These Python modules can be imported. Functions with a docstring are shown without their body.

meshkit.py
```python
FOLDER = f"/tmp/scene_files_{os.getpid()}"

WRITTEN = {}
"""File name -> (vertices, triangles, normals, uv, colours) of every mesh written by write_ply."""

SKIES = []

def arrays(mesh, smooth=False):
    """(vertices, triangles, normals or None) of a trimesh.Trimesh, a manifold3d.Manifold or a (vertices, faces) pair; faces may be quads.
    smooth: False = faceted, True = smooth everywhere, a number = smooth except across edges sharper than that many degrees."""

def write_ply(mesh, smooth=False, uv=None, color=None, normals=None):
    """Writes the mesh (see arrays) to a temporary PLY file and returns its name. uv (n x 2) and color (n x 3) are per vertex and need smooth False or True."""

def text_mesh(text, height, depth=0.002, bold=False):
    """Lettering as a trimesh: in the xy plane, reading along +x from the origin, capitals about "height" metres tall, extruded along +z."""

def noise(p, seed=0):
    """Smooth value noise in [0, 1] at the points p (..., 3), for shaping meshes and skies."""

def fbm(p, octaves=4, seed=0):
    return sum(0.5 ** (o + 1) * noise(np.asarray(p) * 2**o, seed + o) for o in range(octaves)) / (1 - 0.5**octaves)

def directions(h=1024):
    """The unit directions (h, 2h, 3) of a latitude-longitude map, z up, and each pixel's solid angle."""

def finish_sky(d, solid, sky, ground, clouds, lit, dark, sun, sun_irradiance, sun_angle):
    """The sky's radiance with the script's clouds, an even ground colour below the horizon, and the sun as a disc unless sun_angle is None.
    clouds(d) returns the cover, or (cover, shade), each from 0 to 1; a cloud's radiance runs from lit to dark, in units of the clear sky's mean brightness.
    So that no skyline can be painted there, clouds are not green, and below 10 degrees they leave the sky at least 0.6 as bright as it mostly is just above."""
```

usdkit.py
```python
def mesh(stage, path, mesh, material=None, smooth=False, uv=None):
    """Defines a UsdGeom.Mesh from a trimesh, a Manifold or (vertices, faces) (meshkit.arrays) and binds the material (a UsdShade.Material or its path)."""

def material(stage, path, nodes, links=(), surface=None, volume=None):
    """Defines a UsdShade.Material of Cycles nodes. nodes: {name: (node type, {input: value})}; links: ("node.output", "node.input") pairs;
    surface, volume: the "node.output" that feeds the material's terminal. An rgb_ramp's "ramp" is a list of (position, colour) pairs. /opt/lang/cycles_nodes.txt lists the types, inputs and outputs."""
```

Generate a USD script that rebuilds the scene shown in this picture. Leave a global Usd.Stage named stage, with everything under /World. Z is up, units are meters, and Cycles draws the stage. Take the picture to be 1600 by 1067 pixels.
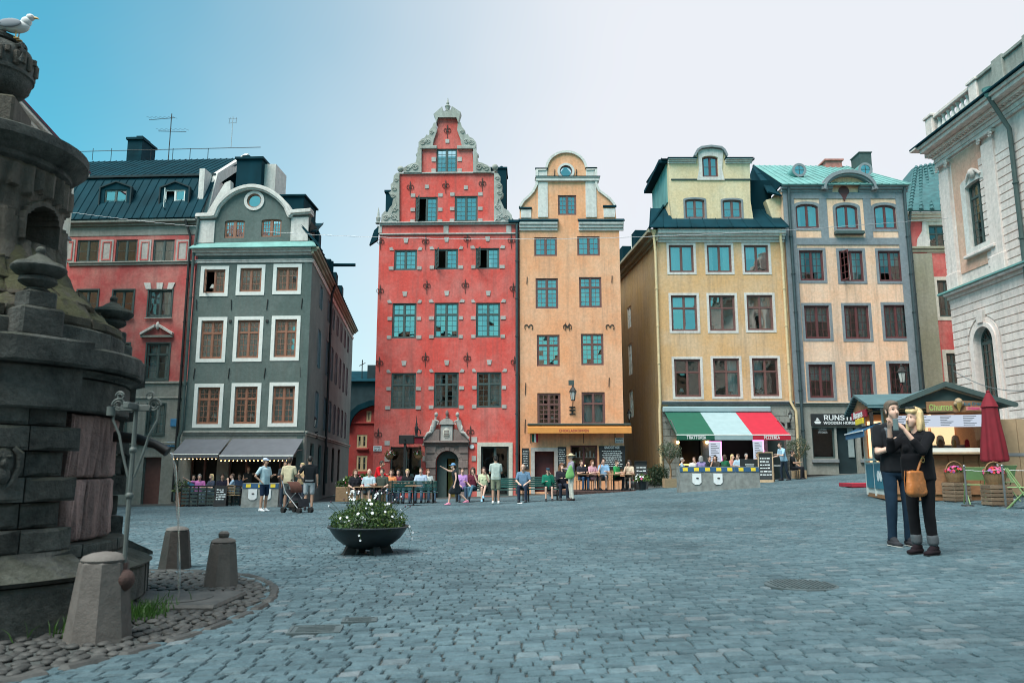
import math, numpy as np, trimesh, shapely, usdkit, meshkit
import manifold3d as m3
from shapely.geometry import Polygon, Point, LineString, box as sbox
from shapely import affinity
from shapely.ops import unary_union
from trimesh.creation import extrude_polygon
from pxr import Usd, UsdGeom, UsdLux, UsdShade, Gf, Sdf, Vt
PI = math.pi
rng = np.random.default_rng(7)
stage = Usd.Stage.CreateInMemory()
UsdGeom.SetStageUpAxis(stage, 'Z'); UsdGeom.SetStageMetersPerUnit(stage, 1.0)
UsdGeom.Xform.Define(stage, '/World'); UsdGeom.Scope.Define(stage, '/World/Looks')
# ------------------------------------------------------------------ camera
CAMZ, FPX, TILT = 0.966, 1200.0, math.atan(0.1638)      # camera height, focal length in photo pixels, upward tilt
cam = UsdGeom.Camera.Define(stage, '/World/camera')
cam.CreateHorizontalApertureAttr(36.0); cam.CreateVerticalApertureAttr(24.0)
cam.CreateFocalLengthAttr(36.0 * FPX / 1600)
cam.CreateFStopAttr(3.2); cam.CreateFocusDistanceAttr(38.0)
cam.AddTranslateOp().Set((0, 0, CAMZ)); cam.AddRotateXOp().Set(90 + math.degrees(TILT))
EXPO = 2.4
cam.CreateExposureAttr(EXPO)
# ------------------------------------------------------------------ sky and sun: thin bright overcast to the front right, clear to the left; very soft light
SUN_EL, SUN_AZ = math.radians(60.0), math.radians(222.0)
sun_dir = np.array([math.cos(SUN_EL) * math.sin(SUN_AZ), math.cos(SUN_EL) * math.cos(SUN_AZ), math.sin(SUN_EL)])
SKYS = 0.055
VEIL = tuple(c / (SKYS * 2 ** EXPO) for c in (0.86, 0.885, 0.94))        # thin bright haze veil round the sun's side of the sky
usdkit.material(stage, '/World/Looks/sky_air', {
    'sky': ('sky_texture', {'sky_type': 'single_scattering', 'sun_disc': False, 'sun_elevation': SUN_EL, 'sun_rotation': SUN_AZ, 'air_density': 1.0, 'aerosol_density': 1.0, 'ozone_density': 3.0}),
    'tint': ('mix_color', {'blend_type': 'multiply', 'fac': 1.0, 'b': (.27, .80, .65)}),
    'tc': ('texture_coordinate', {}), 'vn': ('vector_math', {'math_type': 'normalize'}), 'dot': ('vector_math', {'math_type': 'dot_product', 'vector2': (.768, .640, .03)}), 'ac': ('math', {'math_type': 'arccosine'}),
    'nz': ('noise_texture', {'scale': 1.7, 'detail': 4.0, 'roughness': .5}), 'nm': ('math', {'math_type': 'multiply_add', 'value2': .28}), 'cv': ('map_range', {'range_type': 'smoothstep', 'from_min': 1.66, 'from_max': .98, 'to_min': 0.0, 'to_max': .97}),
    'veil': ('mix_color', {'b': VEIL}), 'bg': ('background_shader', {'strength': SKYS})},
    [('sky.color', 'tint.a'), ('tint.result', 'veil.a'), ('tc.generated', 'vn.vector1'), ('vn.vector', 'dot.vector1'), ('dot.value', 'ac.value1'), ('vn.vector', 'nz.vector'), ('nz.fac', 'nm.value1'), ('ac.value', 'nm.value3'), ('nm.value', 'cv.value'), ('cv.result', 'veil.fac'), ('veil.result', 'bg.color')], surface='bg.background')
sky = UsdLux.DomeLight.Define(stage, '/World/sky')
UsdShade.MaterialBindingAPI.Apply(sky.GetPrim()).Bind(UsdShade.Material.Get(stage, '/World/Looks/sky_air'))
sky.GetPrim().SetCustomDataByKey('kind', 'structure')
sun = UsdLux.DistantLight.Define(stage, '/World/sun')
sun.CreateIntensityAttr(0.3); sun.CreateAngleAttr(42.0); sun.CreateColorAttr((1.0, 0.95, 0.90)); sun.CreateNormalizeAttr(True)
_z = Gf.Vec3d(*map(float, sun_dir))
sun.AddOrientOp(UsdGeom.XformOp.PrecisionDouble).Set(Gf.Quatd(Gf.Rotation(Gf.Vec3d(0, 0, 1), _z).GetQuat()))
# ------------------------------------------------------------------ pixel <-> world (photo pixels, 1600 x 1067)
_ct, _st = math.cos(TILT), math.sin(TILT)
def ray(px, py):
    a, b = (px - 800) / FPX, (533.5 - py) / FPX
    d = np.array([a, _ct - b * _st, _st + b * _ct]); return d / d[1]
def at(px, py, Y): d = ray(px, py); return np.array([d[0] * Y, Y, CAMZ + d[2] * Y])
def _sst(t): t = np.clip(t, 0, 1); return t * t * (3 - 2 * t)
def gz(x, y):
    x, y = np.asarray(x, float), np.asarray(y, float)
    sp = np.log1p(np.exp(np.clip(x * 1.2, -30, 30))) / 1.2
    return 0.021 * np.clip(x, -40, 40) - 0.012 * np.clip(y, -40, 60) + 0.042 * np.minimum(sp, 22) * _sst((y - 9) / 26)
def gp(px, py):                                            # the ground point under a pixel
    d = ray(px, py); lo, hi = 1.0, 120.0
    for _ in range(50):
        m = (lo + hi) / 2
        if CAMZ + d[2] * m > gz(d[0] * m, m): lo = m
        else: hi = m
    return np.array([d[0] * lo, lo, float(gz(d[0] * lo, lo))])
def gd(px, Y):                                             # the ground point at a pixel column and a depth
    x = 0.0
    for _ in range(6):
        z = float(gz(x, Y)) - CAMZ
        x = (px - 800) / FPX * (Y * _ct + z * _st)
    return np.array([x, Y, float(gz(x, Y))])
# ------------------------------------------------------------------ prims
_names = {}; XF = None                                  # XF: a transform for what is built next (side walls in their house's frame)
def numbered(parent, name):
    k = (parent, name); n = _names.get(k, 0); _names[k] = n + 1
    return f'{parent}/{name}' if n == 0 else f'{parent}/{name}_{n:03d}'
def key(path, **kw):
    p = stage.GetPrimAtPath(path)
    for k, v in kw.items():
        if v: p.SetCustomDataByKey(k, v)
def thing(name, label, cat, loc=(0, 0, 0), rz=0.0, group=None):
    path = numbered('/World', name); x = UsdGeom.Xform.Define(stage, path)
    x.AddTranslateOp().Set(tuple(float(v) for v in loc))
    if rz: x.AddRotateZOp().Set(math.degrees(rz))
    key(path, label=label, category=cat, group=group); return path
def obj(name, mesh, mat, parent='/World', smooth=False, label=None, cat=None, group=None, kind=None):
    path = numbered(parent, name)
    if XF is not None: v, f, _ = meshkit.arrays(mesh); mesh = (v @ XF[:3, :3].T + XF[:3, 3], f)
    usdkit.mesh(stage, path, mesh, mat, smooth=smooth)
    key(path, label=label, category=cat, group=group, kind=kind); return path
def copy(src, name, label, cat, loc, rz=0.0, group=None):
    path = numbered('/World', name); x = UsdGeom.Xform.Define(stage, path)
    x.AddTranslateOp().Set(tuple(float(v) for v in loc)); x.AddRotateZOp().Set(math.degrees(rz))
    p = x.GetPrim(); p.GetReferences().AddInternalReference(src); p.SetInstanceable(True)
    key(path, label=label, category=cat, group=group); return path
# ------------------------------------------------------------------ mesh builder
def rotz(a): c, s = math.cos(a), math.sin(a); return np.array([[c, -s, 0, 0], [s, c, 0, 0], [0, 0, 1, 0], [0, 0, 0, 1.0]])
def rotx(a): c, s = math.cos(a), math.sin(a); return np.array([[1, 0, 0, 0], [0, c, -s, 0], [0, s, c, 0], [0, 0, 0, 1.0]])
def roty(a): c, s = math.cos(a), math.sin(a); return np.array([[c, 0, s, 0], [0, 1, 0, 0], [-s, 0, c, 0], [0, 0, 0, 1.0]])
def trn(x, y, z): m = np.eye(4); m[:3, 3] = (x, y, z); return m
_ch = np.array([[sx * (1 - (k == 0) * 1), sy * (1 - (k == 1) * 1), sz * (1 - (k == 2) * 1), 0] for sx in (-1, 1) for sy in (-1, 1) for sz in (-1, 1) for k in range(3)], float)
def _chv(s, b):
    h = np.array(s) / 2; out = []
    for sx in (-1, 1):
        for sy in (-1, 1):
            for sz in (-1, 1):
                sg = np.array([sx, sy, sz])
                for k in range(3):
                    p = (h - b) * sg; p[k] = h[k] * sg[k]; out.append(p)
    return np.array(out)
_chf = trimesh.Trimesh(*(lambda v: (v, trimesh.convex.convex_hull(v, qhull_options='QJ Pp').faces))(_chv((2, 2, 2), .3)), process=False)
_h = trimesh.convex.convex_hull(_chv((2, 2, 2), .3)); _ix = [int(np.argmin(((_chv((2, 2, 2), .3) - v) ** 2).sum(1))) for v in _h.vertices]
_chf = np.array(_ix)[_h.faces]
_bv = np.array([[x, y, z] for x in (-.5, .5) for y in (-.5, .5) for z in (-.5, .5)])
_bf = trimesh.convex.convex_hull(_bv); _ib = [int(np.argmin(((_bv - v) ** 2).sum(1))) for v in _bf.vertices]; _bf = np.array(_ib)[_bf.faces]
_ico = {k: trimesh.creation.icosphere(k) for k in (1, 2, 3)}
class MB:
    def __init__(s, T=None): s.v, s.f, s.n, s.T = [], [], 0, T
    def add(s, v, f, T=None):
        v = np.asarray(v, float); f = np.asarray(f, int)
        if f.shape[1] == 4: f = np.vstack([f[:, :3], f[:, [0, 2, 3]]])
        if T is not None: v = v @ T[:3, :3].T + T[:3, 3]
        if s.T is not None: v = v @ s.T[:3, :3].T + s.T[:3, 3]
        s.v.append(v); s.f.append(f + s.n); s.n += len(v); return s
    def mesh(s, m, T=None): return s.add(m.vertices, m.faces, T)
    def box(s, x0, x1, y0, y1, z0, z1, bev=0, T=None):
        c = np.array([(x0 + x1) / 2, (y0 + y1) / 2, (z0 + z1) / 2]); d = np.array([x1 - x0, y1 - y0, z1 - z0])
        return s.add(_chv(d, min(bev, d.min() * .45)) + c, _chf, T) if bev else s.add(_bv * d + c, _bf, T)
    def cbox(s, c, d, bev=0, T=None, rz=0):
        M = trn(*c) @ rotz(rz); M = M if T is None else T @ M
        return s.add(_chv(d, min(bev, min(d) * .45)), _chf, M) if bev else s.add(_bv * np.array(d), _bf, M)
    def extr(s, poly, y0, y1, T=None):                    # a polygon in x-z, thick from y0 to y1
        for g in getattr(poly, 'geoms', [poly]):
            if g.geom_type != 'Polygon' or g.area < 1e-7: continue
            m = extrude_polygon(g, y1 - y0, engine='earcut'); v = np.array(m.vertices)
            s.add(np.stack([v[:, 0], y1 - v[:, 2], v[:, 1]], 1), m.faces, T)
        return s
    def extz(s, poly, z0, z1, T=None):                    # a polygon in x-y, thick from z0 to z1
        for g in getattr(poly, 'geoms', [poly]):
            m = extrude_polygon(g, z1 - z0, engine='earcut'); s.add(np.array(m.vertices) + [0, 0, z0], m.faces, T)
        return s
    def extx(s, poly, x0, x1, T=None):                    # a polygon in y-z, thick from x0 to x1
        for g in getattr(poly, 'geoms', [poly]):
            m = extrude_polygon(g, x1 - x0, engine='earcut'); v = np.array(m.vertices); s.add(np.stack([v[:, 2] + x0, v[:, 0], v[:, 1]], 1), m.faces, T)
        return s
    def tube(s, pts, r, seg=6, T=None, cap=True):
        p = np.asarray(pts, float); n = len(p); r = np.broadcast_to(r, (n,)).astype(float)
        t = np.gradient(p, axis=0); t /= np.linalg.norm(t, axis=1, keepdims=True) + 1e-12
        ref = np.array([0, 0, 1.0]) if abs(t[:, 2]).mean() < .8 else np.array([1.0, .02, 0])
        a = np.cross(t, ref); a /= np.linalg.norm(a, axis=1, keepdims=True) + 1e-12; b = np.cross(t, a)
        th = np.arange(seg) * 2 * PI / seg
        v = (p[:, None] + r[:, None, None] * (np.cos(th)[None, :, None] * a[:, None] - np.sin(th)[None, :, None] * b[:, None])).reshape(-1, 3)
        i, j = np.meshgrid(np.arange(n - 1), np.arange(seg), indexing='ij')
        q = np.stack([i * seg + j, i * seg + (j + 1) % seg, (i + 1) * seg + (j + 1) % seg, (i + 1) * seg + j], -1).reshape(-1, 4)
        f = np.vstack([q[:, :3], q[:, [0, 2, 3]]])
        if cap:
            v = np.vstack([v, p[0], p[-1]]); k = np.arange(seg); kk = (k + 1) % seg
            f = np.vstack([f, np.stack([kk, k, np.full(seg, n * seg)], 1), np.stack([(n - 1) * seg + k, (n - 1) * seg + kk, np.full(seg, n * seg + 1)], 1)])
        return s.add(v, f, T)
    def cyl(s, p0, p1, r0, r1=None, seg=12, T=None): return s.tube([p0, p1], [r0, r0 if r1 is None else r1], seg, T)
    def lathe(s, prof, seg=24, T=None, gad=None):         # prof: (r, z) from the bottom up
        pr = np.array(prof, float); n = len(pr); th = np.arange(seg) * 2 * PI / seg
        rr = pr[:, :1] * np.ones((1, seg))
        if gad is not None: rr = rr * gad(th, pr[:, 1])
        v = np.stack([rr * np.cos(th), rr * np.sin(th), pr[:, 1:2] * np.ones((1, seg))], -1).reshape(-1, 3)
        i, j = np.meshgrid(np.arange(n - 1), np.arange(seg), indexing='ij')
        q = np.stack([i * seg + j, i * seg + (j + 1) % seg, (i + 1) * seg + (j + 1) % seg, (i + 1) * seg + j], -1).reshape(-1, 4)
        f = np.vstack([q[:, :3], q[:, [0, 2, 3]]])
        v = np.vstack([v, [0, 0, pr[0, 1]], [0, 0, pr[-1, 1]]]); k = np.arange(seg); kk = (k + 1) % seg
        f = np.vstack([f, np.stack([kk, k, np.full(seg, n * seg)], 1), np.stack([(n - 1) * seg + k, (n - 1) * seg + kk, np.full(seg, n * seg + 1)], 1)])
        return s.add(v, f, T)
    def sph(s, c, r, sub=2, T=None):
        r = np.broadcast_to(r, (3,)); return s.add(np.array(_ico[sub].vertices) * r + np.array(c), _ico[sub].faces, T)
    def quad(s, a, b, c, d, T=None): return s.add([a, b, c, d], [[0, 1, 2], [0, 2, 3]], T)
    def slab(s, a, b, c, d, th, T=None):                  # a quad given a thickness against its normal
        a, b, c, d = (np.array(q, float) for q in (a, b, c, d)); n = np.cross(b - a, d - a); n *= th / np.linalg.norm(n)
        v = [a, b, c, d, a - n, b - n, c - n, d - n]
        return s.add(v, [[0, 1, 2, 3], [7, 6, 5, 4], [0, 4, 5, 1], [1, 5, 6, 2], [2, 6, 7, 3], [3, 7, 4, 0]], T)
    def arr(s): return np.vstack(s.v), np.vstack(s.f)
    def build(s, name, mat, parent='/World', smooth=False, **kw): return obj(name, s.arr(), mat, parent, smooth, **kw)
def noisy(vf, amp, scale, seed=0, axis=None):
    v, f = np.array(vf[0], float), vf[1]
    d = np.stack([meshkit.fbm(v * scale + 17.3 * k, 3, seed + k) - .5 for k in range(3)], 1) * 2 * amp
    if axis is not None: d *= np.array(axis)
    return v + d, f
# ------------------------------------------------------------------ materials
L = '/World/Looks/'
M = {}
def simple(name, col, rough=.7, var=.12, scale=6, metal=0, bump=0, bscale=60, spec=.5, coat=0, streak=1.0, rnd=0.0, sheen=0):
    nodes = {'g': ('geometry', {}), 'mp': ('mapping', {'scale': (scale, scale, scale * streak)}), 'n': ('noise_texture', {'detail': 4.0, 'roughness': .6}),
             'r': ('rgb_ramp', {'ramp': [(.25, tuple(max(0, c * (1 - var)) for c in col)), (.75, tuple(min(1, c * (1 + var)) for c in col))]}),
             'p': ('principled_bsdf', {'roughness': rough, 'metallic': metal, 'specular_ior_level': spec, 'coat_weight': coat, 'sheen_weight': sheen})}
    links = [('g.position', 'mp.vector'), ('mp.vector', 'n.vector'), ('n.fac', 'r.fac')]
    out = 'r.color'
    if rnd:
        nodes.update({'oi': ('object_info', {}), 'mr': ('map_range', {'to_min': 1 - rnd, 'to_max': 1 + rnd}), 'hv': ('hsv', {})})
        links += [('oi.random', 'mr.value'), ('mr.result', 'hv.value'), ('r.color', 'hv.color')]; out = 'hv.color'
    links.append((out, 'p.base_color'))
    if bump:
        nodes.update({'n2': ('noise_texture', {'scale': bscale, 'detail': 3.0}), 'b': ('bump', {'strength': bump, 'distance': .02})})
        links += [('g.position', 'n2.vector'), ('n2.fac', 'b.height'), ('b.normal', 'p.normal')]
    M[name] = usdkit.material(stage, L + name, nodes, links, surface='p.BSDF'); return M[name]
def plaster(name, col, pale=None, dirt=(.12, .10, .09), amt=.35, rough=.9):
    """limewash: large soft clouds of a paler tone, vertical streaks of dirt, fine grain"""
    pale = pale or tuple(min(1, c * .75 + .14) for c in col)
    nodes = {'g': ('geometry', {}), 'n1': ('noise_texture', {'scale': .55, 'detail': 6.0, 'roughness': .65}), 'r1': ('rgb_ramp', {'ramp': [(.40, (0, 0, 0)), (.64, (1, 1, 1))]}),
             'm1': ('mix_color', {'a': col, 'b': pale}), 'mp': ('mapping', {'scale': (3.2, 3.2, .20)}), 'n2': ('noise_texture', {'detail': 5.0, 'roughness': .7}),
             'r2': ('rgb_ramp', {'ramp': [(.47, (0, 0, 0)), (.78, (amt, amt, amt))]}), 'm2': ('mix_color', {'b': dirt}),
             'n4': ('noise_texture', {'scale': 7.0, 'detail': 5.0, 'roughness': .7}), 'r4': ('rgb_ramp', {'ramp': [(.28, (.80, .80, .80)), (.72, (1.12, 1.12, 1.12))]}), 'm4': ('mix_color', {'blend_type': 'multiply', 'fac': 1.0}),
             'n3': ('noise_texture', {'scale': 26.0, 'detail': 4.0}), 'b': ('bump', {'strength': .35, 'distance': .03}), 'p': ('principled_bsdf', {'roughness': rough, 'specular_ior_level': .25})}
    links = [('g.position', 'n1.vector'), ('n1.fac', 'r1.fac'), ('r1.color', 'm1.fac'), ('g.position', 'mp.vector'), ('mp.vector', 'n2.vector'), ('n2.fac', 'r2.fac'), ('r2.color', 'm2.fac'),
             ('m1.result', 'm2.a'), ('g.position', 'n4.vector'), ('n4.fac', 'r4.fac'), ('m2.result', 'm4.a'), ('r4.color', 'm4.b'), ('m4.result', 'p.base_color'), ('g.position', 'n3.vector'), ('n3.fac', 'b.height'), ('b.normal', 'p.normal')]
    M[name] = usdkit.material(stage, L + name, nodes, links, surface='p.BSDF'); return M[name]
def emis(name, col, st): M[name] = usdkit.material(stage, L + name, {'e': ('emission', {'color': col, 'strength': st})}, [], surface='e.emission'); return M[name]
def leafmat(name, col, var=.35, tr=.35):
    M[name] = usdkit.material(stage, L + name, {'g': ('geometry', {}), 'n': ('noise_texture', {'scale': 9.0}), 'mx': ('math', {'math_type': 'add'}),
        'r': ('rgb_ramp', {'ramp': [(.35, tuple(c * (1 - var) for c in col)), (1.3 / 2 + .1, tuple(min(1, c * (1 + var)) for c in col))]}), 'm5': ('math', {'math_type': 'multiply', 'value2': .5}),
        'd': ('principled_bsdf', {'roughness': .55}), 't': ('translucent_bsdf', {}), 'm': ('mix_closure', {'fac': tr})},
        [('g.position', 'n.vector'), ('n.fac', 'mx.value1'), ('g.random_per_island', 'mx.value2'), ('mx.value', 'm5.value1'), ('m5.value', 'r.fac'), ('r.color', 'd.base_color'), ('r.color', 't.color'), ('d.BSDF', 'm.closure1'), ('t.BSDF', 'm.closure2')], surface='m.closure'); return M[name]
def glassmat(name, refl=.35, tint=(1.0, .93, .86), see=(.85, .9, .9)):
    M[name] = usdkit.material(stage, L + name, {'g': ('geometry', {}), 'n': ('noise_texture', {'scale': 1.6, 'detail': 1.0}), 'b': ('bump', {'strength': .13, 'distance': .05}),
        'gl': ('glossy_bsdf', {'color': tint, 'roughness': .02}), 't': ('transparent_bsdf', {'color': see}), 'f': ('fresnel', {'IOR': 1.5}), 'mr': ('map_range', {'from_min': .04, 'from_max': 1.0, 'to_min': refl, 'to_max': 1.0, 'clamp': True}), 'm': ('mix_closure', {})},
        [('g.position', 'n.vector'), ('n.fac', 'b.height'), ('b.normal', 'gl.normal'), ('f.fac', 'mr.value'), ('mr.result', 'm.fac'), ('t.BSDF', 'm.closure1'), ('gl.BSDF', 'm.closure2')], surface='m.closure'); return M[name]
# ------------------------------------------------------------------ a facade: local x along the wall, y into the house, z up
class Facade:
    def __init__(s, pl, dl, pr, dr, base, plan=None):
        A, B = plan or (at(pl, 729.5, dl), at(pr, 729.5, dr)); A, B = np.array(A), np.array(B); dl, dr = A[1], B[1]
        s.A, s.B = A[:2], B[:2]; s.w = float(np.linalg.norm(s.B - s.A)); u = (s.B - s.A) / s.w; s.u = u
        s.n = np.array([-u[1], u[0]]); s.rz = math.atan2(u[1], u[0]); s.base = base; s.loc = (A[0], A[1], base); s.sc = FPX / ((dl + dr) / 2)
    def __call__(s, px, py):
        d = ray(px, py); t = (s.A @ s.n) / (d[:2] @ s.n); p = d * t
        return np.array([(p[:2] - s.A) @ s.u, CAMZ + p[2] - s.base])
    def x(s, px, py=729.5): return float(s(px, py)[0])
    def z(s, py, px=None): return float(s(px if px is not None else 800 + FPX * (s.A[0] + s.B[0]) / (s.A[1] + s.B[1]), py)[1])
    def rect(s, x0, y0, x1, y1):
        a, b = s(x0, (y0 + y1) / 2)[0], s(x1, (y0 + y1) / 2)[0]; c, d = s((x0 + x1) / 2, y1)[1], s((x0 + x1) / 2, y0)[1]
        return float(a), float(b), float(c), float(d)
    def poly(s, pts): return Polygon([s(*p) for p in pts])
    def mat(s): return trn(*s.loc) @ rotz(s.rz)
    def world(s, x, y, z): p = s.A + s.u * x + s.n * y; return np.array([p[0], p[1], s.base + z])
def rpoly(r, arch=0):
    x0, x1, z0, z1 = r
    if not arch: return sbox(x0, z0, x1, z1)
    w = (x1 - x0) / 2; c = (x0 + x1) / 2
    return Polygon([(x0, z0), (x1, z0)] + [(c + w * math.cos(a), z1 - arch + arch * math.sin(a)) for a in np.linspace(0, PI, 13)])
def window(parent, r, mat, W, arch=0, cas=2, trans=0, mx=0, mt=0, mb=0, fw=.06, rec=.10, sur=None, surm=None, surp=.03, sill=None, look='n', pane='glass', sep=False, open_=None, mun=.022, name='window', bar=.045):
    """frame with casements, glazing bars and panes, set in an opening of the wall; W collects the wall's openings"""
    P = rpoly(r, arch); W.append(P); x0, x1, z0, z1 = r; w, h = x1 - x0, z1 - z0
    heavy = [P.difference(P.buffer(-fw, join_style=2))]; thin = []; xs = [x0 + fw]; cells = []
    zt = z1 - arch * .6 - h * trans if trans else z1
    inner = P.buffer(-fw + .004, join_style=2)
    edges = np.linspace(x0, x1, cas + 1)
    for e in edges[1:-1]: heavy.append(sbox(e - bar, z0, e + bar, z1).intersection(P))
    if trans: heavy.append(sbox(x0, zt - bar * .8, x1, zt + bar * .8).intersection(P))
    opened = set(open_ or ())
    fr = MB()
    for k in range(cas):
        a, b = edges[k], edges[k + 1]
        for zi, (lo, hi, my) in enumerate(((z0, zt, mb), (zt, z1, mt)) if trans else ((z0, z1, mb),)):
            if k in opened and zi == 0: continue
            ca, cb = (a + (fw if k == 0 else bar)), (b - (fw if k == cas - 1 else bar)); cl, ch = lo + (fw if lo == z0 else bar * .8), hi - (fw if hi == z1 else bar * .8)
            if mx + my > 0 or True:
                sash = sbox(ca, cl, cb, ch).intersection(inner); thin.append(sash.difference(sash.buffer(-.028, join_style=2)))
            gx = np.linspace(ca, cb, mx + 2); gzz = np.linspace(cl, ch, my + 2)
            for g in gx[1:-1]: thin.append(sbox(g - mun / 2, cl, g + mun / 2, ch).intersection(inner))
            for g in gzz[1:-1]: thin.append(sbox(ca, g - mun / 2, cb, g + mun / 2).intersection(inner))
            for i in range(mx + 1):
                for j in range(my + 1):
                    c = sbox(gx[i], gzz[j], gx[i + 1], gzz[j + 1]).intersection(inner)
                    if c.area > 1e-4: cells.append(c)
    fr.extr(unary_union(heavy), rec, rec + .08); fr.extr(unary_union(thin), rec + .02, rec + .055)
    for k in opened:                                       # an opened sash, swung outwards on its outer edge
        a, b = edges[k], edges[k + 1]; ww = b - a - .05; hz = zt - z0 - .1; sgn = 1 if k == 0 else -1
        hx = a + fw if k == 0 else b - fw; ang = -1.25 if k == 0 else 1.25
        T = trn(hx, rec + .02, z0 + .05) @ rotz(ang) @ np.diag([sgn, 1, 1, 1.0])
        S = sbox(0, 0, ww, hz); ln = [S.difference(S.buffer(-.05, join_style=2))] + [sbox(0, hz * q / (mb + 1) - .012, ww, hz * q / (mb + 1) + .012) for q in range(1, mb + 1)] + [sbox(ww * q / (mx + 1) - .012, 0, ww * q / (mx + 1) + .012, hz) for q in range(1, mx + 1)]
        m = MB().extr(unary_union(ln), -.02, .02); v, f = m.arr(); fr.add(v, f if sgn > 0 else f[:, ::-1], T)
    wp = fr.build(name, M[mat], parent)
    def cell(mb_, c):
        cx, cz = c.centroid.x, c.centroid.y; ta, tb = rng.normal(0, .011, 2); v, f = trimesh.creation.triangulate_polygon(c, engine='earcut')
        v = np.array(v); y = rec + .036 + ta * (v[:, 0] - cx) + tb * (v[:, 1] - cz); f = np.array(f)
        vv = np.stack([v[:, 0], y, v[:, 1]], 1); n = np.cross(vv[f[0, 1]] - vv[f[0, 0]], vv[f[0, 2]] - vv[f[0, 0]])
        mb_.add(vv, f if n[1] < 0 else f[:, ::-1])
    if sep:
        for c in cells: m = MB(); cell(m, c); m.build('pane', M[pane], wp)
    elif cells:
        m = MB()
        for c in cells: cell(m, c)
        m.build('panes', M[pane], wp, kind='stuff')
    if sur:
        o = rpoly((x0 - sur, x1 + sur, z0 - sur, z1 + sur), arch * (1 + 2 * sur / w) if arch else 0)
        for g in getattr(o.difference(P.buffer(.001)), 'geoms', [o.difference(P.buffer(.001))]):
            if g.area > .02: MB().extr(g, -surp, .02).build('surround', M[surm], wp)
        MB().extr(P.difference(P.buffer(-.004)), .021, rec).build('reveal', M[surm], wp)
    if sill:
        MB().box(x0 - .08 - (sur or 0) * .5, x1 + .08 + (sur or 0) * .5, -.09 - (surp if sur else 0), -(surp if sur else 0) - .004 + .0, z0 - (sur or 0) - .05, z0 - (sur or 0) - .004, .008).build('sill', M[sill], wp)
    yb = .40                                               # what shows inside: curtains, blinds, a lamp or plants
    def curtain(a, b, lo, hi, m='curtain'):
        n = max(6, int((b - a) / .05)); xx = np.linspace(a, b, n); yy = yb + .025 * np.sin(np.arange(n) * 1.7 + x0)
        v = np.vstack([np.stack([xx, yy, np.full(n, lo)], 1), np.stack([xx, yy * .98 + .01, np.full(n, hi)], 1)]); k = np.arange(n - 1)
        MB().add(v, np.stack([k, k + 1, k + n + 1, k + n], 1)).build('curtain', M[m], wp)
    if 'c' in look: curtain(x0, x0 + w * .3, z0, z1); curtain(x1 - w * .3, x1, z0, z1)
    if 'w' in look: curtain(x0 - .05, x1 + .05, z0, z1)
    if 'l' in look: curtain(x0 - .02, x0 + w * .48, z0, z1)
    if 'r' in look: curtain(x1 - w * .48, x1 + .02, z0, z1)
    if 'b' in look: curtain(x0 - .05, x1 + .05, z0 + h * .55, z1)
    if 'p' in look:
        m = MB()
        for _ in range(26): c = np.array([rng.uniform(x0 + .15, x0 + w * .45 + .2), .3 + rng.uniform(-.05, .1), z0 + .18 + rng.uniform(0, .3)]); m.sph(c, (.05, .02, .035), 1)
        m.build('house_plant', M['leaf_dark'], wp); MB().lathe([(.06, 0), (.09, .16)], 10, trn(x0 + w * .3, .32, z0 + .01)).build('flower_pot', M['clay'], wp)
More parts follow.
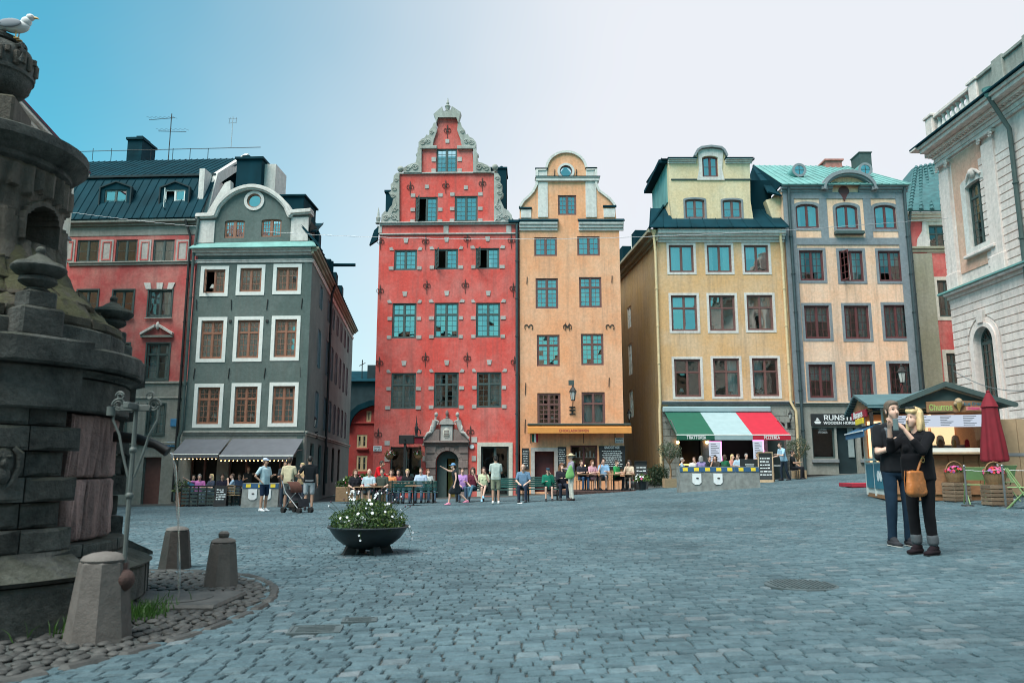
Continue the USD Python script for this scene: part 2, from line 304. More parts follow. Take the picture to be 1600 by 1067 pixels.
    if 'k' in look:
        lx = x0 + w * (.3 if 'L' in look else .68)
        MB().lathe([(.15, .30), (.07, .50)], 12, trn(lx, .34, z0)).build('lamp_shade', M['shade_white'], wp); MB().lathe([(.06, .0), (.05, .1), (.015, .14), (.015, .3)], 10, trn(lx, .34, z0)).build('lamp_foot', M['clay'], wp)
    return wp
# ------------------------------------------------------------------ material list
plaster('red_wash', (.66, .088, .070), (.65, .17, .145), amt=.45)
plaster('red_lane', (.42, .05, .045), (.45, .08, .07), amt=.25)
plaster('red_old', (.50, .095, .09), (.56, .22, .19), amt=.35)
plaster('orange_wash', (.80, .355, .18), (.80, .43, .26), amt=.36)
plaster('yellow_wash', (.67, .39, .185), (.66, .44, .27), amt=.45)
plaster('yellow_pale', (.68, .51, .31), (.68, .56, .38), amt=.25)
plaster('cream_wash', (.82, .49, .32), (.78, .55, .41), amt=.5)
plaster('cream_bright', (.80, .74, .60), (.82, .78, .68), amt=.3)
plaster('pink_wash', (.62, .34, .25), (.62, .41, .31), amt=.2)
plaster('green_wash', (.10, .132, .122), (.135, .165, .153), amt=.4)
plaster('grey_band', (.19, .215, .235), (.24, .26, .275), amt=.35)
plaster('grey_stone', (.25, .25, .22), (.32, .31, .28), amt=.45)
plaster('pale_stone', (.56, .52, .44), (.62, .59, .52), amt=.35)
plaster('exchange_stone', (.70, .57, .52), (.74, .63, .58), amt=.4)
plaster('sandstone', (.33, .32, .28), (.42, .41, .38), amt=.6)
plaster('white_plaster', (.62, .57, .53), (.66, .62, .58), amt=.35)
plaster('quoin', (.40, .36, .33), (.50, .47, .44), amt=.5)
plaster('portal_stone', (.19, .13, .12), (.27, .21, .19), amt=.5)
plaster('olive_render', (.30, .29, .21), (.34, .33, .26), amt=.35)
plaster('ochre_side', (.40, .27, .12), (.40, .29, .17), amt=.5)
simple('copper_green', (.13, .29, .27), .7, .3, 1.5, streak=.3, bump=.15)
simple('roof_dark', (.003, .030, .042), .8, .35, 1.2, streak=.4, bump=.1, bscale=8, spec=.1)
simple('roof_black', (.02, .035, .04), .7, .3, 1.2, spec=.2)
simple('kiosk_roof', (.06, .12, .13), .7, .3, 3); simple('cover_iron', (.055, .075, .08), .7, .3, 12, bump=.2); simple('tile_green', (.03, .10, .105), .7, .4, 3)
simple('frame_green', (.05, .075, .07), .6, .2)
simple('frame_brown', (.15, .065, .055), .6, .2)
simple('frame_wine', (.11, .03, .03), .6, .2)
simple('frame_rust', (.26, .11, .065), .6, .2)
simple('frame_white', (.68, .68, .64), .6, .1)
simple('iron', (.015, .014, .014), .6, .3)
simple('iron_rust', (.06, .03, .025), .75, .4, 12, bump=.3)
simple('pipe_dark', (.03, .05, .055), .5, .3)
simple('pipe_cream', (.62, .47, .27), .6, .15)
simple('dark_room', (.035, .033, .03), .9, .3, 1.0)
simple('curtain', (.72, .72, .68), .9, .06, 2)
simple('shade_white', (.8, .78, .7), .8, .05)
simple('clay', (.33, .14, .08), .8, .2)
simple('wood', (.25, .15, .08), .7, .3, 10, streak=3)
simple('wood_pale', (.36, .25, .15), .7, .25, 10, streak=3)
simple('crate_wood', (.17, .115, .075), .85, .4, 14, streak=4, rnd=.25, bump=.2)
simple('wicker', (.27, .15, .07), .8, .5, 70, streak=4, bump=.5, bscale=90)
simple('bench_green', (.012, .075, .065), .45, .35, 8, rnd=.3)
simple('chalkboard', (.016, .02, .022), .8, .35, 4)
simple('chalk', (.62, .66, .66), .9, .2, 30)
simple('sign_white', (.75, .76, .76), .6, .08)
simple('sign_blue', (.05, .2, .38), .5, .1)
simple('text_black', (.02, .02, .02), .7, .1)
simple('gold', (.55, .33, .1), .5, .3)
simple('awning_grey', (.10, .105, .12), .9, .12, 3)
simple('awning_green', (.006, .085, .05), .9, .1, 3)
simple('awning_white', (.27, .36, .38), .9, .08, 3)
simple('awning_red', (.42, .010, .03), .9, .1, 3)
simple('awning_orange', (.68, .28, .07), .9, .1, 3)
simple('parasol_red', (.17, .005, .014), .85, .2, 6)
simple('concrete', (.21, .22, .21), .9, .35, 5, bump=.3, rnd=.1)
simple('paint_blue', (.02, .08, .17), .6, .15)
simple('paint_yellow', (.72, .52, .03), .6, .12)
simple('cabinet_grey', (.26, .31, .31), .6, .15)
simple('board_red', (.30, .012, .03), .8, .2)
simple('kiosk_wood', (.32, .15, .07), .7, .25, 8, streak=3)
simple('kiosk_white', (.66, .66, .63), .6, .08)
simple('kiosk_blue', (.02, .10, .20), .8, .15)
simple('kiosk_teal', (.02, .17, .24), .6, .15)
simple('lime', (.33, .44, .12), .6, .1)
simple('pale_board', (.36, .25, .15), .8, .15)
simple('chair_lime', (.20, .31, .13), .6, .1)
simple('metal_grey', (.30, .31, .32), .4, .1, metal=.8)
simple('rattan', (.33, .22, .12), .8, .3, 60)
simple('rope', (.10, .09, .08), .9, .2)
simple('white_cloth', (.74, .74, .72), .9, .06)
simple('glass_bulb', (.9, .8, .6), .3, .05)
simple('brick_red', (.36, .09, .06), .9, .3, 12)
simple('chimney_pink', (.46, .17, .14), .9, .3, 3)
simple('lead_trim', (.20, .21, .22), .6, .2)
leafmat('leaf_dark', (.04, .08, .035)); leafmat('leaf_mid', (.07, .15, .035)); leafmat('leaf_light', (.17, .25, .05)); leafmat('leaf_olive', (.13, .17, .10)); leafmat('grass_blade', (.06, .16, .025))
simple('petal_white', (.80, .80, .82), .7, .05); simple('petal_pink', (.62, .07, .2), .7, .2); simple('petal_purple', (.25, .06, .3), .7, .2); simple('petal_red', (.5, .02, .03), .7, .2); simple('bud_dark', (.08, .03, .05), .7, .2)
simple('planter_iron', (.012, .016, .018), .42, .3, 6, bump=.15)
glassmat('glass', .40); glassmat('glass_dark', .14); glassmat('glass_mid', .26); glassmat('glass_shop', .10, see=(.9, .9, .9))
emis('bulb_warm', (1, .55, .2), 1.6); simple('lamp_pale', (.5, .5, .47), .3, .05); emis('neon_pink', (1, .25, .7), .7); emis('menu_lit', (.75, .85, 1), .15); emis('glow_orange', (1, .45, .12), .9); emis('kiosk_light', (1, .66, .36), .36)
# weathered fountain stone
def stonemat(name, c1, c2, moss=0.0, bump=.6, rough=.85, streak=1.0):
    nodes = {'g': ('geometry', {}), 'mp': ('mapping', {'scale': (4, 4, 4 * streak)}), 'n': ('noise_texture', {'detail': 9.0, 'roughness': .78}), 'r': ('rgb_ramp', {'ramp': [(.3, c1), (.7, c2)]}),
             'oi': ('object_info', {}), 'mr': ('map_range', {'to_min': .72, 'to_max': 1.28}), 'hv': ('hsv', {}), 'n2': ('noise_texture', {'scale': 22.0, 'detail': 8.0, 'roughness': .7}), 'b': ('bump', {'strength': bump, 'distance': .03}),
             'mn': ('noise_texture', {'scale': 2.3, 'detail': 6.0, 'roughness': .7}), 'sx': ('separate_xyz', {}), 'ma': ('math', {'math_type': 'multiply_add', 'value2': .28}), 'rm': ('rgb_ramp', {'ramp': [(.66 - moss * .2, (0, 0, 0)), (.76 - moss * .2, (moss, moss, moss))]}),
             'mm': ('mix_color', {'b': (.07, .075, .018)}), 'p': ('principled_bsdf', {'roughness': rough, 'specular_ior_level': .35})}
    links = [('g.position', 'mp.vector'), ('mp.vector', 'n.vector'), ('n.fac', 'r.fac'), ('oi.random', 'mr.value'), ('mr.result', 'hv.value'), ('r.color', 'hv.color'), ('hv.color', 'mm.a'), ('g.position', 'mn.vector'), ('g.normal', 'sx.vector'), ('sx.z', 'ma.value1'), ('mn.fac', 'ma.value3'),
             ('ma.value', 'rm.fac'), ('rm.color', 'mm.fac'), ('mm.result', 'p.base_color'), ('g.position', 'n2.vector'), ('n2.fac', 'b.height'), ('b.normal', 'p.normal')]
    M[name] = usdkit.material(stage, L + name, nodes, links, surface='p.BSDF')
stonemat('pump_stone', (.007, .010, .010), (.12, .125, .115), moss=.16, bump=1.0)
stonemat('pump_red', (.09, .055, .052), (.40, .27, .25), bump=1.0, streak=.25)
stonemat('pump_drip', (.035, .032, .027), (.13, .115, .095), moss=.3, bump=.9, streak=.3)
stonemat('moss_rock', (.035, .032, .026), (.09, .08, .06), moss=.5, bump=1.0)
stonemat('bollard_stone', (.075, .068, .062), (.15, .135, .125), bump=.35)
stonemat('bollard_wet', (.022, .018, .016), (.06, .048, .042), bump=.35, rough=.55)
stonemat('cobble', (.018, .020, .020), (.075, .072, .068), bump=.3, rough=.6)
def settmat(name, island):
    src = 'at.fac'
    nodes = {'g': ('geometry', {}), 'at': ('attribute', {'attribute': 'tone'}), 'r': ('rgb_ramp', {'ramp': [(0, (.050, .084, .100)), (.3, (.068, .112, .130)), (.6, (.078, .126, .147)), (.85, (.094, .140, .158)), (1, (.14, .162, .175))]}),
             'n': ('noise_texture', {'scale': 11.0, 'detail': 6.0, 'roughness': .7}), 'r2': ('rgb_ramp', {'ramp': [(.3, (.66, .68, .69)), (.7, (1.25, 1.23, 1.21))]}), 'm': ('mix_color', {'blend_type': 'multiply', 'fac': 1.0}),
             'n4': ('noise_texture', {'scale': .35, 'detail': 4.0, 'roughness': .6}), 'r4': ('rgb_ramp', {'ramp': [(.32, (.68, .7, .71)), (.6, (1.1, 1.1, 1.1))]}), 'm4': ('mix_color', {'blend_type': 'multiply', 'fac': 1.0}),
             'n3': ('noise_texture', {'scale': 45.0, 'detail': 4.0}), 'b': ('bump', {'strength': .55, 'distance': .02}), 'p': ('principled_bsdf', {'roughness': .7, 'specular_ior_level': .3})}
    links = [(src, 'r.fac'), ('g.position', 'n.vector'), ('n.fac', 'r2.fac'), ('r.color', 'm.a'), ('r2.color', 'm.b'), ('g.position', 'n4.vector'), ('n4.fac', 'r4.fac'), ('m.result', 'm4.a'), ('r4.color', 'm4.b'), ('m4.result', 'p.base_color'), ('g.position', 'n3.vector'), ('n3.fac', 'b.height'), ('b.normal', 'p.normal')]
    M[name] = usdkit.material(stage, L + name, nodes, links, surface='p.BSDF')
settmat('sett_stone', True)
simple('joint_earth', (.045, .05, .048), .95, .35, 30, bump=.3)
# ------------------------------------------------------------------ the square: one sheet, setts on it
FC = np.array([-4.49, 6.2])                                # the fountain's axis
def in_cobbles(x, y): return ((x - FC[0] - .25) / 2.2) ** 2 + ((y - FC[1] + .1) / 2.9) ** 2 < 1
gx = np.concatenate([np.linspace(-160, -42, 12), np.linspace(-40, 40, 121), np.linspace(42, 160, 12)]); gy = np.concatenate([np.linspace(-80, -6, 20), np.linspace(-5, 62, 101), np.linspace(64, 260, 20)])
X, Y = np.meshgrid(gx, gy, indexing='ij'); nX, nY = X.shape
i, j = np.meshgrid(np.arange(nX - 1), np.arange(nY - 1), indexing='ij'); q = np.stack([i * nY + j, (i + 1) * nY + j, (i + 1) * nY + j + 1, i * nY + j + 1], -1).reshape(-1, 4)
ground = thing('ground', None, None); key(ground, kind='structure')
MB().add(np.stack([X, Y, gz(X, Y) - .016], -1).reshape(-1, 3), q).build('earth_bed', M['joint_earth'], ground, smooth=True)
r_ = np.random.default_rng(11)
cx_, cy_, hw_, hd_ = [], [], [], []
yrow = 1.5
while yrow < 37.5:
    pitch = r_.uniform(.098, .116); reach = min(31, .72 * yrow + 5.0); xx = -reach + r_.uniform(0, .2)
    while xx < reach:
        wl = r_.choice([.11, .13, .145, .16, .18, .21], p=[.12, .23, .25, .2, .13, .07]) * r_.uniform(.93, 1.07)
        cx_.append(xx + wl / 2); cy_.append(yrow + pitch / 2); hw_.append(wl / 2); hd_.append(pitch / 2); xx += wl
    yrow += pitch
cx_, cy_, hw_, hd_ = map(np.array, (cx_, cy_, hw_, hd_)); n = len(cx_)
def bend(x, y): return y + .085 * x + .0022 * x * np.abs(x) + .16 * np.sin(x * .21 + y * .16) + .05 * np.sin(x * .9 + y * .3)
gap = .0032 + .0035 * r_.random(n)
sx = np.array([-1, 1, 1, -1.0]); sy = np.array([-1, -1, 1, 1.0])
jit = lambda s: r_.normal(0, s, (n, 4))
bx_ = cx_[:, None] + sx * (hw_ - gap)[:, None] + jit(.003); by_ = cy_[:, None] + sy * (hd_ - gap)[:, None] + jit(.0026)
ch = .005 + .005 * r_.random((n, 4))
tx_ = bx_ - sx * ch; ty_ = by_ - sy * ch * .8
top = r_.normal(0, .0024, n)[:, None] + r_.normal(0, .0014, (n, 4))
def lift(px, py, dz): yy = bend(px, py); return np.stack([px, yy, gz(px, yy) + dz], -1)
dome = r_.uniform(.001, .005, n)[:, None]
V = np.concatenate([lift(bx_, by_, top - .03), lift(bx_, by_, top - .009), lift(tx_, ty_, top), lift(tx_.mean(1, keepdims=True), ty_.mean(1, keepdims=True), top.mean(1, keepdims=True) + dome)], 1)
wx, wy = V[:, 12, 0], V[:, 12, 1]
keep = ~in_cobbles(wx, wy) & (wy > .8) & (np.abs(wx) < .70 * wy + 4.0)
V = V[keep]; wx, wy = V[:, 12, 0], V[:, 12, 1]; n = len(V)
F1 = []
for k in range(4):
    kk = (k + 1) % 4
    F1 += [[k, kk, 4 + kk], [k, 4 + kk, 4 + k], [4 + k, 4 + kk, 8 + kk], [4 + k, 8 + kk, 8 + k], [8 + k, 8 + kk, 12]]
F1 = np.array(F1)
# photo columns of each sett, to know which 300 show largest
zc = V[:, 12, 2] - CAMZ; dep = wy * _ct + zc * _st; pxs = 800 + FPX * wx / dep; pys = 533.5 - FPX * (zc * _ct - wy * _st) / dep
vis = (pxs > -15) & (pxs < 1615) & (pys < 1082)
order = np.argsort(np.where(vis, wy, 999)); single = order[:300]; many = np.setdiff1d(np.arange(n), single)
def toned(path, vals):
    UsdGeom.PrimvarsAPI(stage.GetPrimAtPath(path)).CreatePrimvar('tone', Sdf.ValueTypeNames.FloatArray, 'vertex').Set(Vt.FloatArray.FromNumpy(np.asarray(vals, np.float32)))
tone = np.clip(r_.beta(1.6, 1.9, n), 0, 1); tone = np.where(r_.random(n) < .04, r_.uniform(.85, 1, n), tone)
toned(MB().add(V[many].reshape(-1, 3), (F1[None] + 13 * np.arange(len(many))[:, None, None]).reshape(-1, 3)).build('setts', M['sett_stone'], ground, kind='stuff'), np.repeat(tone[many], 13))
for k in single: toned(obj('sett', (V[k], F1), M['sett_stone'], ground), np.full(13, tone[k]))
# field stones round the fountain, edged by larger kerb stones
r2 = np.random.default_rng(5); pts = []
for _ in range(12000):
    a, q_ = r2.uniform(-2.2, 2.0), np.sqrt(r2.uniform(.25, .97)); p = np.array([FC[0] + .25 + 2.2 * q_ * math.cos(a), FC[1] - .1 + 2.9 * q_ * math.sin(a)])
    if np.hypot(*(p - FC)) < 1.5: continue
    if all((p[0] - o[0]) ** 2 + (p[1] - o[1]) ** 2 > .072 ** 2 for o in pts): pts.append(p)
ci = _ico[1]; cn = 0
pts.sort(key=lambda p: np.hypot(p[0] + 2, p[1] - 5)); rest = MB()
for p in pts:
    s = np.array([r2.uniform(.037, .054), r2.uniform(.031, .043), .020]); v = ci.vertices * s * (1 + .25 * (meshkit.noise(ci.vertices * 1.6 + 20 * r2.random(3)) - .5))[:, None]
    v = v @ rotz(r2.uniform(0, 3.1))[:3, :3].T + [p[0], p[1], float(gz(*p)) - .008 + r2.uniform(-.006, .006)]
    cn += 1
    if cn <= 290: obj('field_stone', (v, ci.faces), M['cobble'], ground, smooth=True)
    else: rest.add(v, ci.faces)
if rest.v: rest.build('field_stones', M['cobble'], ground, smooth=True, kind='stuff')
for a in np.linspace(-1.75, 1.75, 28):
    p = np.array([FC[0] + .25 + 2.26 * math.cos(a), FC[1] - .1 + 2.96 * math.sin(a)]); t = math.atan2(2.96 * math.cos(a), -2.26 * math.sin(a))
    m = MB().cbox((p[0], p[1], float(gz(*p)) - .03), (.30 + r2.uniform(-.03, .02), .09, .09), .018, rz=t); obj('edge_stone', noisy(m.arr(), .012, 9, int(a * 50) % 97), M['cobble'], ground)
# ------------------------------------------------------------------ the stone fountain (pump house) on the left
fz = float(gz(*FC))
ft = thing('stone_fountain', 'tall dark mossy stone fountain with an urn on top, at the left edge', 'fountain', (FC[0], FC[1], fz - .05), 0)
def ring_block(R0, R1, z0, z1, a0, a1, gap=.006, seg=4, bev=.012, amp=.008, seed=0, R1t=None):
    """a curved masonry block between two radii, chamfered on its outer face"""
    g = gap / R1; aa = np.linspace(a0 + g, a1 - g, seg + 1); R1t = R1 if R1t is None else R1t
    prof = [(R0, z0 + gap), (R1 - bev, z0 + gap), (R1, z0 + gap + bev), (R1t, z1 - gap - bev), (R1t - bev, z1 - gap), (R0, z1 - gap)]
    V_ = []
    for k, a in enumerate(aa):
        e = bev / R1 if k == 0 else -bev / R1 if k == seg else 0
        for q_, (r, z) in enumerate(prof):
            rr = r - bev if (k in (0, seg) and q_ in (2, 3)) else r
            V_.append((rr * math.cos(a), rr * math.sin(a), z))
    V_ = np.array(V_); F_ = []; m = len(prof)
    for k in range(seg):
        for q_ in range(m): w = (q_ + 1) % m; F_ += [[k * m + q_, (k + 1) * m + q_, (k + 1) * m + w], [k * m + q_, (k + 1) * m + w, k * m + w]]
    for q_ in range(1, m - 1): F_ += [[0, q_, q_ + 1], [seg * m, seg * m + q_ + 1, seg * m + q_]]
    F_ = np.array(F_)[:, ::-1]
    d = meshkit.fbm(V_ * 5 + seed * 3.1, 3, seed) - .5
    return V_ + V_ * [1, 1, 0] / np.linalg.norm(V_[:, :2], axis=1)[:, None] * (d * 2 * amp)[:, None], F_
r3 = np.random.default_rng(3)
PIL = [-.60 + k * PI / 2 for k in range(4)]               # the four projecting piers
def course(R0, R1, z0, z1, nb, mat='pump_stone', off=0, amp=.01, R1t=None, seg=4, bev=.014, name='stone_block'):
    e = np.linspace(0, 2 * PI, nb + 1)[:-1] + off + r3.uniform(-.04, .04, nb); e = np.append(e, e[0] + 2 * PI)
    for k in range(nb): obj(name, ring_block(R0, R1 + r3.uniform(-.006, .006), z0, z1, e[k], e[k + 1], seg=seg, seed=int(z0 * 100) % 50 + k, amp=amp, R1t=R1t, bev=bev), M[mat], ft)
course(.6, 1.52, -.1, .13, 12, off=.1)
course(.6, 1.50, .13, .40, 12, off=.35, amp=.014)
course(.6, 1.53, .40, .52, 13, off=.1, R1t=1.33)           # weathered sloping plinth top
course(.6, 1.30, .52, .62, 14, off=.25)
# recessed panels of rough reddish stone between the piers, tall slabs in two tiers
for k in range(4):
    a0, a1 = PIL[k] + .33, PIL[k] + PI / 2 - .33
    for tier, (z0, z1) in enumerate(((.62, 1.10), (1.10, 1.60))):
        ee = np.linspace(a0, a1, (5 if tier == 0 else 3) + 1); ee[1:-1] += r3.uniform(-.03, .03, len(ee) - 2)
        for b in range(len(ee) - 1):
            v, f = ring_block(.9, 1.17, z0, z1, ee[b], ee[b + 1], seg=12, amp=.0, bev=.02, gap=.008)
            m = trimesh.Trimesh(v, f, process=False); m = m.subdivide() if True else m; v, f = np.array(m.vertices), m.faces
            rr = np.hypot(v[:, 0], v[:, 1]); th = np.arctan2(v[:, 1], v[:, 0])
            d = (meshkit.fbm(np.stack([th * 26, v[:, 2] * 3, rr * 0], 1), 4, 9) - .5) * .10 * (rr > 1.0); v[:, :2] *= (1 + d / rr)[:, None]
            obj('rough_slab', (v, f), M['pump_red'], ft, smooth=40)
    MB().cyl((0, 0, .6), (0, 0, 1.6), .98, seg=48).build('core', M['pump_stone'], ft) if k == 0 else None
# piers: alternating long and short rusticated blocks
for a in PIL:
    for c in range(6):
        w = .29 if c % 2 == 0 else .22; z0 = .58 + c * .18
        for s in ((-1, 0), (0, 1)):
            obj('pier_block', ring_block(.9, (1.34 if c % 2 == 0 else 1.30) + r3.uniform(-.008, .008), z0, z0 + .18, a + s[0] * w, a + s[1] * w, bev=.022, amp=.012, gap=.005, seg=3, seed=c + int(a * 9)), M['pump_stone'], ft)
    obj('pier_plinth', ring_block(1.2, 1.585, -.08, .40, a - .29, a + .29, bev=.025, amp=.012), M['pump_stone'], ft)
    obj('pier_plinth', ring_block(1.2, 1.61, .40, .60, a - .29, a + .29, bev=.03, amp=.012, R1t=1.37), M['pump_stone'], ft)
    # carved mask hanging on the pier
    T = rotz(a - .12) @ trn(1.32, 0, .42) @ np.diag([.6, .62, .66, 1.0])
    m = MB(T).sph((0, 0, 1.22), (.07, .12, .15)).sph((.05, 0, 1.2), (.05, .035, .05)).sph((.05, -.05, 1.27), (.03, .04, .02), 1).sph((.05, .05, 1.27), (.03, .04, .02), 1).sph((.02, 0, 1.08), (.06, .09, .1))
    for s in (-1, 1): m.tube([(0.02, s * .1, 1.36), (.05, s * .16, 1.3), (.02, s * .17, 1.15), (.03, s * .1, 1.0), (.02, s * .04, .92)], [.03, .04, .035, .03, .015], 7)
    m.build('carved_mask', M['pump_stone'], ft, smooth=50)
course(.7, 1.26, 1.60, 1.86, 12, off=.2, amp=.008)          # frieze
course(.7, 1.27, 1.86, 1.92, 10, off=.0, R1t=1.32, seg=5)
course(.7, 1.36, 1.92, 2.10, 10, off=.3, seg=5, amp=.012, bev=.02)
for a in PIL:
    obj('cornice_block', ring_block(.9, 1.43, 1.915, 2.115, a - .27, a + .27, bev=.02, amp=.01, gap=.0), M['pump_stone'], ft)
    obj('cornice_block', ring_block(.9, 1.36, 1.60, 1.91, a - .25, a + .25, bev=.015, amp=.01, gap=.0), M['pump_stone'], ft)
course(.6, 1.18, 2.10, 2.27, 11, off=.1, amp=.015)
course(.6, 1.16, 2.27, 2.36, 11, 'moss_rock', off=.4, amp=.03)
# mossy shingled slope, in ragged rings of rock
for c, (Ra, Rb, z0, z1) in enumerate(((1.10, 1.00, 2.34, 2.50), (.98, .86, 2.47, 2.64), (.84, .73, 2.60, 2.80), (.72, .66, 2.76, 2.92))):
    nb = 16 - c * 2; e = np.linspace(0, 2 * PI, nb + 1) + c * .2
    for k in range(nb):
        v, f = ring_block(.4, Ra + r3.uniform(-.02, .03), z0 - .03, z1 + r3.uniform(-.03, .02), e[k], e[k + 1], seg=6, bev=.03, amp=.0, R1t=Rb)
        m = trimesh.Trimesh(v, f, process=False).subdivide(); v = np.array(m.vertices)
        obj('mossy_rock', noisy((v, m.faces), .035, 7, k + c * 20), M['moss_rock'], ft, smooth=50)
# upper drum with dripstone carving and a round-headed niche
AN = -.16                                                  # the niche faces the square
S, H = 160, 60; th = np.linspace(0, 2 * PI, S + 1)[:-1]; zz = np.linspace(2.78, 3.70, H + 1)
TH, ZZ = np.meshgrid(th, zz, indexing='ij')
drip = meshkit.fbm(np.stack([TH * 11, ZZ * 2.0, 0 * TH], -1), 3, 4) - .5
base = .62 + .05 * np.clip((2.95 - ZZ) / .2, 0, 1)
low = meshkit.noise(np.stack([TH * 9, 0 * TH, 0 * TH], -1), 8) * .30
icic = np.where(ZZ > 3.60, .0, np.where(ZZ > 3.34 + low * .3, .055 * np.abs(np.sin(TH * 18 + 2 * low)), .0)) + np.where(ZZ < 3.12 + low * .4, .05 * np.abs(np.sin(TH * 15 + 1 + 3 * low)), 0)
R_ = base + drip * .07 + icic
ad = np.abs((TH - AN + PI) % (2 * PI) - PI) * .62; nz = ZZ - 3.14
hole = (ad < .155) & (ZZ > 2.98) & (np.where(nz > 0, ad ** 2 + nz ** 2 < .155 ** 2, True))
rim = (ad < .21) & (ZZ > 2.98) & (np.where(nz > 0, ad ** 2 + nz ** 2 < .21 ** 2, True)) & ~hole
R_ = np.where(hole, .40, np.where(rim, .66, R_))
v = np.stack([R_ * np.cos(TH), R_ * np.sin(TH), ZZ], -1).reshape(-1, 3); i, j = np.meshgrid(np.arange(S), np.arange(H), indexing='ij'); ii = (i + 1) % S
q = np.stack([i * (H + 1) + j, ii * (H + 1) + j, ii * (H + 1) + j + 1, i * (H + 1) + j + 1], -1).reshape(-1, 4)
obj('dripstone_drum', (v, q), M['pump_drip'], ft, smooth=45)
UP = trn(0, 0, .085)
MB(UP).lathe([(.60, 3.52), (.66, 3.56), (.66, 3.60), (.70, 3.62), (.76, 3.68), (.78, 3.70), (.78, 3.78), (.74, 3.80), (.5, 3.86), (.3, 3.88)], 48).build('upper_cornice', M['pump_stone'], ft, smooth=30)
obj('neck_block', noisy(MB(UP).cbox((0, 0, 4.02), (.50, .50, .34), .02, rz=.3).arr(), .006, 6), M['pump_drip'], ft)
gad = lambda th, z: 1 + .035 * np.abs(np.sin(th * 9))[None, :] * ((z > 4.28) & (z < 4.42))[:, None]
MB(UP).lathe([(.16, 4.17), (.17, 4.20), (.12, 4.22), (.11, 4.245), (.17, 4.27), (.22, 4.30), (.265, 4.36), (.285, 4.43), (.30, 4.44), (.30, 4.47), (.285, 4.48), (.29, 4.54), (.285, 4.62), (.26, 4.68), (.20, 4.72), (.22, 4.73), (.22, 4.76), (.18, 4.79), (.10, 4.82), (.055, 4.84), (.05, 4.86)], 54, gad=gad).build('urn', M['pump_stone'], ft, smooth=35)
MB(UP).sph((0, 0, 4.90), .055).build('urn_knob', M['pump_stone'], ft, smooth=True)
m = MB(UP)
for k in range(14):
    a = k * 2 * PI / 14
    m.cbox((.292 * math.cos(a), .292 * math.sin(a), 4.55), (.045, .05, .13), .012, rz=a).tube([(.30 * math.cos(a + .2), .30 * math.sin(a + .2), 4.62 - q_ * .1 * (k % 2 + 1) / 2) for q_ in (0, .5, 1)], .022, 6)
m.build('urn_frieze', M['pump_drip'], ft, smooth=40)
for a in (-.4, PI - .4):
    MB(UP @ rotz(a)).tube([(.25, 0, 4.50), (.33, 0, 4.52), (.345, 0, 4.60), (.33, 0, 4.665), (.24, 0, 4.665)], .022, 6).build('urn_handle', M['pump_stone'], ft, smooth=40)
# smaller covered urns on the piers
for a in PIL:
    T = rotz(a) @ trn(1.20, 0, 0)
    MB(T).cbox((0, 0, 2.22), (.30, .30, .22), .02).cbox((0, 0, 2.39), (.21, .21, .13), .015).build('urn_pedestal', M['pump_stone'], ft)
    U = [(.10, 2.44), (.13, 2.47), (.09, 2.50), (.16, 2.54), (.19, 2.57), (.18, 2.62), (.15, 2.63), (.23, 2.66), (.275, 2.71), (.28, 2.74), (.24, 2.79), (.14, 2.83), (.10, 2.87), (.05, 2.90), (.045, 2.92)]
    MB(T).lathe([(r_u * .66, 2.45 + (z_u - 2.44) * .62) for r_u, z_u in U], 32, gad=lambda th, z: 1 + .03 * np.abs(np.sin(th * 8))[None, :] * ((z > 2.5) & (z < 2.57))[:, None]).sph((0, 0, 2.77), .034).build('small_urn', M['pump_stone'], ft, smooth=35)
# the iron pump: post, scrolled bracket, lever rod with a ball
g0 = gp(212, 905); pa = at(213, 640, 5.2); px_ = pa[0] - FC[0]; py_ = pa[1] - FC[1]
T = trn(px_, py_, 0)
MB(T).tube([(0, 0, .5), (0, 0, 1.0), (0, 0, 1.62)], [.014, .017, .014], 8).sph((0, 0, 1.0), .026).sph((0, 0, 1.3), .024).build('pump_rod', M['iron_scroll'] if 'iron_scroll' in M else simple('iron_scroll', (.085, .10, .095), .6, .3, 9), ft, smooth=40)
m = MB(T).box(-.10, .10, -.02, .02, 1.56, 1.60, .004).box(-.02, .02, -.15, .02, 1.57, 1.61, .004)
for s in (-1, 1):
    t = np.linspace(0, 4.2 * PI, 40); r_s = .045 * (1 - t / t[-1] * .72)
    m.tube(np.stack([s * (.12 + r_s * np.cos(t)), 0 * t, 1.60 + r_s * np.sin(t)], 1), .008, 5)
    m.tube([(s * .15, 0, 1.57), (s * .15, 0, 1.50), (s * .10, 0, 1.40), (s * .07, 0, 1.28), (s * .02, 0, 1.12)], .008, 6)
    t = np.linspace(0, 3 * PI, 24); m.tube(np.stack([s * (.10 + .03 * np.cos(t) * (1 - t / 14)), 0 * t - .03, 1.66 + .03 * np.sin(t) * (1 - t / 14)], 1), .007, 5)
m.tube([(-.16, .25, 1.58), (-.1, .1, 1.58), (0, 0, 1.58)], .016, 6).cyl((-.17, .0, 1.53), (-.17, .0, 1.59), .028, seg=10)
m.build('scroll_bracket', M['iron_scroll'], ft, smooth=40)
MB(T @ trn(0, 0, .13)).sph((0, 0, .33), .072, 3).cyl((0, 0, .39), (0, 0, .44), .022).lathe([(.002, .22), (.018, .25), (.03, .27)], 10).build('lever_ball', M['iron_rust'], ft, smooth=True)
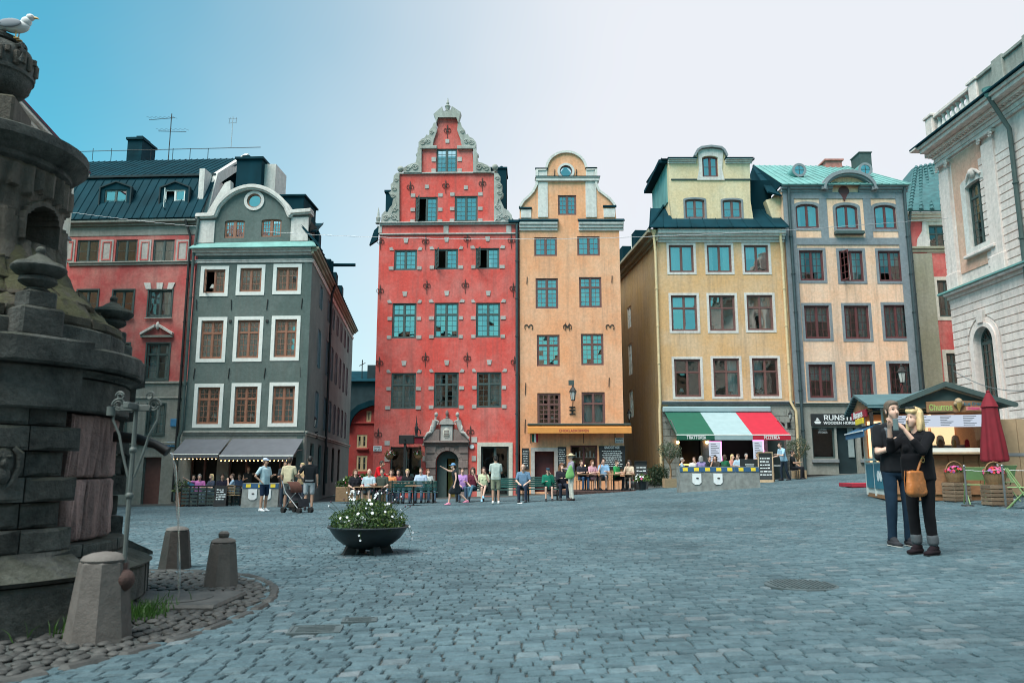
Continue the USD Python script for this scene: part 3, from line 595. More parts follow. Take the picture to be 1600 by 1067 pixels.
# spout on the right-hand side, running water and a small slab basin
sp = at(262, 704, 6.6) - np.array([FC[0], FC[1], fz - .05])
MB().tube([(sp[0] - .55, sp[1] + .05, sp[2] + .13), (sp[0] - .28, sp[1] + .02, sp[2] + .10), (sp[0] - .1, sp[1], sp[2] + .05), (sp[0], sp[1], sp[2] - .01)], [.05, .045, .036, .042], 10).build('spout', M['iron'], ft, smooth=40)
M['water'] = usdkit.material(stage, L + 'water', {'t': ('transparent_bsdf', {}), 'gl': ('glossy_bsdf', {'roughness': .05}), 'm': ('mix_closure', {'fac': .35})}, [('t.BSDF', 'm.closure1'), ('gl.BSDF', 'm.closure2')], surface='m.closure')
w0 = sp + np.array([FC[0], FC[1], fz - .05]); zb = float(gz(w0[0] + .1, w0[1])) + .05
t = np.linspace(0, 1, 14); jet = np.stack([w0[0] + .02 + .16 * t, w0[1] + 0 * t, w0[2] - .02 - (w0[2] - .02 - zb) * t ** 2], 1)
MB().tube(jet, .012 + .006 * np.sin(t * 23), 7).build('water_jet', M['water'], smooth=True, label='thin stream of water falling from the fountain spout beside the grey cabinet', cat='water')
bs = thing('drain_slab', 'wet stone drain slab between the two rear bollards by the fountain', 'drain', (w0[0] + .15, w0[1], zb - .05))
obj('slab', noisy(MB().cbox((0, 0, .0), (.95, .75, .09), .02).lathe([(.3, .03), (.3, .05), (.26, .055), (.2, .048)], 24).arr(), .006, 7), M['cobble'], bs)
# grass tufts against the plinth
m = MB(); r4 = np.random.default_rng(8)
for _ in range(520):
    a = r4.choice([-.14, -.3]) + r4.normal(0, .13); R = 1.66 + abs(r4.normal(0, .10)); p = np.array([FC[0] + R * math.cos(a), FC[1] + R * math.sin(a)]); z = float(gz(*p)) - .01
    h = r4.uniform(.05, .15); d = r4.normal(0, .04, 2); w = .005; b = r4.uniform(0, 3)
    o = np.array([math.cos(b), math.sin(b), 0]) * w; A = np.array([p[0], p[1], z]); tip = A + [d[0], d[1], h]; mid = A + [d[0] * .35, d[1] * .35, h * .6]
    m.add([A - o, A + o, mid + o * .8, mid - o * .8, tip], [[0, 1, 2], [0, 2, 3], [3, 2, 4]])
m.build('grass', M['grass_blade'], kind='stuff', label='green grass tufts growing against the foot of the fountain', cat='grass')
# stone bollards
def bollard(px, py, h, r, knob, label, seed, mt='bollard_stone'):
    p = gp(px, py); d = p / np.linalg.norm(p[:2]); p = p + np.array([d[0], d[1], 0]) * r
    b = thing('stone_bollard', label, 'bollard', (p[0], p[1], float(gz(p[0], p[1])) - .02), .2 + seed, 'stone bollards round the fountain')
    prof = [(r * 1.03, 0), (r, .03), (r * .74, h * .86), (r * .73, h * .88), (r * .66, h * .90)]
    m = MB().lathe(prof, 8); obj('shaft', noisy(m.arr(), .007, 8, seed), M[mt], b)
    MB().lathe([(r * .68, h * .895), (r * .70, h * .915), (r * .62, h * .955), (r * .40, h * .985), (r * .1, h)], 24).build('cap', M['bollard_stone'], b, smooth=40)
    if knob: MB().lathe([(.035, h * .97), (.05, h * 1.02), (.052, h * 1.08), (.035, h * 1.12), (.01, h * 1.125)], 12).build('knob', M['bollard_stone'], b, smooth=40)
bollard(152, 1005, .56, .20, False, 'nearest stone bollard, large and smooth-topped, at the left front of the fountain', 1)
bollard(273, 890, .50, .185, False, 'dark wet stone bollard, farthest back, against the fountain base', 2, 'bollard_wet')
bollard(345, 918, .47, .165, True, 'grey stone bollard with a small knob on top, right of the fountain', 3)
# the gull on the urn
gu = thing('seagull', 'grey and white gull perched on the urn of the fountain', 'gull', (FC[0] + .235, FC[1] - .12, fz + 4.75), .0)
gb = MB().sph((.0, 0, .12), (.105, .055, .055), 3).sph((.075, 0, .165), (.045, .038, .045)).sph((.105, 0, .205), (.036, .03, .032)).tube([(-.06, 0, .125), (-.13, 0, .115), (-.17, 0, .11)], [.045, .025, .008], 8)
simple('gull_white', (.62, .62, .62), .8, .05); simple('gull_grey', (.22, .24, .27), .8, .1)
gb.build('body', M['gull_white'], gu, smooth=True)
for s in (-1, 1):
    MB().sph((-.035, s * .05, .128), (.10, .014, .042)).tube([(-.1, s * .045, .125), (-.18, s * .03, .115)], [.02, .004], 6).build('wing', M['gull_grey'], gu, smooth=True)
    MB().tube([(.01, s * .02, .08), (.01, s * .02, .0)], .005, 5).box(.0, .04, s * .02 - .012, s * .02 + .012, 0, .006).build('leg', M['gold'], gu)
    MB().sph((.128, s * .018, .213), .005, 1).build('eye', M['text_black'], gu)
MB().tube([(.135, 0, .203), (.165, 0, .199), (.18, 0, .191)], [.011, .009, .003], 6).build('beak', M['gold'], gu)
# ------------------------------------------------------------------ helpers for houses
def shell(f, h, outline, W, mat, th=.35, name='wall'):
    """the front wall: its outline (local x-z) less the window openings"""
    o = outline
    for p in W: o = o.difference(p)
    return MB().extr(o, 0, th).build(name, M[mat], h)
def cornice(h, x0, x1, z, prof, mat, name='cornice', ends=True, arch=None):
    """mouldings: prof is a list of (projection, bottom, top) relative to z"""
    m = MB()
    for p, a, b in prof: m.box(x0 - (p if ends else 0), x1 + (p if ends else 0), -p, .02, z + a, z + b, min(.02, (b - a) * .3))
    return m.build(name, M[mat], h)
def pipe(h, pts, mat='pipe_dark', r=.06, name='downpipe'):
    m = MB().tube(pts, r, 8)
    for a, b in zip(pts[:-1], pts[1:]):
        n = int(abs(a[2] - b[2]) / 2.4)
        for k in range(1, n + 1): c = np.array(a) + (np.array(b) - np.array(a)) * k / (n + 1); m.cyl(c - [0, 0, .025], c + [0, 0, .025], r * 1.35, seg=8)
    return m.build(name, M[mat], h, smooth=40)
def seams(h, a, b, c, d, n, th=.03, mat='roof_dark', name='roof'):
    """a metal roof plane a-b (eave, left to right) to d-c (ridge) with standing seams"""
    a, b, c, d = (np.array(q, float) for q in (a, b, c, d)); m = MB().slab(a, b, c, d, .06)
    nn = np.cross(b - a, d - a); nn /= np.linalg.norm(nn)
    for k in range(n + 1):
        t = k / n; p, q = a + (b - a) * t, d + (c - d) * t; m.tube([p + nn * .02, q + nn * .02], .022, 4)
    return m.build(name, M[mat], h)
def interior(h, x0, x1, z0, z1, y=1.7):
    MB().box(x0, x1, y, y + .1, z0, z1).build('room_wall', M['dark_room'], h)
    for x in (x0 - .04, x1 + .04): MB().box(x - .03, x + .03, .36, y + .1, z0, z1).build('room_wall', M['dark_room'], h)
def lettering(text, height, depth, parent, mat, T, name='lettering', bold=False, center=True, fit=None):
    m = meshkit.text_mesh(text, height, depth, bold); v = np.array(m.vertices)
    if center: v[:, 0] -= (v[:, 0].max() + v[:, 0].min()) / 2
    if fit: v[:, 0] *= fit / (v[:, 0].max() - v[:, 0].min())
    v = np.stack([v[:, 0], -v[:, 2], v[:, 1]], 1)
    return MB(T).add(v, m.faces).build(name, M[mat], parent)
def fleur(x, z, s=1.0):
    """a wrought wall anchor like a fleur-de-lis, standing on the wall"""
    m = MB().cyl((x, -.03, z - .62 * s), (x, -.03, z + .42 * s), .022 * s, seg=5)
    for q in (-1, 1):
        t = np.linspace(0, 4.4, 9); m.tube(np.stack([x + q * (.14 - .12 * np.cos(t)) * s, 0 * t - .03, z + .02 * s + .15 * np.sin(t) * s], 1), .024 * s, 5)
        m.tube([(x + q * .02 * s, -.03, z - .02 * s), (x + q * .15 * s, -.03, z - .16 * s), (x + q * .06 * s, -.03, z - .22 * s)], .02 * s, 5)
    m.extr(Polygon([(x, z + .5 * s), (x + .05 * s, z + .28 * s), (x, z + .12 * s), (x - .05 * s, z + .28 * s)]), -.05, -.01).cbox((x, -.03, z - .02 * s), (.2 * s, .03, .05 * s))
    return m
def rod(x, z0, z1, tilt=0): return MB().tube([(x, -.025, z0), (x + tilt, -.03, z1)], .022, 5)
# ================================================================== the red stepped-gable house
f = Facade(582.5, 41.2, 810.5, 41.0, float(gz(-3.4, 41)) - .05); RED = f
h = thing('red_gable_house', 'tall red house with an ornate stepped stone gable and stone blocks round its windows', 'house', f.loc, f.rz)
W = []
rows = {'A': [(615.8, 390.4, 651.5, 422.4), (679, 389, 715.6, 421), (743.4, 387.8, 780.2, 420.4)], 'B': [(612.7, 473.8, 650.4, 528.6), (678.5, 473, 716.4, 527.8), (743.7, 473, 781.6, 527.2)], 'C': [(611, 582.6, 649.5, 638.8), (678.2, 581.8, 716.7, 637.7), (745, 581.2, 783.6, 636.8)]}
looks = {'A': ['c', 'n', 'r'], 'B': ['b', 'r', 'c'], 'C': ['w', 'cp', 'rpk']}
blocks = []
for row, rr in rows.items():
    for k, p in enumerate(rr):
        r = f.rect(*p); gp_ = 'glass_dark' if row == 'C' else 'glass'; kw = dict(cas=2, mx=1, mb=3, fw=.085) if row == 'A' else dict(cas=2, mx=1, mt=1, mb=3, trans=.34, fw=.085)
        window(h, r, 'frame_green', W, look=looks[row][k], rec=.05, pane=gp_, open_=[0] if (row == 'A' and k > 0) else None, **kw)
        x0, x1, z0, z1 = r; bw, bh = .27, .19
        for s in (-1, 1):
            e = x0 if s < 0 else x1
            for zz_, lean in ([(z1 + .06, .10), (z0 + .12, 0)] if row == 'A' else [(z1 + .10, .12), ((z0 + z1) / 2 + .12, 0), (z0 + .06, 0)]):
                g = rng.uniform(-.03, .03); a, b = e + s * .02, e + s * (bw + g)
                blocks.append(Polygon([(a, zz_ - bh / 2), (b, zz_ - bh / 2), (b + s * lean * .3, zz_ + bh / 2 - lean * .4), (a + s * lean, zz_ + bh / 2)]))
        c = (x0 + x1) / 2; zk = z1 + .52; blocks.append(Polygon([(c - .09, zk - .13), (c + .09, zk - .13), (c + .14, zk + .14), (c - .14, zk + .14)]))
for p in ((649, 308, 683.8, 347.6), (710.6, 306.4, 746.4, 346.4)):
    r = f.rect(*p); window(h, r, 'frame_green', W, cas=2, mx=1, mb=4, fw=.09, rec=.05, open_=[0] if p[0] < 690 else None); x0, x1, z0, z1 = r
    for s in (-1, 1):
        e = x0 if s < 0 else x1
        for zz_ in (z1 + .1, (z0 + z1) / 2, z0 + .06): blocks.append(sbox(min(e + s * .02, e + s * .27), zz_ - .1, max(e + s * .02, e + s * .27), zz_ + .1))
r = f.rect(681.8, 232.6, 714.2, 269.9); window(h, r, 'frame_green', W, cas=2, mx=1, mb=4, fw=.07, rec=.05); x0, x1, z0, z1 = r
for s in (-1, 1):
    e = x0 if s < 0 else x1
    for zz_ in (z0 + (z1 - z0) * .55, z0 + .1): blocks.append(sbox(min(e + s * .02, e + s * .27), zz_ - .13, max(e + s * .02, e + s * .27), zz_ + .13))
for px, py in ((667, 292), (728, 293.5), (699, 221)): c = f(px, py); blocks.append(sbox(c[0] - .11, c[1] - .11, c[0] + .11, c[1] + .11))
for px, py, w_, h_ in ((605, 692, 8, 7), (605, 717, 8, 8), (664, 692, 8, 7), (664, 716, 8, 8), (741, 687, 9, 9), (740.5, 716, 7, 8)): a = f.rect(px - w_ / 2, py - h_ / 2, px + w_ / 2, py + h_ / 2); blocks.append(sbox(a[0], a[2], a[1], a[3]))
for p in blocks:
    p = p.buffer(-.015).buffer(.015)
    m = MB(); m.extr(p, -.028 - rng.uniform(0, .012), .02); m.build('stone_block', M['quoin'], h)
# shop openings and the doorway
shopL, shopR = f.rect(609.5, 698, 658, 748), f.rect(751.5, 697.5, 795, 757); door = f.rect(681, 704, 717, 770)
zb = 0.0
shopL = (shopL[0], shopL[1], .75, shopL[3]); shopR = (shopR[0], shopR[1], .1, shopR[3])
window(h, shopL, 'frame_green', W, cas=2, fw=.06, pane='glass_shop', bar=.03, name='shop_window', look='k')
window(h, shopR, 'frame_green', W, cas=2, trans=.0, fw=.06, pane='glass_shop', bar=.04, name='shop_door', look='n')
MB().extr(sbox(shopR[0] - .2, 0, shopR[1] + .2, shopR[3] + .22).difference(sbox(shopR[0], -1, shopR[1], shopR[3])), -.06, .02).build('stone_surround', M['pale_stone'], h)
ax0, ax1 = door[0], door[1]; ac = (ax0 + ax1) / 2; ar = (ax1 - ax0) / 2; asp = door[3] - ar
arch = Polygon([(ax0, 0), (ax1, 0)] + [(ac + ar * math.cos(a), asp + ar * math.sin(a)) for a in np.linspace(0, PI, 17)]); W.append(arch)
# outline: walls and stepped gable
zt = f.z(350); z2 = f.z(271.5); z3 = f.z(231); 
ol = [(0, 0), (f.w, 0), (f.w, zt), f(773, 349), f(771.5, 272), f(740, 271.5), f(738, 232), f(722.5, 231.5), f(715.5, 205), f(714, 176), f(685, 176), f(683, 205), f(675, 231.5), f(660.5, 232), f(659, 271.5), f(624.5, 272), f(624, 349), (0, zt)]
outline = Polygon([tuple(map(float, p)) for p in ol])
shell(f, h, outline, W, 'red_wash')
# door leaf, portal
MB().extr(arch.buffer(-.02).difference(sbox(ac - ar * .1, .0, ac + ar * .62, asp + .2)), .30, .36).build('door', M['frame_green'], h)
MB().box(ac - ar * .1, ac + ar * .62, .9, .95, 0, asp + .2).build('lit_hall', simple('hall_gold', (.42, .27, .06), .6, .3), h)
pp = thing  # (portal pieces are parts of the house)
for s in (-1, 1):
    xo = f.x(666.5, 720) if s < 0 else f.x(731.5, 720); xi = ax0 if s < 0 else ax1
    zcap = f.z(697); n = 7
    for k in range(n): a, b = zcap * k / n, zcap * (k + 1) / n; pr = .16 if k % 2 == 0 else .11; obj('portal_stone', noisy(MB().box(min(xo, xi) - (.02 if k % 2 == 0 else 0), max(xo, xi), -pr, .05, a + .008, b - .008, .02).arr(), .006, 8, k), M['portal_stone'], h)
ringo = Polygon([(ac + (ar + .17) * math.cos(a), asp + (ar + .17) * math.sin(a)) for a in np.linspace(0, PI, 17)] + [(ac - ar - .17, asp - .01)]); nv = 9
for k in range(nv):
    a0, a1 = PI * k / nv + .012, PI * (k + 1) / nv - .012; t = np.linspace(a0, a1, 4)
    MB().extr(Polygon([(ac + ar * math.cos(a), asp + ar * math.sin(a)) for a in t] + [(ac + (ar + .19) * math.cos(a), asp + (ar + .19) * math.sin(a)) for a in t[::-1]]), -.15 - .03 * (k == 4), .03).build('arch_stone', M['portal_stone'], h)
e0, e1 = f.x(663, 690), f.x(733, 690); eb, et = f.z(697), f.z(690)
sp_ = sbox(e0 + .05, asp, e1 - .05, eb).difference(Polygon([(ac + (ar + .19) * math.cos(a), asp + (ar + .19) * math.sin(a)) for a in np.linspace(-.3, PI + .3, 25)])); MB().extr(sp_, -.09, .02).build('spandrel', M['portal_stone'], h)
cornice(h, e0, e1, eb, [(.16, 0, .10), (.26, .10, .17), (.34, .17, et - eb + .03)], 'portal_stone', 'entablature', ends=False)
c0 = f.rect(689, 664, 708, 689.5); MB().box(c0[0], c0[1], -.22, .02, et + .02, c0[3], .03).build('arms_panel', M['quoin'], h)
cz = (c0[2] + c0[3]) / 2; cc = (c0[0] + c0[1]) / 2
MB().sph((cc, -.22, cz), (.2, .05, .27)).build('coat_of_arms', M['pale_stone'], h, smooth=True)
m = MB()
for k in range(4): m.box(cc - .13, cc + .13, -.275, -.25, cz - .15 + k * .085, cz - .11 + k * .085)
m.build('arms_bars', M['portal_stone'], h)
t = np.linspace(0, PI, 13); hw = (c0[1] - c0[0]) / 2 + .06
MB().extr(Polygon([(cc + hw * math.cos(a), c0[3] + .02 + .32 * math.sin(a)) for a in t]), -.30, .02).build('arched_top', M['quoin'], h)
MB(trn(cc, -.12, c0[3] + .33)).lathe([(.06, 0), (.11, .05), (.06, .1), (.05, .16), (.1, .25), (.08, .36), (.02, .46)], 12).build('finial', M['portal_stone'], h, smooth=40)
for s in (-1, 1):                                          # sloping pediment halves with a reclining stone figure on each
    xa, xb = (e0 - .02, c0[0] - .08) if s < 0 else (e1 + .02, c0[1] + .08)
    MB().extr(Polygon([(xa, et + .03), (xb, et + .03), (xb, et + .62), (xb - s * .0 + s * .12, et + .62)]).buffer(.03), -.26, .02).build('pediment', M['portal_stone'], h)
    q = lambda t_, dz=0, dy=-.2: (xa + (xb - xa) * t_, dy, et + .06 + .58 * t_ + dz)
    m = MB().tube([q(.02, .10), q(.3, .13), q(.52, .16)], [.05, .085, .11], 8).tube([q(.05, .05, -.3), q(.28, .2, -.34), q(.5, .14, -.26)], [.045, .07, .1], 8).tube([q(.5, .16), q(.64, .38), q(.74, .62)], [.13, .14, .15], 10).tube([q(.74, .62), q(.78, .78)], [.06, .06], 8).sph(q(.80, .90), (.1, .11, .13)).tube([q(.72, .66), q(.98, .42, -.3), q(.9, .3, -.34)], [.06, .05, .04], 7).tube([q(.7, .62, -.1), q(.48, .42, -.3), q(.5, .24, -.34)], [.055, .05, .04], 7)
    m.build('stone_figure', M['quoin'], h, smooth=40)
# string courses, gable copings and scrolls
cornice(h, 0, f.w, zt - .08, [(.10, 0, .10), (.17, .10, .17)], 'quoin', 'string_course', ends=False)
cornice(h, 0, f.w, f.z(367), [(.08, 0, .09)], 'quoin', 'string_course', ends=False)
cornice(h, f.x(624, 271), f.x(773, 271), z2 - .03, [(.10, 0, .09)], 'quoin', 'string_course', ends=False)
for px in (593, 697, 795): a = f.rect(px - 4, 353, px + 4, 364.5); MB().box(a[0], a[1], -.04, .02, a[2], a[3], .01).build('stone_block', M['quoin'], h)
def scrollpiece(pts, spirals, y0=-.14, y1=.30, name='gable_scroll', leaf=()):
    P = Polygon([tuple(map(float, f(*p))) for p in pts]).buffer(.05).buffer(-.05); MB().extr(P, y0, y1).build(name, M['sandstone'], h)
    m = MB()
    for (px, py, R, sgn) in spirals:
        c = f(px, py); R = R / f.sc; t = np.linspace(0, 3.6 * PI, 30); rr = R * (1 - t / t[-1] * .82)
        m.tube(np.stack([c[0] + sgn * rr * np.cos(t), 0 * t + y0 - .01, c[1] + rr * np.sin(t)], 1), .045 * min(1.2, R / .18), 6)
    for ln in leaf: m.tube([(*f(*p),) and (f(*p)[0], y0 - .01, f(*p)[1]) for p in ln], .045, 6)
    if m.v: m.build('scroll_relief', M['sandstone'], h, smooth=50)
scrollpiece([(624.5, 349), (596, 349), (597, 337), (602, 331), (606, 334), (609, 327), (613, 322), (615, 312), (611, 306), (608, 303), (612, 300), (611, 290), (615, 286), (616, 276), (620, 272), (624.5, 272)], [(604, 342, 5, 1), (616, 341, 5, -1), (618, 329, 4.5, 1), (615, 308, 4, 1), (617, 297, 4, -1), (620, 283, 3.5, 1)], leaf=[[(622, 346), (612, 335), (620, 322), (617, 312)]])
scrollpiece([(772, 349), (800.5, 349), (800, 338), (794, 330), (788, 327), (784, 318), (781, 312), (787, 305), (784, 300), (785, 291), (781, 286), (782, 278), (778, 272), (772, 272)], [(792, 342, 5, -1), (780, 342, 5, 1), (778, 325, 4.5, -1), (781, 303, 4, -1), (780, 292, 4, 1), (777, 280, 3.5, -1)], leaf=[[(774, 346), (784, 335), (776, 322), (779, 312)]])
scrollpiece([(659, 271), (631, 271), (631, 264), (637, 260), (645, 257), (650, 256), (652, 245), (650, 243), (653, 240), (653, 233), (659, 231)], [(638, 265, 4.5, 1), (649, 263, 5.5, -1)])
scrollpiece([(739.5, 271), (767, 271), (767, 264), (762, 260), (753, 256), (748, 255), (746, 245), (748, 243), (745, 240), (744, 233), (739.5, 231)], [(760, 265, 4.5, -1), (749, 263, 5.5, 1)])
scrollpiece([(676, 231), (654.5, 231.5), (654.5, 224), (659, 219), (664, 217), (667, 212), (671, 214), (671, 206), (676, 200), (678, 194), (681, 193), (683.5, 205), (678, 220)], [(661, 225, 4.5, 1), (669, 223, 4, -1), (675, 209, 3.5, 1)])
scrollpiece([(722, 231), (744, 231.5), (744, 224), (739, 218), (734, 216), (731, 211), (727, 213), (727, 206), (722, 200), (720, 193), (716, 192), (714.5, 205), (720, 220)], [(737, 225, 4.5, -1), (729, 223, 4, 1), (723, 208, 3.5, -1)])
for a, b in ((671, 677), (724, 716)): pass
for a in (f.rect(656, 229, 683, 234), f.rect(714.5, 229, 743, 234)): MB().box(a[0], a[1], -.16, .3, a[2], a[3], .02).build('coping', M['sandstone'], h)
P = Polygon([tuple(map(float, f(*p))) for p in [(678, 181), (680.5, 186), (682, 195), (685, 186), (713.5, 186), (716.5, 195), (718, 186), (720.5, 178), (706.5, 168.5), (705, 174), (699.5, 176.5), (693, 176), (691.5, 169)]]); MB().extr(P, -.2, .3).build('top_pediment', M['sandstone'], h)
c = f(699.3, 176); MB(trn(c[0], .05, c[1])).lathe([(.16, 0), (.2, .06), (.1, .12), (.13, .3), (.17, .38), (.15, .42), (.06, .48), (.09, .58), (.05, .66), (.015, .9)], 14).build('finial', M['sandstone'], h, smooth=40)
for px, py in ((625.3, 271), (773.3, 268)): c = f(px, py); MB(trn(c[0], .1, c[1])).lathe([(.12, 0), (.14, .04), (.06, .08), (.06, .12)], 12).sph((0, 0, .28), .18).build('ball_finial', M['sandstone'], h, smooth=40)
c = f(590.3, 349); MB(trn(c[0], .1, c[1])).lathe([(.14, 0), (.16, .05), (.08, .1), (.12, .22), (.13, .36), (.06, .44), (.07, .52), (.01, .95)], 12).build('finial', M['sandstone'], h, smooth=40)
for px, py in ((594.7, 378), (665, 378), (730, 374), (799, 376), (594, 455), (667, 447), (727, 446), (802, 451), (593, 567.4), (664.7, 560), (730, 560), (804, 566), (641, 293), (696.5, 290.6), (753.7, 287.4), (699, 204.6), (591, 679), (735, 675)):
    c = f(px, py); fleur(c[0], c[1], .74).build('wall_anchor', M['iron_rust'], h)
# roof, side walls, gutters, chimney
yb_, zr = 13.0, f.z(246)
xm = f.w / 2
MB().box(-.0, .3, .35, yb_, 0, zt - .2).build('side_wall', M['red_wash'], h); MB().box(f.w - .3, f.w, .36, yb_, 0, zt - .2).build('side_wall', M['red_wash'], h)
seams(h, (-.25, yb_, zt - .25), (-.25, .36, zt - .25), (xm, .36, zr), (xm, yb_, zr), 14, mat='roof_dark'); seams(h, (f.w + .25, .36, zt - .25), (f.w + .25, yb_, zt - .25), (xm, yb_, zr), (xm, .36, zr), 14, mat='roof_dark')
a = f.rect(597, 291, 613, 345); MB().box(a[0], a[1] + .1, 1.0, 2.6, a[2] - .4, a[3], .02).box(a[0] - .08, a[1] + .15, .92, 2.68, a[3], a[3] + .12).build('chimney', M['roof_dark'], h)
a = f.rect(749, 243, 789, 345); MB().box(a[0], a[1], 2.0, 3.6, a[2] - .3, a[3], .02).box(a[0] - .06, a[1] + .06, 1.94, 3.66, a[3], a[3] + .1).cyl((a[0] + .35, 2.6, a[3] + .1), (a[0] + .35, 2.6, a[3] + .25), .1).sph((a[1] - .3, 2.6, a[3] + .3), .12, 1).build('chimney', M['roof_dark'], h)
xp = f.x(807.5, 400); pipe(h, [(xp + .0, -.12, zt - .1), (xp, -.12, .2)], r=.075)
MB().box(f.w - .55, f.w + .1, -.25, .2, zt - .02, zt + .14, .02).build('gutter', M['roof_dark'], h)
MB().extr(Polygon([(-.55, zt - 1.2), (-.12, zt - .9), (-.05, zt - .1), (-.3, zt - .35)]), -.05, .2).build('gutter_hopper', M['roof_dark'], h)
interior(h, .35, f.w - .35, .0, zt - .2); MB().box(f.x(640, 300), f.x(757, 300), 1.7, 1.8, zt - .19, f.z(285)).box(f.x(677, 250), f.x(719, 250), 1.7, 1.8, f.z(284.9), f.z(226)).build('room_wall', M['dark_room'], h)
MB().box(f.w * .1, f.w * .9, .0, .4, -.6, .0).build('footing', M['portal_stone'], h)
# ================================================================== the orange house
f = Facade(812.5, 41.0, 976, 41.0, float(gz(2.2, 41)) - .05); ORA = f
h = thing('orange_house', 'narrow orange house with a curved white-trimmed gable and dark brown windows', 'house', f.loc, f.rz); W = []
for p, lk in (((834.8, 371, 870.2, 400.3), 'c'), ((901.9, 369.4, 937.2, 399.6), 'l')): window(h, f.rect(*p), 'frame_brown', W, cas=2, mx=1, mb=2, fw=.085, rec=.04, look=lk)
for p, lk in (((837, 435, 872, 482), 'b'), ((905, 433, 940, 480.5), 'cp'), ((839, 523, 874.5, 572), 'l'), ((908, 521.5, 943, 570.5), 'pk')): window(h, f.rect(*p), 'frame_brown', W, cas=2, mx=1, mt=1, mb=3, trans=.34, fw=.085, rec=.04, look=lk)
window(h, f.rect(839.5, 614, 876, 664), 'frame_brown', W, cas=2, mx=1, mt=1, mb=3, trans=.36, fw=.1, rec=.04, pane='glass_dark', look='pk', mun=.05)
window(h, f.rect(909, 612.5, 945.5, 663), 'frame_brown', W, cas=2, mt=0, mb=0, trans=.36, fw=.1, rec=.04, look='w' , pane='glass_dark')
window(h, f.rect(871.9, 305.3, 900.4, 336.2), 'frame_brown', W, cas=2, mx=1, mb=3, fw=.075, rec=.04)
c = f(884.3, 268); R = 10.2 / f.sc; circ = Point(*c).buffer(R); W.append(circ)
MB().extr(circ.difference(circ.buffer(-.05)), .02, .1).build('round_window_frame', M['frame_brown'], h)
v, fc = trimesh.creation.triangulate_polygon(circ.buffer(-.04), engine='earcut'); obj('round_pane', (np.stack([v[:, 0], 0 * v[:, 0] + .08, v[:, 1]], 1), np.array(fc)), M['glass'], h)
MB().extr(Point(*c).buffer(R + .13).difference(circ), -.05, .02).build('round_surround', M['white_plaster'], h)
dr, sh = f.rect(835.5, 705, 866, 765), f.rect(891.5, 695.5, 933.5, 740)
dr = (dr[0], dr[1], 0.1, dr[3]); sh = (sh[0], sh[1], .9, sh[3])
W.append(sbox(dr[0], dr[2], dr[1], dr[3])); MB().box(dr[0], dr[1], .5, .56, dr[2], dr[3]).build('door', M['frame_wine'], h)
MB().extr(sbox(dr[0] - .2, 0, dr[1] + .2, dr[3] + .2).difference(sbox(dr[0], -.1, dr[1], dr[3])), -.06, .03).build('stone_surround', M['quoin'], h)
window(h, sh, 'frame_wine', W, cas=2, fw=.05, bar=.02, pane='glass_shop', name='shop_window', look='n')
m = MB()
for k in range(7): xx = sh[0] + .15 + k * (sh[1] - sh[0] - .3) / 6; m.cyl((xx, .45, sh[3] - .62), (xx, .45, sh[3] - .42 + .06 * (k % 2)), .035, seg=8).box(sh[0] + .05, sh[1] - .05, .38, .52, sh[3] - .645, sh[3] - .625) if k == 0 else m.cyl((xx, .45, sh[3] - .62), (xx, .45, sh[3] - .42 + .06 * (k % 3)), .035, seg=8)
m.build('bottle_shelf', M['white_cloth'], h)
MB().sph((sh[0] + .8, .6, sh[2] + .55), .06, 1).sph((sh[0] + 1.15, .7, sh[2] + .62), .045, 1).build('glowing_lamps', M['bulb_warm'], h)
gl = [(812, 341), (812, 323.5), (818, 314), (826, 307), (833, 299), (838.5, 288), (838.5, 265.5), (852, 265), (853, 262)] + [(884.7 + 31.5 * math.cos(a), 265 - 27.5 * math.sin(a)) for a in np.linspace(PI * .96, PI * .04, 15)] + [(916.5, 262), (917.5, 265), (931.5, 264), (931.5, 288), (936, 298), (944, 304), (953, 311), (961, 321), (962.8, 341)]
zc_ = f.z(352); outline = Polygon([(0, 0), (f.w, 0), (f.w, zc_)] + [tuple(map(float, f(*p))) for p in gl[::-1]] + [(0, zc_)])
shell(f, h, outline, W, 'orange_wash')
co = LineString([tuple(map(float, f(*p))) for p in gl[1:-1]]); MB().extr(co.buffer(.075, cap_style=2).intersection(outline.buffer(.05)), -.1, .36).build('gable_coping', M['white_plaster'], h)
def white(p, pr=.05, mat='white_plaster', name='pilaster'): a = f.rect(*p); MB().box(a[0], a[1], -pr, .02, a[2], a[3], .01).build(name, M[mat], h)
for p in ((840.5, 285, 856, 340), (915, 284, 932, 340), (840, 266, 855, 281), (915.5, 264.5, 931, 280), (814, 328, 830, 341), (943, 326, 961, 340)): white(p)
m = MB(); a = f.rect(837, 279, 936, 284); m.box(a[0], a[1], -.14, .36, a[2], a[3], .02).box(a[0] - .04, a[1] + .04, -.17, .4, a[3], a[3] + .035); m.build('gable_cornice', M['white_plaster'], h)
a = f.rect(838.5, 278.7, 935.5, 280.2); MB().box(a[0] - .07, a[1] + .07, -.20, .42, a[3] + .036, a[3] + .07).build('copper_flashing', M['roof_dark'], h)
for p in ((836, 263, 856, 265.5), (914.5, 262.5, 933, 265)): white(p, .1, 'roof_dark', 'copper_flashing')
for p in ((811, 324.5, 831, 327), (942, 321.5, 963, 324.5)): white(p, .1, 'roof_dark', 'copper_flashing')
for x0_, x1_ in ((811.5, 871), (904, 974)):
    a, b = f.x(x0_, 352), f.x(x1_, 352); za, zb_ = f.z(361), f.z(347.5)
    cornice(h, a, b, za, [(.08, 0, .15), (.16, .15, .32), (.24, .32, zb_ - za)], 'white_plaster', ends=False)
    MB().slab((a - .05, -.30, zb_ + .02), (b + .05, -.30, zb_ + .02), (b + .05, .02, zb_ + .22), (a - .05, .02, zb_ + .22), .05).build('cornice_roof', M['roof_dark'], h)
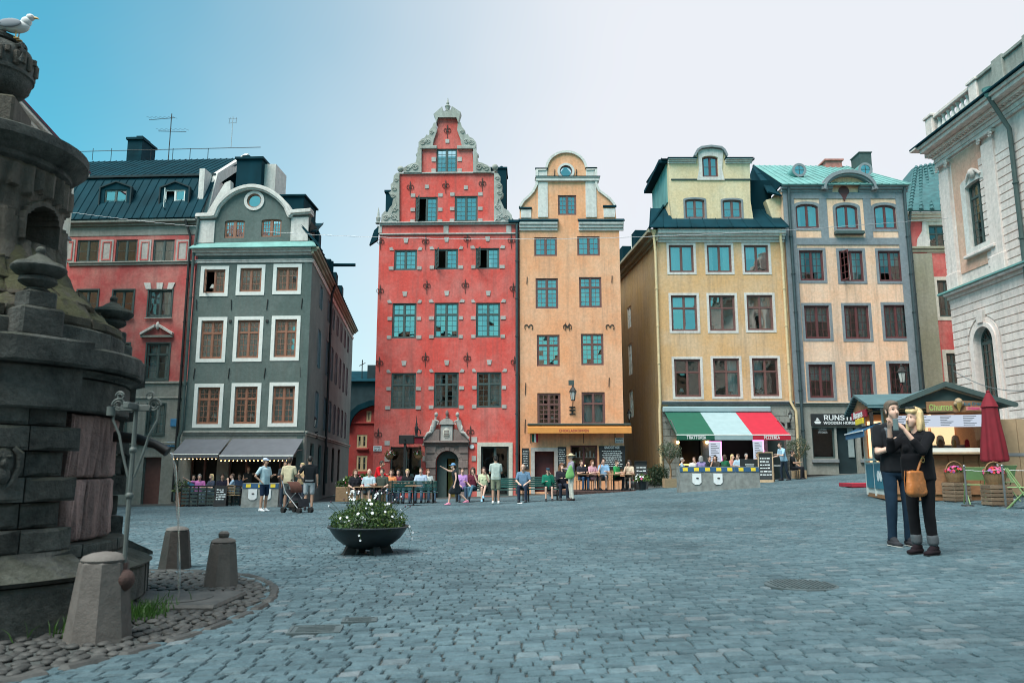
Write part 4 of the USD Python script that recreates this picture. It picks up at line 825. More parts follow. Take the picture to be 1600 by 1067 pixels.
for px, a, b in ((823, 433, 444), (955.5, 431, 442), (820.5, 598, 617), (951, 590, 604), (820, 655, 676), (866, 265, 279), (900, 265, 277)): m = rod(f.x(px, a), f.z(b), f.z(a), .03); m.build('wall_anchor', M['iron'], h)
for px in (826, 886.5, 953):                               # curled iron anchors
    c = f(px, 511); m = MB()
    for s in (-1, 1): t = np.linspace(-.2, 4.2, 11); m.tube(np.stack([c[0] + s * (.02 + .1 - .1 * np.cos(t)), 0 * t - .03, c[1] + .13 * np.sin(t) + .0], 1), .022, 5)
    if px == 886.5: m.cyl((c[0] - .1, -.03, c[1] - .2), (c[0] - .1, -.03, c[1] + .22), .02, seg=5).cyl((c[0] + .1, -.03, c[1] - .2), (c[0] + .1, -.03, c[1] + .22), .02, seg=5).cyl((c[0] - .12, -.03, c[1]), (c[0] + .12, -.03, c[1]), .02, seg=5)
    m.build('wall_anchor', M['iron'], h)
zr = f.z(250); xm = f.w * .47
MB().box(0, .3, .36, 12, 0, zc_ - .2).build('side_wall', M['orange_wash'], h); MB().box(f.w - .3, f.w, .36, 12, 0, zc_ - .2).build('side_wall', M['orange_wash'], h)
seams(h, (-.0, 12, zc_ - .1), (-.0, .37, zc_ - .1), (xm, .37, zr - .3), (xm, 12, zr - .3), 12); seams(h, (f.w + .1, .37, zc_ - .1), (f.w + .1, 12, zc_ - .1), (xm, 12, zr - .3), (xm, .37, zr - .3), 12)
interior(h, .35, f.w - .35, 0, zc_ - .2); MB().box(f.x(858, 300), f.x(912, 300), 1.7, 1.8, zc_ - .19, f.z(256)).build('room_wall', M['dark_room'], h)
# awning: rolled orange canopy on the orange house
aw = f.rect(824, 665, 984, 676); AW = thing('orange_awning', 'rolled-in orange awning with faint red lettering above the orange house cafe', 'awning', f.loc, f.rz)
MB().box(aw[0], aw[1], -.42, -.0, aw[3] + .02, aw[3] + .10, .01).build('hood', M['frame_green'], AW)
MB().slab((aw[0], -.62, aw[2] + .28), (aw[1], -.62, aw[2] + .28), (aw[1], -.06, aw[3]), (aw[0], -.06, aw[3]), .05).build('canopy', M['awning_orange'], AW)
MB().box(aw[0], aw[1], -.64, -.60, aw[2] - .06, aw[2] + .26, .01).build('valance', M['awning_orange'], AW)
lettering('CHOKLADKOPPEN', .13, .004, AW, 'board_red', trn((aw[0] + aw[1]) / 2 - .3, -.642, aw[2] + .02), bold=True, fit=1.55)
for px in (829, 912, 961): x = f.x(px, 690); MB().tube([(x, -.03, aw[2] + .2), (x, -.03, aw[2] - .55)], .018, 5).build('awning_arm', M['iron'], AW)
# ================================================================== the green house
f = Facade(282, 36.2, 474, 36.0, float(gz(-12.3, 36)) - .05); GRE = f
h = thing('green_house', 'grey-green house with a round-topped gable and white-framed brown windows', 'house', f.loc, f.rz); W = []
kw = dict(cas=2, mx=1, fw=.08, rec=.06, sur=.17, surm='frame_white', surp=.025)
for p, lk, o in (((318.5, 421.3, 351.6, 457.8), 'kL', [0]), ((375, 419, 408.5, 456), 'b', None), ((432, 418, 465.5, 454.7), 'n', None)): window(h, f.rect(*p), 'frame_rust', W, mb=2, look=lk, open_=o, pane='glass_mid', **kw)
for p, lk in (((313.5, 501, 348, 560.5), 'c'), ((370.5, 500, 405, 559.5), 'w'), ((429, 499, 463, 558), 'r'), ((308, 605, 342.5, 662.5), 'kn'), ((366, 604, 401.5, 662), 'k'), ((425.5, 603, 460, 661), 'w')): window(h, f.rect(*p), 'frame_rust', W, mt=1, mb=3, trans=.33, look=lk, pane='glass_mid' if p[1] < 600 else 'glass_dark', **kw)
for p in ((351, 344, 382, 372), (408.3, 342.5, 439.5, 370)): window(h, f.rect(*p), 'frame_rust', W, cas=2, mx=2, mb=3, fw=.06, rec=.05, arch=.08, bar=.06, pane='glass')
c = f(397.5, 314); R = 12 / f.sc; circ = Point(*c).buffer(R); W.append(circ)
MB().extr(circ.difference(circ.buffer(-.06)), .02, .1).build('round_window_frame', M['frame_rust'], h); v, fc = trimesh.creation.triangulate_polygon(circ.buffer(-.05), engine='earcut'); obj('round_pane', (np.stack([v[:, 0], 0 * v[:, 0] + .08, v[:, 1]], 1), np.array(fc)), M['glass'], h)
MB().extr(Point(*c).buffer(R + .14).difference(circ), -.05, .02).build('round_surround', M['white_plaster'], h)
zc_ = f.z(389); zA = f.z(337)
arc = [(336 + (454 - 336) * t, 337 - 43.5 * math.sin(PI * t) ** .62) for t in np.linspace(0, 1, 25)]
gable = [(0.15, zc_)] + [tuple(map(float, f(*p))) for p in [(309, 375), (310, 338)] + arc + [(484, 334), (482, 345), (478, 356), (480, 368), (484, 374)]] + [(f.w - .1, zc_)]
shopG = f.rect(297, 712, 338, 768); shopG2 = f.rect(356, 714, 462, 768); W += [sbox(shopG[0], .3, shopG[1], shopG[3]), sbox(shopG2[0], .3, shopG2[1], shopG2[3])]
shell(f, h, Polygon([(0, f.z(676)), (f.w, f.z(676))] + gable[::-1]), W, 'green_wash')
shell(f, h, sbox(0, 0, f.w, f.z(676)), W, 'grey_stone', name='ground_floor_wall')
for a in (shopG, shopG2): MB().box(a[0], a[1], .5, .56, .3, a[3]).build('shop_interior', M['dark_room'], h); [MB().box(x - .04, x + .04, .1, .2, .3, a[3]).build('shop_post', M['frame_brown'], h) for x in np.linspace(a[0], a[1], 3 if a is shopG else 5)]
ln = LineString([tuple(map(float, f(*p))) for p in [(308, 339), (333, 338)] + arc + [(455, 333.5), (487, 331)]]); MB().extr(ln.buffer(.135, cap_style=2), -.16, .4).build('gable_moulding', M['white_plaster'], h); MB().extr(ln.buffer(.06, cap_style=2), -.24, .42).build('gable_moulding_lip', M['white_plaster'], h)
for p in ((309, 345, 335.5, 380), (455, 340, 482, 377)): a = f.rect(*p); MB().box(a[0], a[1], -.06, .02, a[2], a[3]).build('gable_block', M['white_plaster'], h)
cornice(h, -.05, f.w, f.z(399.5), [(.10, 0, .12), (.24, .12, .22), (.34, .22, .34)], 'white_plaster', ends=False); cornice(h, 0, f.w + .03, f.z(411), [(.06, 0, .10), (.09, .10, .16)], 'white_plaster', 'architrave', ends=False)
MB().slab((-.15, -.44, f.z(390.5)), (f.w + .3, -.44, f.z(389.5)), (f.w + .0, .02, f.z(377)), (.0, .02, f.z(379)), .05).build('copper_skirt', M['copper_green'], h)
cornice(h, 0, f.w, f.z(680), [(.06, 0, .10), (.12, .10, .2)], 'grey_stone', 'string_course', ends=False)
for px, py in ((308, 476), (362, 476), (417, 476), (471, 475), (303, 583), (357, 583), (413, 583), (470, 582)): m = rod(f.x(px, py), f.z(py + 8), f.z(py - 8), .04 if px % 2 else -.03); m.build('wall_anchor', M['iron'], h)
for px, py in ((360, 502), (417.5, 501.5)): c = f(px, py); MB().cbox((c[0], -.02, c[1]), (.12, .06, .12)).build('wall_vent', M['iron'], h)
xp = f.x(297, 520); pipe(h, [(.12, -.12, zc_ + 1.6), (.0, -.16, zc_ - .3), (.0, -.14, f.z(672)), (-.12, -.14, f.z(684)), (-.12, -.12, .2)], 'frame_green', .07)
# its long side wall down the lane
sd = np.array([-.119, 1.0]); sd /= np.linalg.norm(sd); B = f.B; SG = Facade(0, 0, 0, 0, f.base, plan=(B, B + sd * 23)); XF = np.linalg.inv(f.mat()) @ SG.mat(); WS = []
zq = [(f.z(495), f.z(560)), (f.z(600), f.z(662)), (f.z(420), f.z(460))]
for k, x in enumerate((3.2, 6.8, 9.2, 11.6, 14.0, 16.4, 18.8)):
    for z0, z1 in zq: window(h, (x, x + 1.0, z0, z1), 'frame_green', WS, mb=2, fw=.07, sur=.1, surm='grey_band', look='n', pane='glass_dark' if k < 3 else 'glass')
for x in (2.0, 5.0, 8.2, 11.5, 15.0): window(h, (x, x + 1.3, .8, f.z(690)), 'iron', WS, fw=.06, pane='glass_dark', name='lane_door')
shell(SG, h, sbox(0.01, 0, 23, zc_), WS, 'green_wash', name='side_wall')
cornice(h, .0, 23, f.z(411), [(.06, 0, .10), (.09, .10, .16)], 'white_plaster', 'architrave', ends=False); cornice(h, -.30, 23, f.z(399.5), [(.10, 0, .12), (.24, .12, .22), (.34, .22, .34)], 'olive_render', 'side_cornice', ends=False)
cornice(h, .0, 23, f.z(680), [(.06, 0, .10), (.12, .10, .2)], 'grey_stone', 'string_course', ends=False)
seams(h, (-.3, -.4, f.z(389)), (23, -.4, f.z(389)), (23, 2.2, f.z(389) + 3.0), (.6, 2.2, f.z(389) + 3.0), 30, name='side_roof')
for x in (1.2, 6.5, 9.5, 13): MB().box(x, x + .9, -.1, 1.6, zc_ + .2, zc_ + 1.25, .02).build('dormer', M['roof_dark'], h)
MB().tube([(5.2, -.1, zc_ + .55), (5.2, -1.6, zc_ + .6)], .09, 6).box(5.08, 5.32, -.4, .1, zc_ + .1, zc_ + .75).build('hoist_beam', M['roof_dark'], h)
pipe(h, [(7.2, -.35, zc_), (7.2, -.14, zc_ - .7), (7.2, -.12, .2)], 'iron', .07)
XF = None
# roofs and chimney behind the gable
zg = f.z(300)
seams(h, (.0, .42, zc_ + 1.0), (f.w, .42, zc_ + 1.0), (f.w - 1, 5, zg), (.6, 5, zg), 10); seams(h, (.0, 12, zc_), (.0, .42, zc_), (.6, 4, zg), (.6, 12, zg), 10)
a = f.rect(452, 297, 466, 326); MB().box(a[0] - .8, a[1], .9, 3, a[2], a[3], .02).box(a[0] - .9, a[1] + .1, .8, 3.1, a[3], a[3] + .08).build('roof_hatch', M['roof_dark'], h)
a = f.rect(341, 222, 383, 304); a = tuple(q * 1.0 for q in a); MB().box(a[0] + .0, a[1] - .0, 2.2, 4.4, a[2] - 1, a[3], .02).box(a[0] - .08, a[1] + .08, 2.1, 4.5, a[3], a[3] + .12).box(a[0] + .1, a[0] + .5, 2.6, 3.2, a[3] + .1, a[3] + .4).build('chimney', M['roof_dark'], h)
b = f.rect(383, 222, 386.5, 290); MB().box(b[0] + .004, b[1] + .5, 2.6, 4.3, b[2], b[3] - .1).build('chimney_side', M['white_plaster'], h)
MB().extr(Polygon([tuple(map(float, f(*p))) for p in ((300, 338), (316, 335), (345, 292), (345, 268), (336, 272), (308, 318))]), 1.2, 1.6).build('fire_wall', M['white_plaster'], h)
MB().slab(*[(lambda q, y: (q[0], y, q[1]))(f(*p), y) for p, y in (((312, 333), .7), ((336, 331), .7), ((352, 292), 1.9), ((337, 296), 1.9))], .06).build('saddle_roof', M['roof_dark'], h)
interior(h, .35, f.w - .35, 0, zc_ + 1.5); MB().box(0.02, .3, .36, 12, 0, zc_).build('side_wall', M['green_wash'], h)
# ================================================================== the old red house at the left with the dark mansard roof
f = Facade(78, 40.4, 283.5, 40.0, float(gz(-20, 40)) - .05); OLD = f
h = thing('old_red_house', 'worn red house with a dark mansard roof and two dormers, behind the fountain', 'house', f.loc, f.rz); W = []
for p, lk in (((120, 375, 154, 409.5), 'n'), ((180.5, 374.5, 214, 409.5), 'n'), ((239, 374.5, 272, 409.5), 'c')): window(h, f.rect(*p), 'frame_green', W, mb=1, fw=.07, rec=.05, look=lk, sep=True)
for p, lk in (((231.8, 453.5, 268, 494.5), 'c'), ((176, 453.5, 208, 494.5), 'n'), ((120, 453.5, 152, 494.5), 'n')): window(h, f.rect(*p), 'frame_green', W, mb=1, fw=.07, rec=.05, look=lk, sep=True, sur=.07, surm='frame_green', sill='quoin')
for p, lk in (((228.5, 537, 263.5, 593), 'c'), ((165, 537, 200, 593), 'n')): window(h, f.rect(*p), 'frame_green', W, mb=2, trans=.3, fw=.07, rec=.05, look=lk, sur=.08, surm='frame_green', pane='glass_dark')
for p in ((229.5, 631, 257, 679), (170, 631, 197, 679)): window(h, f.rect(*p), 'frame_green', W, mb=2, fw=.08, rec=.05, look='w', pane='glass_dark', sur=.06, surm='frame_green')
dr = f.rect(222, 714, 250, 783); dr = (dr[0], dr[1], .05, dr[3]); W.append(sbox(dr[0], dr[2], dr[1], dr[3])); MB().box(dr[0], dr[1], .25, .3, dr[2], dr[3]).build('door', M['frame_brown'], h)
zt = f.z(346)
shell(f, h, sbox(-5, f.z(596), f.w, zt), W, 'red_old'); shell(f, h, sbox(-5, 0, f.w, f.z(596)), W, 'grey_stone', name='ground_floor_wall')
for px0, px1 in ((157, 177), (217, 236), (275, 296), (98, 117)): a = f.rect(px0, 375, px1, 410); o = sbox(a[0], a[2], a[1], a[3]); MB().extr(o, -.03, .02).build('painted_panel', M['quoin'], h); MB().extr(o.buffer(-.1).difference(o.buffer(-.17)), -.055, -.025).build('panel_moulding', M['red_old'], h)
cornice(h, -5, f.w, f.z(369), [(.03, 0, .55), (.16, .55, .68), (.34, .68, zt - f.z(369))], 'grey_stone', ends=False); cornice(h, 0, f.w, f.z(415), [(.08, 0, .12), (.13, .12, .2)], 'grey_stone', 'string_course', ends=False); cornice(h, 0, f.w, f.z(600), [(.07, 0, .12)], 'grey_stone', 'string_course', ends=False); cornice(h, 0, f.w, f.z(623), [(.05, 0, .1)], 'grey_stone', 'string_course', ends=False); cornice(h, 0, f.w, f.z(695), [(.09, 0, .14)], 'grey_stone', 'string_course', ends=False)
for px in (233, 250, 266): a = f.rect(px - 4, 442, px + 4, 452); s = (px - 250) / 17 * .1; MB().extr(Polygon([(a[0], a[2]), (a[1], a[2]), (a[1] + .04 + s, a[3]), (a[0] - .04 + s, a[3])]), -.05, .02).build('stone_block', M['white_plaster'], h)
a = f.rect(222, 511, 272, 524); c = (a[0] + a[1]) / 2
for s in (-1, 1): MB().extr(Polygon([(c + s * .12, a[3] - .02), (c + s * .12, a[3] + .12), (c + s * (c - a[0]), a[2] + .13), (c + s * (c - a[0]), a[2])]), -.22, .02).build('pediment', M['white_plaster'], h)
MB().sph((c, -.08, a[3] + .05), (.1, .1, .22)).build('pediment_urn', M['white_plaster'], h, smooth=True); MB().box(a[0], a[1], -.16, .02, a[2] - .12, a[2] - .01).build('lintel', M['grey_stone'], h)
# roof: steep lower slope with dormers, shallow upper slope with a railing
ze, zk = f.z(345), None; yk = 1.4; d_ = ray(200, 276.6); Yk = 41.6; zk = CAMZ + d_[2] * Yk - f.base; Yr = 45.5; zr = CAMZ + ray(200, 248.5)[2] * Yr - f.base
seams(h, (-5.3, -.4, ze), (f.w + .2, -.4, ze), (f.w + .2, 1.4, zk), (-5.3, 1.4, zk), 27, name='mansard_slope'); seams(h, (-5.3, 1.3, zk + .02), (f.w + .2, 1.3, zk + .02), (f.w + .4, 5.4, zr), (-5.3, 5.4, zr), 34, name='upper_roof'); MB().box(-5.3, f.w + .2, 1.22, 1.34, zk - .05, zk + .07).build('roof_break', M['roof_black'], h); MB().box(-5.3, f.w + .3, 5.4, 10, 0, zr - .1).build('rear_wall', M['roof_dark'], h)
for p, o in (((158.5, 294, 193.5, 326.5), None), ((253, 294, 285, 326.5), [0])):
    a = f.rect(*p); a = tuple(q for q in a); WD = []; XF = trn(0, .25, 0)
    window(h, a, 'frame_white' if o else 'frame_green', WD, mb=1, fw=.06, rec=.04, look='n', sep=True, open_=o, pane='glass')
    P = Polygon([(a[0] - .22, a[2] - .15), (a[1] + .22, a[2] - .15), (a[1] + .22, a[3] + .1), ((a[0] + a[1]) / 2, a[3] + .42), (a[0] - .22, a[3] + .1)]); MB().extr(P.difference(WD[0]), 0, .1).build('dormer_front', M['roof_dark'], h); MB().extr(P.difference(P.buffer(-.06)), .1, 1.6).build('dormer_cheeks', M['roof_dark'], h); MB().extr(P.buffer(.07).difference(P), -.08, .12).build('dormer_trim', M['roof_black'], h); MB().extr(P.buffer(-.06), 1.0, 1.05).build('dormer_inside', M['dark_room'], h); XF = None
def roofpt(px, py, Y): p = at(px, py, Y); q = np.linalg.inv(f.mat()) @ np.append(p, 1); return q[:3]
zrail = roofpt(200, 232, 45.5)[2]
for px in (118, 145, 174, 236, 270, 297, 325): q = roofpt(px, 240, 45.5); MB().cyl((q[0], q[1], zr - .1), (q[0], q[1], zrail), .02, seg=4).build('rail_post', M['iron'], h)
MB().tube([(-5, 5.4, zrail), (f.w + 1, 5.4, zrail)], .022, 5).build('roof_rail', M['iron'], h)
a = roofpt(204, 250, 46.5), roofpt(230, 218, 46.5); MB().box(a[0][0], a[1][0], 5.6, 7.2, zr - .4, a[1][2] - .25).build('chimney_stack', M['roof_dark'], h); MB().box(a[0][0] - .08, a[1][0] + .08, 5.5, 7.3, a[1][2] - .25, a[1][2] - .1).box(a[0][0] + .3, a[1][0] - .25, 6, 7, a[1][2] - .1, a[1][2] + .2).build('chimney_cap', M['roof_dark'], h)
pipe(h, [(f.w - .55, -.35, zt - .1), (f.w - .3, -.14, zt - 1.0), (f.w - .3, -.12, .2)], 'iron', .07); interior(h, .3, f.w - .3, 0, zt)
MB().box(f.w - .3, f.w, .36, 10, 0, zk).build('side_wall', M['white_plaster'], h); MB().extx(Polygon([(.2, ze - .2), (1.3, zk + .1), (5.3, zr + .25), (5.6, zr - .2), (1.6, zk - .4), (1.0, ze - .2)]), f.w + .05, f.w + .3).build('fire_wall', M['white_plaster'], h)
def sign(px0, py0, px1, py1, F, name, label, mat, text=None, tm='text_black', cat='sign', y=-.03, group=None):
    a = F.rect(px0, py0, px1, py1); p = F.world(a[0], y, a[2]); s = thing(name, label, cat, p, F.rz, group)
    MB().box(0, a[1] - a[0], -.03, .0, 0, a[3] - a[2], .008).build('plate', M[mat], s)
    if text:
        hh = (a[3] - a[2]); n = len(text)
        for k, tx in enumerate(text): lettering(tx, hh * .55 / n, .003, s, tm, trn((a[1] - a[0]) / 2, -.033, hh * (1 - (k + 1) / n) + hh * .25 / n), bold=True, fit=(a[1] - a[0]) * .8)
    return s
sign(267, 654, 277, 666, f, 'wall_sign', 'small blue and white square sign on the old red house', 'sign_blue'); sign(261, 690, 283, 698, f, 'street_sign', 'blue street name plate on the old red house', 'sign_blue', ['STORTORGET'], 'sign_white')
# rooftop antenna
q = at(263, 248, 45.5); an = thing('tv_antenna', 'tall thin television antenna on the dark roof left of the chimneys', 'antenna', q); top = at(263, 178, 45.5)[2] - q[2]
m = MB().cyl((0, 0, -.2), (0, 0, top), .03, seg=5); m.build('mast', M['iron'], an)
for zz_, l0, l1, sl in ((top - .25, -1.4, .2, -.2), (top - 1.05, -.75, 1.0, -.25)):
    m = MB().tube([(l0, 0, zz_ - sl * l0 * .6), (l1, 0, zz_ - sl * -.0 + sl * l1 * .6)], .02, 4)
    for t in np.linspace(l0, l1, 7): m.tube([(t, -.35, zz_ - .1), (t, .35, zz_ + .1)], .008, 4)
    m.build('aerial', M['iron'], an)
q = at(362, 214, 40.5); a2 = thing('roof_aerial', 'small aerial on the dark chimney beside the green house gable', 'antenna', q); MB().cyl((0, 0, -.6), (0, 0, 1.2), .02, seg=5).tube([(-.25, 0, 1.1), (.25, 0, 1.05)], .012, 4).tube([(-.2, 0, .8), (.2, 0, .85)], .012, 4).cyl((-.2, 0, .8), (-.15, 0, 1.15), .015, seg=4).cyl((.2, 0, .8), (.2, 0, 1.15), .015, seg=4).build('mast', M['metal_grey'], a2)
# ================================================================== the cream building on the far left
A_, B_ = np.array([-17.8, 15.0]), np.array([-22.1, 37.0]); f = Facade(0, 0, 0, 0, float(gz(-21, 34)) - .2, plan=(A_, B_)); CRL = f
h = thing('cream_corner_building', 'cream building half hidden behind the fountain at the far left', 'building', f.loc, f.rz); W = []; zt = f.z(268, 122)
for x in (f.w - 1.9, f.w - 4.6, f.w - 7.4, f.w - 10.2):
    for z in (1.2, 4.6, 7.9, 11.0):
        if z + 1.9 < zt: window(h, (x, x + 1.1, z, z + 1.8), 'frame_brown', W, mb=1, trans=.3, fw=.08, sur=.15, surm='white_plaster', look='c'); MB().box(x - .3, x + 1.4, -.3, .02, z + 2.0, z + 2.12).build('window_hood', M['lead_trim'], h)
shell(f, h, sbox(0, 0, f.w, zt), W, 'cream_bright'); cornice(h, 0, f.w, zt - .5, [(.12, 0, .15), (.3, .15, .3), (.5, .3, .45)], 'white_plaster'); MB().slab((-.5, -.6, zt + .0), (f.w + .4, -.6, zt + .0), (f.w, 3, zt + 2.2), (-.5, 3, zt + 2.2), .08).build('roof', simple('roof_plum', (.12, .035, .06), .6, .3, 2), h)
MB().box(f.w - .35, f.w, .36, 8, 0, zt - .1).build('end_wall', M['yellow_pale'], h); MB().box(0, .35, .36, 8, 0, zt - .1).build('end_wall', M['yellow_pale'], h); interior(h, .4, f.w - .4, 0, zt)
# ================================================================== the small red house and the roofs at the end of the lane
f = Facade(540, 62, 592, 62, float(gz(-11, 60)) - .1)
h = thing('red_lane_house', 'small red house with pale window frames at the end of the lane', 'house', f.loc, f.rz); W = []
for p in ((557.5, 679, 573.5, 699.5), (557, 711.5, 573.5, 736)): window(h, f.rect(*p), 'pipe_cream', W, cas=2, mb=1, fw=.12, rec=.02, bar=.09)
window(h, f.rect(572.5, 642, 580, 659), 'pipe_cream', W, cas=1, fw=.12, rec=.02)
shell(f, h, Polygon([(0, -.5), (f.w, -.5), (f.w, f.z(632)), f(577, 632), f(560, 640), f(550, 652), f(546, 660), (0, f.z(661))]), W, 'red_lane'); MB().box(0, f.w, .6, .7, 0, f.z(640)).build('room_wall', M['dark_room'], h)
cornice(h, 0, f.w, f.z(662), [(.1, 0, .15)], 'red_lane', 'string_course', ends=False)
for py in (703, 741): cornice(h, f.x(556), f.x(575), f.z(py), [(.15, 0, .15)], 'red_lane', 'sill_box', ends=False)
ln = LineString([tuple(map(float, f(*p))) for p in ((544, 664), (547, 654), (553, 645), (562, 637), (580, 630), (592, 629))]); MB().extr(ln.buffer(.22), -.35, 4).build('roof', M['roof_dark'], h)
h = thing('blue_roofed_house', 'distant house with dark blue-green roof and chimney above the red lane house', 'house', at(563, 729.5, 75) * [1, 1, 0] + [0, 0, -1.5])
zz_ = at(563, 596, 75)[2] + 1.5; MB().box(-3, 3, 0, 6, 0, zz_).build('wall', M['roof_black'], h); MB().extx(Polygon([(-.4, zz_), (6.4, zz_), (3, zz_ + 1.4)]), -3.2, 3.2).build('roof', M['roof_dark'], h); MB().box(.3, 2.2, .5, 2, zz_, zz_ + 1.7).build('chimney', M['roof_black'], h); MB().tube([(-.2, .4, zz_), (-.2, .4, zz_ + 2.2)], .05, 4).tube([(-.5, .4, zz_ + 1.6), (.1, .4, zz_ + 1.9)], .04, 4).build('aerial', M['iron'], h)
# ================================================================== the yellow house with the tricolour awning
f = Facade(1037, 42, 1246, 42, float(gz(11, 42)) - .05); YEL = f
h = thing('yellow_house', 'broad yellow house with a tall attic front above a dark green roof', 'house', f.loc, f.rz); W = []
kw = dict(cas=2, fw=.09, rec=.06, sur=.13, surm='white_plaster', surp=.02, sep=True, bar=.04)
for p, lk in (((1045.5, 383, 1084, 425.5), 'w'), ((1105, 383, 1143, 425.5), 'c'), ((1163, 383, 1201, 425.5), 'b')): window(h, f.rect(*p), 'frame_brown', W, look=lk, **kw)
for p, lk, o in (((1049, 461.5, 1089.5, 517), 'b', [0]), ((1108.5, 461.5, 1149, 517), 'p', None), ((1167.5, 461, 1208, 516), 'r', None)): window(h, f.rect(*p), 'frame_brown', W, trans=.36, look=lk, **kw)
for p, lk in (((1054, 561, 1095, 620), 'kLp'), ((1115, 560, 1156, 619.5), 'rpk'), ((1176, 559.5, 1216.5, 619), 'lp')): window(h, f.rect(*p), 'frame_brown', W, trans=.35, look=lk, pane='glass_dark', **kw)
zt = f.z(360.5); zg = f.z(631)
zS = f.z(646); op1 = f.rect(1062, 686, 1098, 752); op2 = f.rect(1112, 686, 1186, 752); op3 = f.rect(1200, 664, 1229, 752)
for a in (op1, op2): W.append(sbox(a[0], .05, a[1], a[3] + .25))
r3_ = (op3[1] - op3[0]) / 2; P3 = Polygon([(op3[0], .05), (op3[1], .05)] + [((op3[0] + op3[1]) / 2 + r3_ * math.cos(a), op3[3] + r3_ * .45 * math.sin(a)) for a in np.linspace(0, PI, 11)]); W.append(P3)
shell(f, h, sbox(0, zg, f.w, zt), W, 'yellow_wash')
gw = sbox(0.01, 0, f.w - .01, zg)
for p in W: gw = gw.difference(p)
MB().extr(gw, .05, .35).build('ground_floor_wall', M['grey_stone'], h)
n = 11                                                      # rusticated blocks of the ground floor
for k in range(n):
    a, b = zg * k / n * .93, zg * (k + 1) / n * .93; xs = np.arange(0, f.w + .01, .85) + (.42 if k % 2 else 0); xs = np.unique(np.clip(np.concatenate([[0], xs, [f.w]]), 0, f.w))
    for x0_, x1_ in zip(xs[:-1], xs[1:]):
        o = sbox(x0_ + .012, a + .012, x1_ - .012, b - .012)
        for p in W[-3:]: o = o.difference(p)
        for g in getattr(o, 'geoms', [o]):
            if g.area > .02: MB().extr(g, -.02 - rng.uniform(0, .01), .06).build('stone_block', M['grey_stone'], h)
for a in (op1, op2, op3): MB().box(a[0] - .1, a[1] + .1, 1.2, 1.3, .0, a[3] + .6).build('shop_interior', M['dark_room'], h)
MB().box(op1[0] + .1, op1[1] - .1, .9, .95, .95, 1.02).build('lit_bar', M['glow_orange'], h); MB().box(op3[0], op3[1], .3, .36, .05, op3[3] + .5).build('door', M['frame_green'], h)
cornice(h, 0, f.w, zg - .02, [(.06, 0, .1), (.13, .1, .17)], 'grey_band', 'string_course', ends=False)
cornice(h, 0, f.w, f.z(379), [(.08, 0, .14), (.18, .14, .3), (.34, .3, .42), (.44, .42, zt - f.z(379))], 'white_plaster', ends=False)
# the roof: dark skirt with upturned eaves, attic front, upper roof
yk, zk = 1.3, f.z(308); 
seams(h, (-.5, -.62, zt + .02), (f.w + .1, -.62, zt + .02), (f.w - .1, 1.5, f.z(312)), (-.0, 1.5, f.z(312)), 10, name='eaves_roof')
def LP(px, py, y): q = np.linalg.inv(f.mat()) @ np.append(at(px, py, 42 + y), 1); return q[:3]
m = MB(); a0 = f.rect(1051, 244, 1176.5, 342); XF = trn(0, .3, 0); WA = []
window(h, f.rect(1099.5, 241.5, 1123.5, 273.5), 'frame_wine', WA, mb=1, mx=0, arch=.12, fw=.07, rec=.05, sep=True)
for p, lk in (((1072.5, 308.5, 1103, 338.5), 'n'), ((1131.5, 309.5, 1161, 338.5), 'p')): window(h, f.rect(*p), 'frame_brown', WA, mb=1, arch=.1, fw=.08, rec=.05, look=lk, sep=True, sur=.1, surm='grey_band')
ol = Polygon([tuple(map(float, f(*p))) for p in ((1052, 342), (1052, 338), (1048, 310), (1046, 246), (1088, 246), (1090, 232), (1096, 229), (1112, 227.5), (1128, 229), (1134, 232), (1136, 246), (1174, 246), (1175, 310), (1180, 342))])
shell(f, h, ol, WA, 'yellow_pale', name='attic_front')
sur = Polygon([tuple(map(float, f(*p))) for p in ((1091, 279), (1094, 262), (1092, 234), (1097, 231), (1112, 229.5), (1127, 231), (1132, 234), (1130, 262), (1134, 279))])
MB().extr(sur.difference(WA[0].buffer(.02)), -.06, .02).build('attic_surround', M['white_plaster'], h)
ln = LineString([tuple(map(float, f(*p))) for p in ((1087, 241), (1091, 233), (1097, 229), (1112, 227), (1128, 229), (1133, 233), (1137, 241))]); MB().extr(ln.buffer(.06), -.22, .5).build('attic_hood', M['lead_trim'], h)
for x0_, x1_ in ((1045, 1089), (1135, 1177)): cornice(h, f.x(x0_, 250), f.x(x1_, 250), f.z(253), [(.07, 0, .1), (.16, .1, .18), (.25, .18, .24)], 'white_plaster', 'attic_cornice', ends=False); cornice(h, f.x(x0_, 250) - .05, f.x(x1_, 250) + .05, f.z(253), [(.29, .245, .3)], 'roof_dark', 'attic_flashing', ends=False)
for x0_, x1_ in ((1050, 1091), (1134, 1176)): cornice(h, f.x(x0_, 278), f.x(x1_, 278), f.z(279), [(.06, 0, .09)], 'frame_green', 'string_course', ends=False)
XF = None
aL, aR = f.x(1047, 290), f.x(1177, 290); ztop = f.z(246) + .1
MB().box(aL, aR, .66, 5.5, zt, ztop - .05).build('attic_body', M['yellow_pale'], h); seams(h, (aL - .35, .4, ztop), (aR + .3, .4, ztop), (aR + .3, 5.5, ztop + .5), (aL - .35, 5.5, ztop + .5), 8, name='attic_roof')
SL = MB(); 
for k in range(10): y = .7 + k * .45; SL.box(aL - .06, aL - .0, y, y + .4, f.z(310), ztop - .25)
SL.build('side_boarding', M['copper_green'], h)
MB().box(aL - .5, aL + .1, .5, 5.6, ztop - .22, ztop - .02).build('side_eave', M['roof_dark'], h)
seams(h, (-.5, 9, zt + .05), (-.5, -.62, zt + .05), (aL - .1, 1.5, f.z(306)), (aL - .1, 9, f.z(306)), 12, name='side_roof')
MB().box(aR + .02, f.w - .1, 1.4, 5, zt, f.z(268)).build('upper_roof', M['roof_dark'], h)
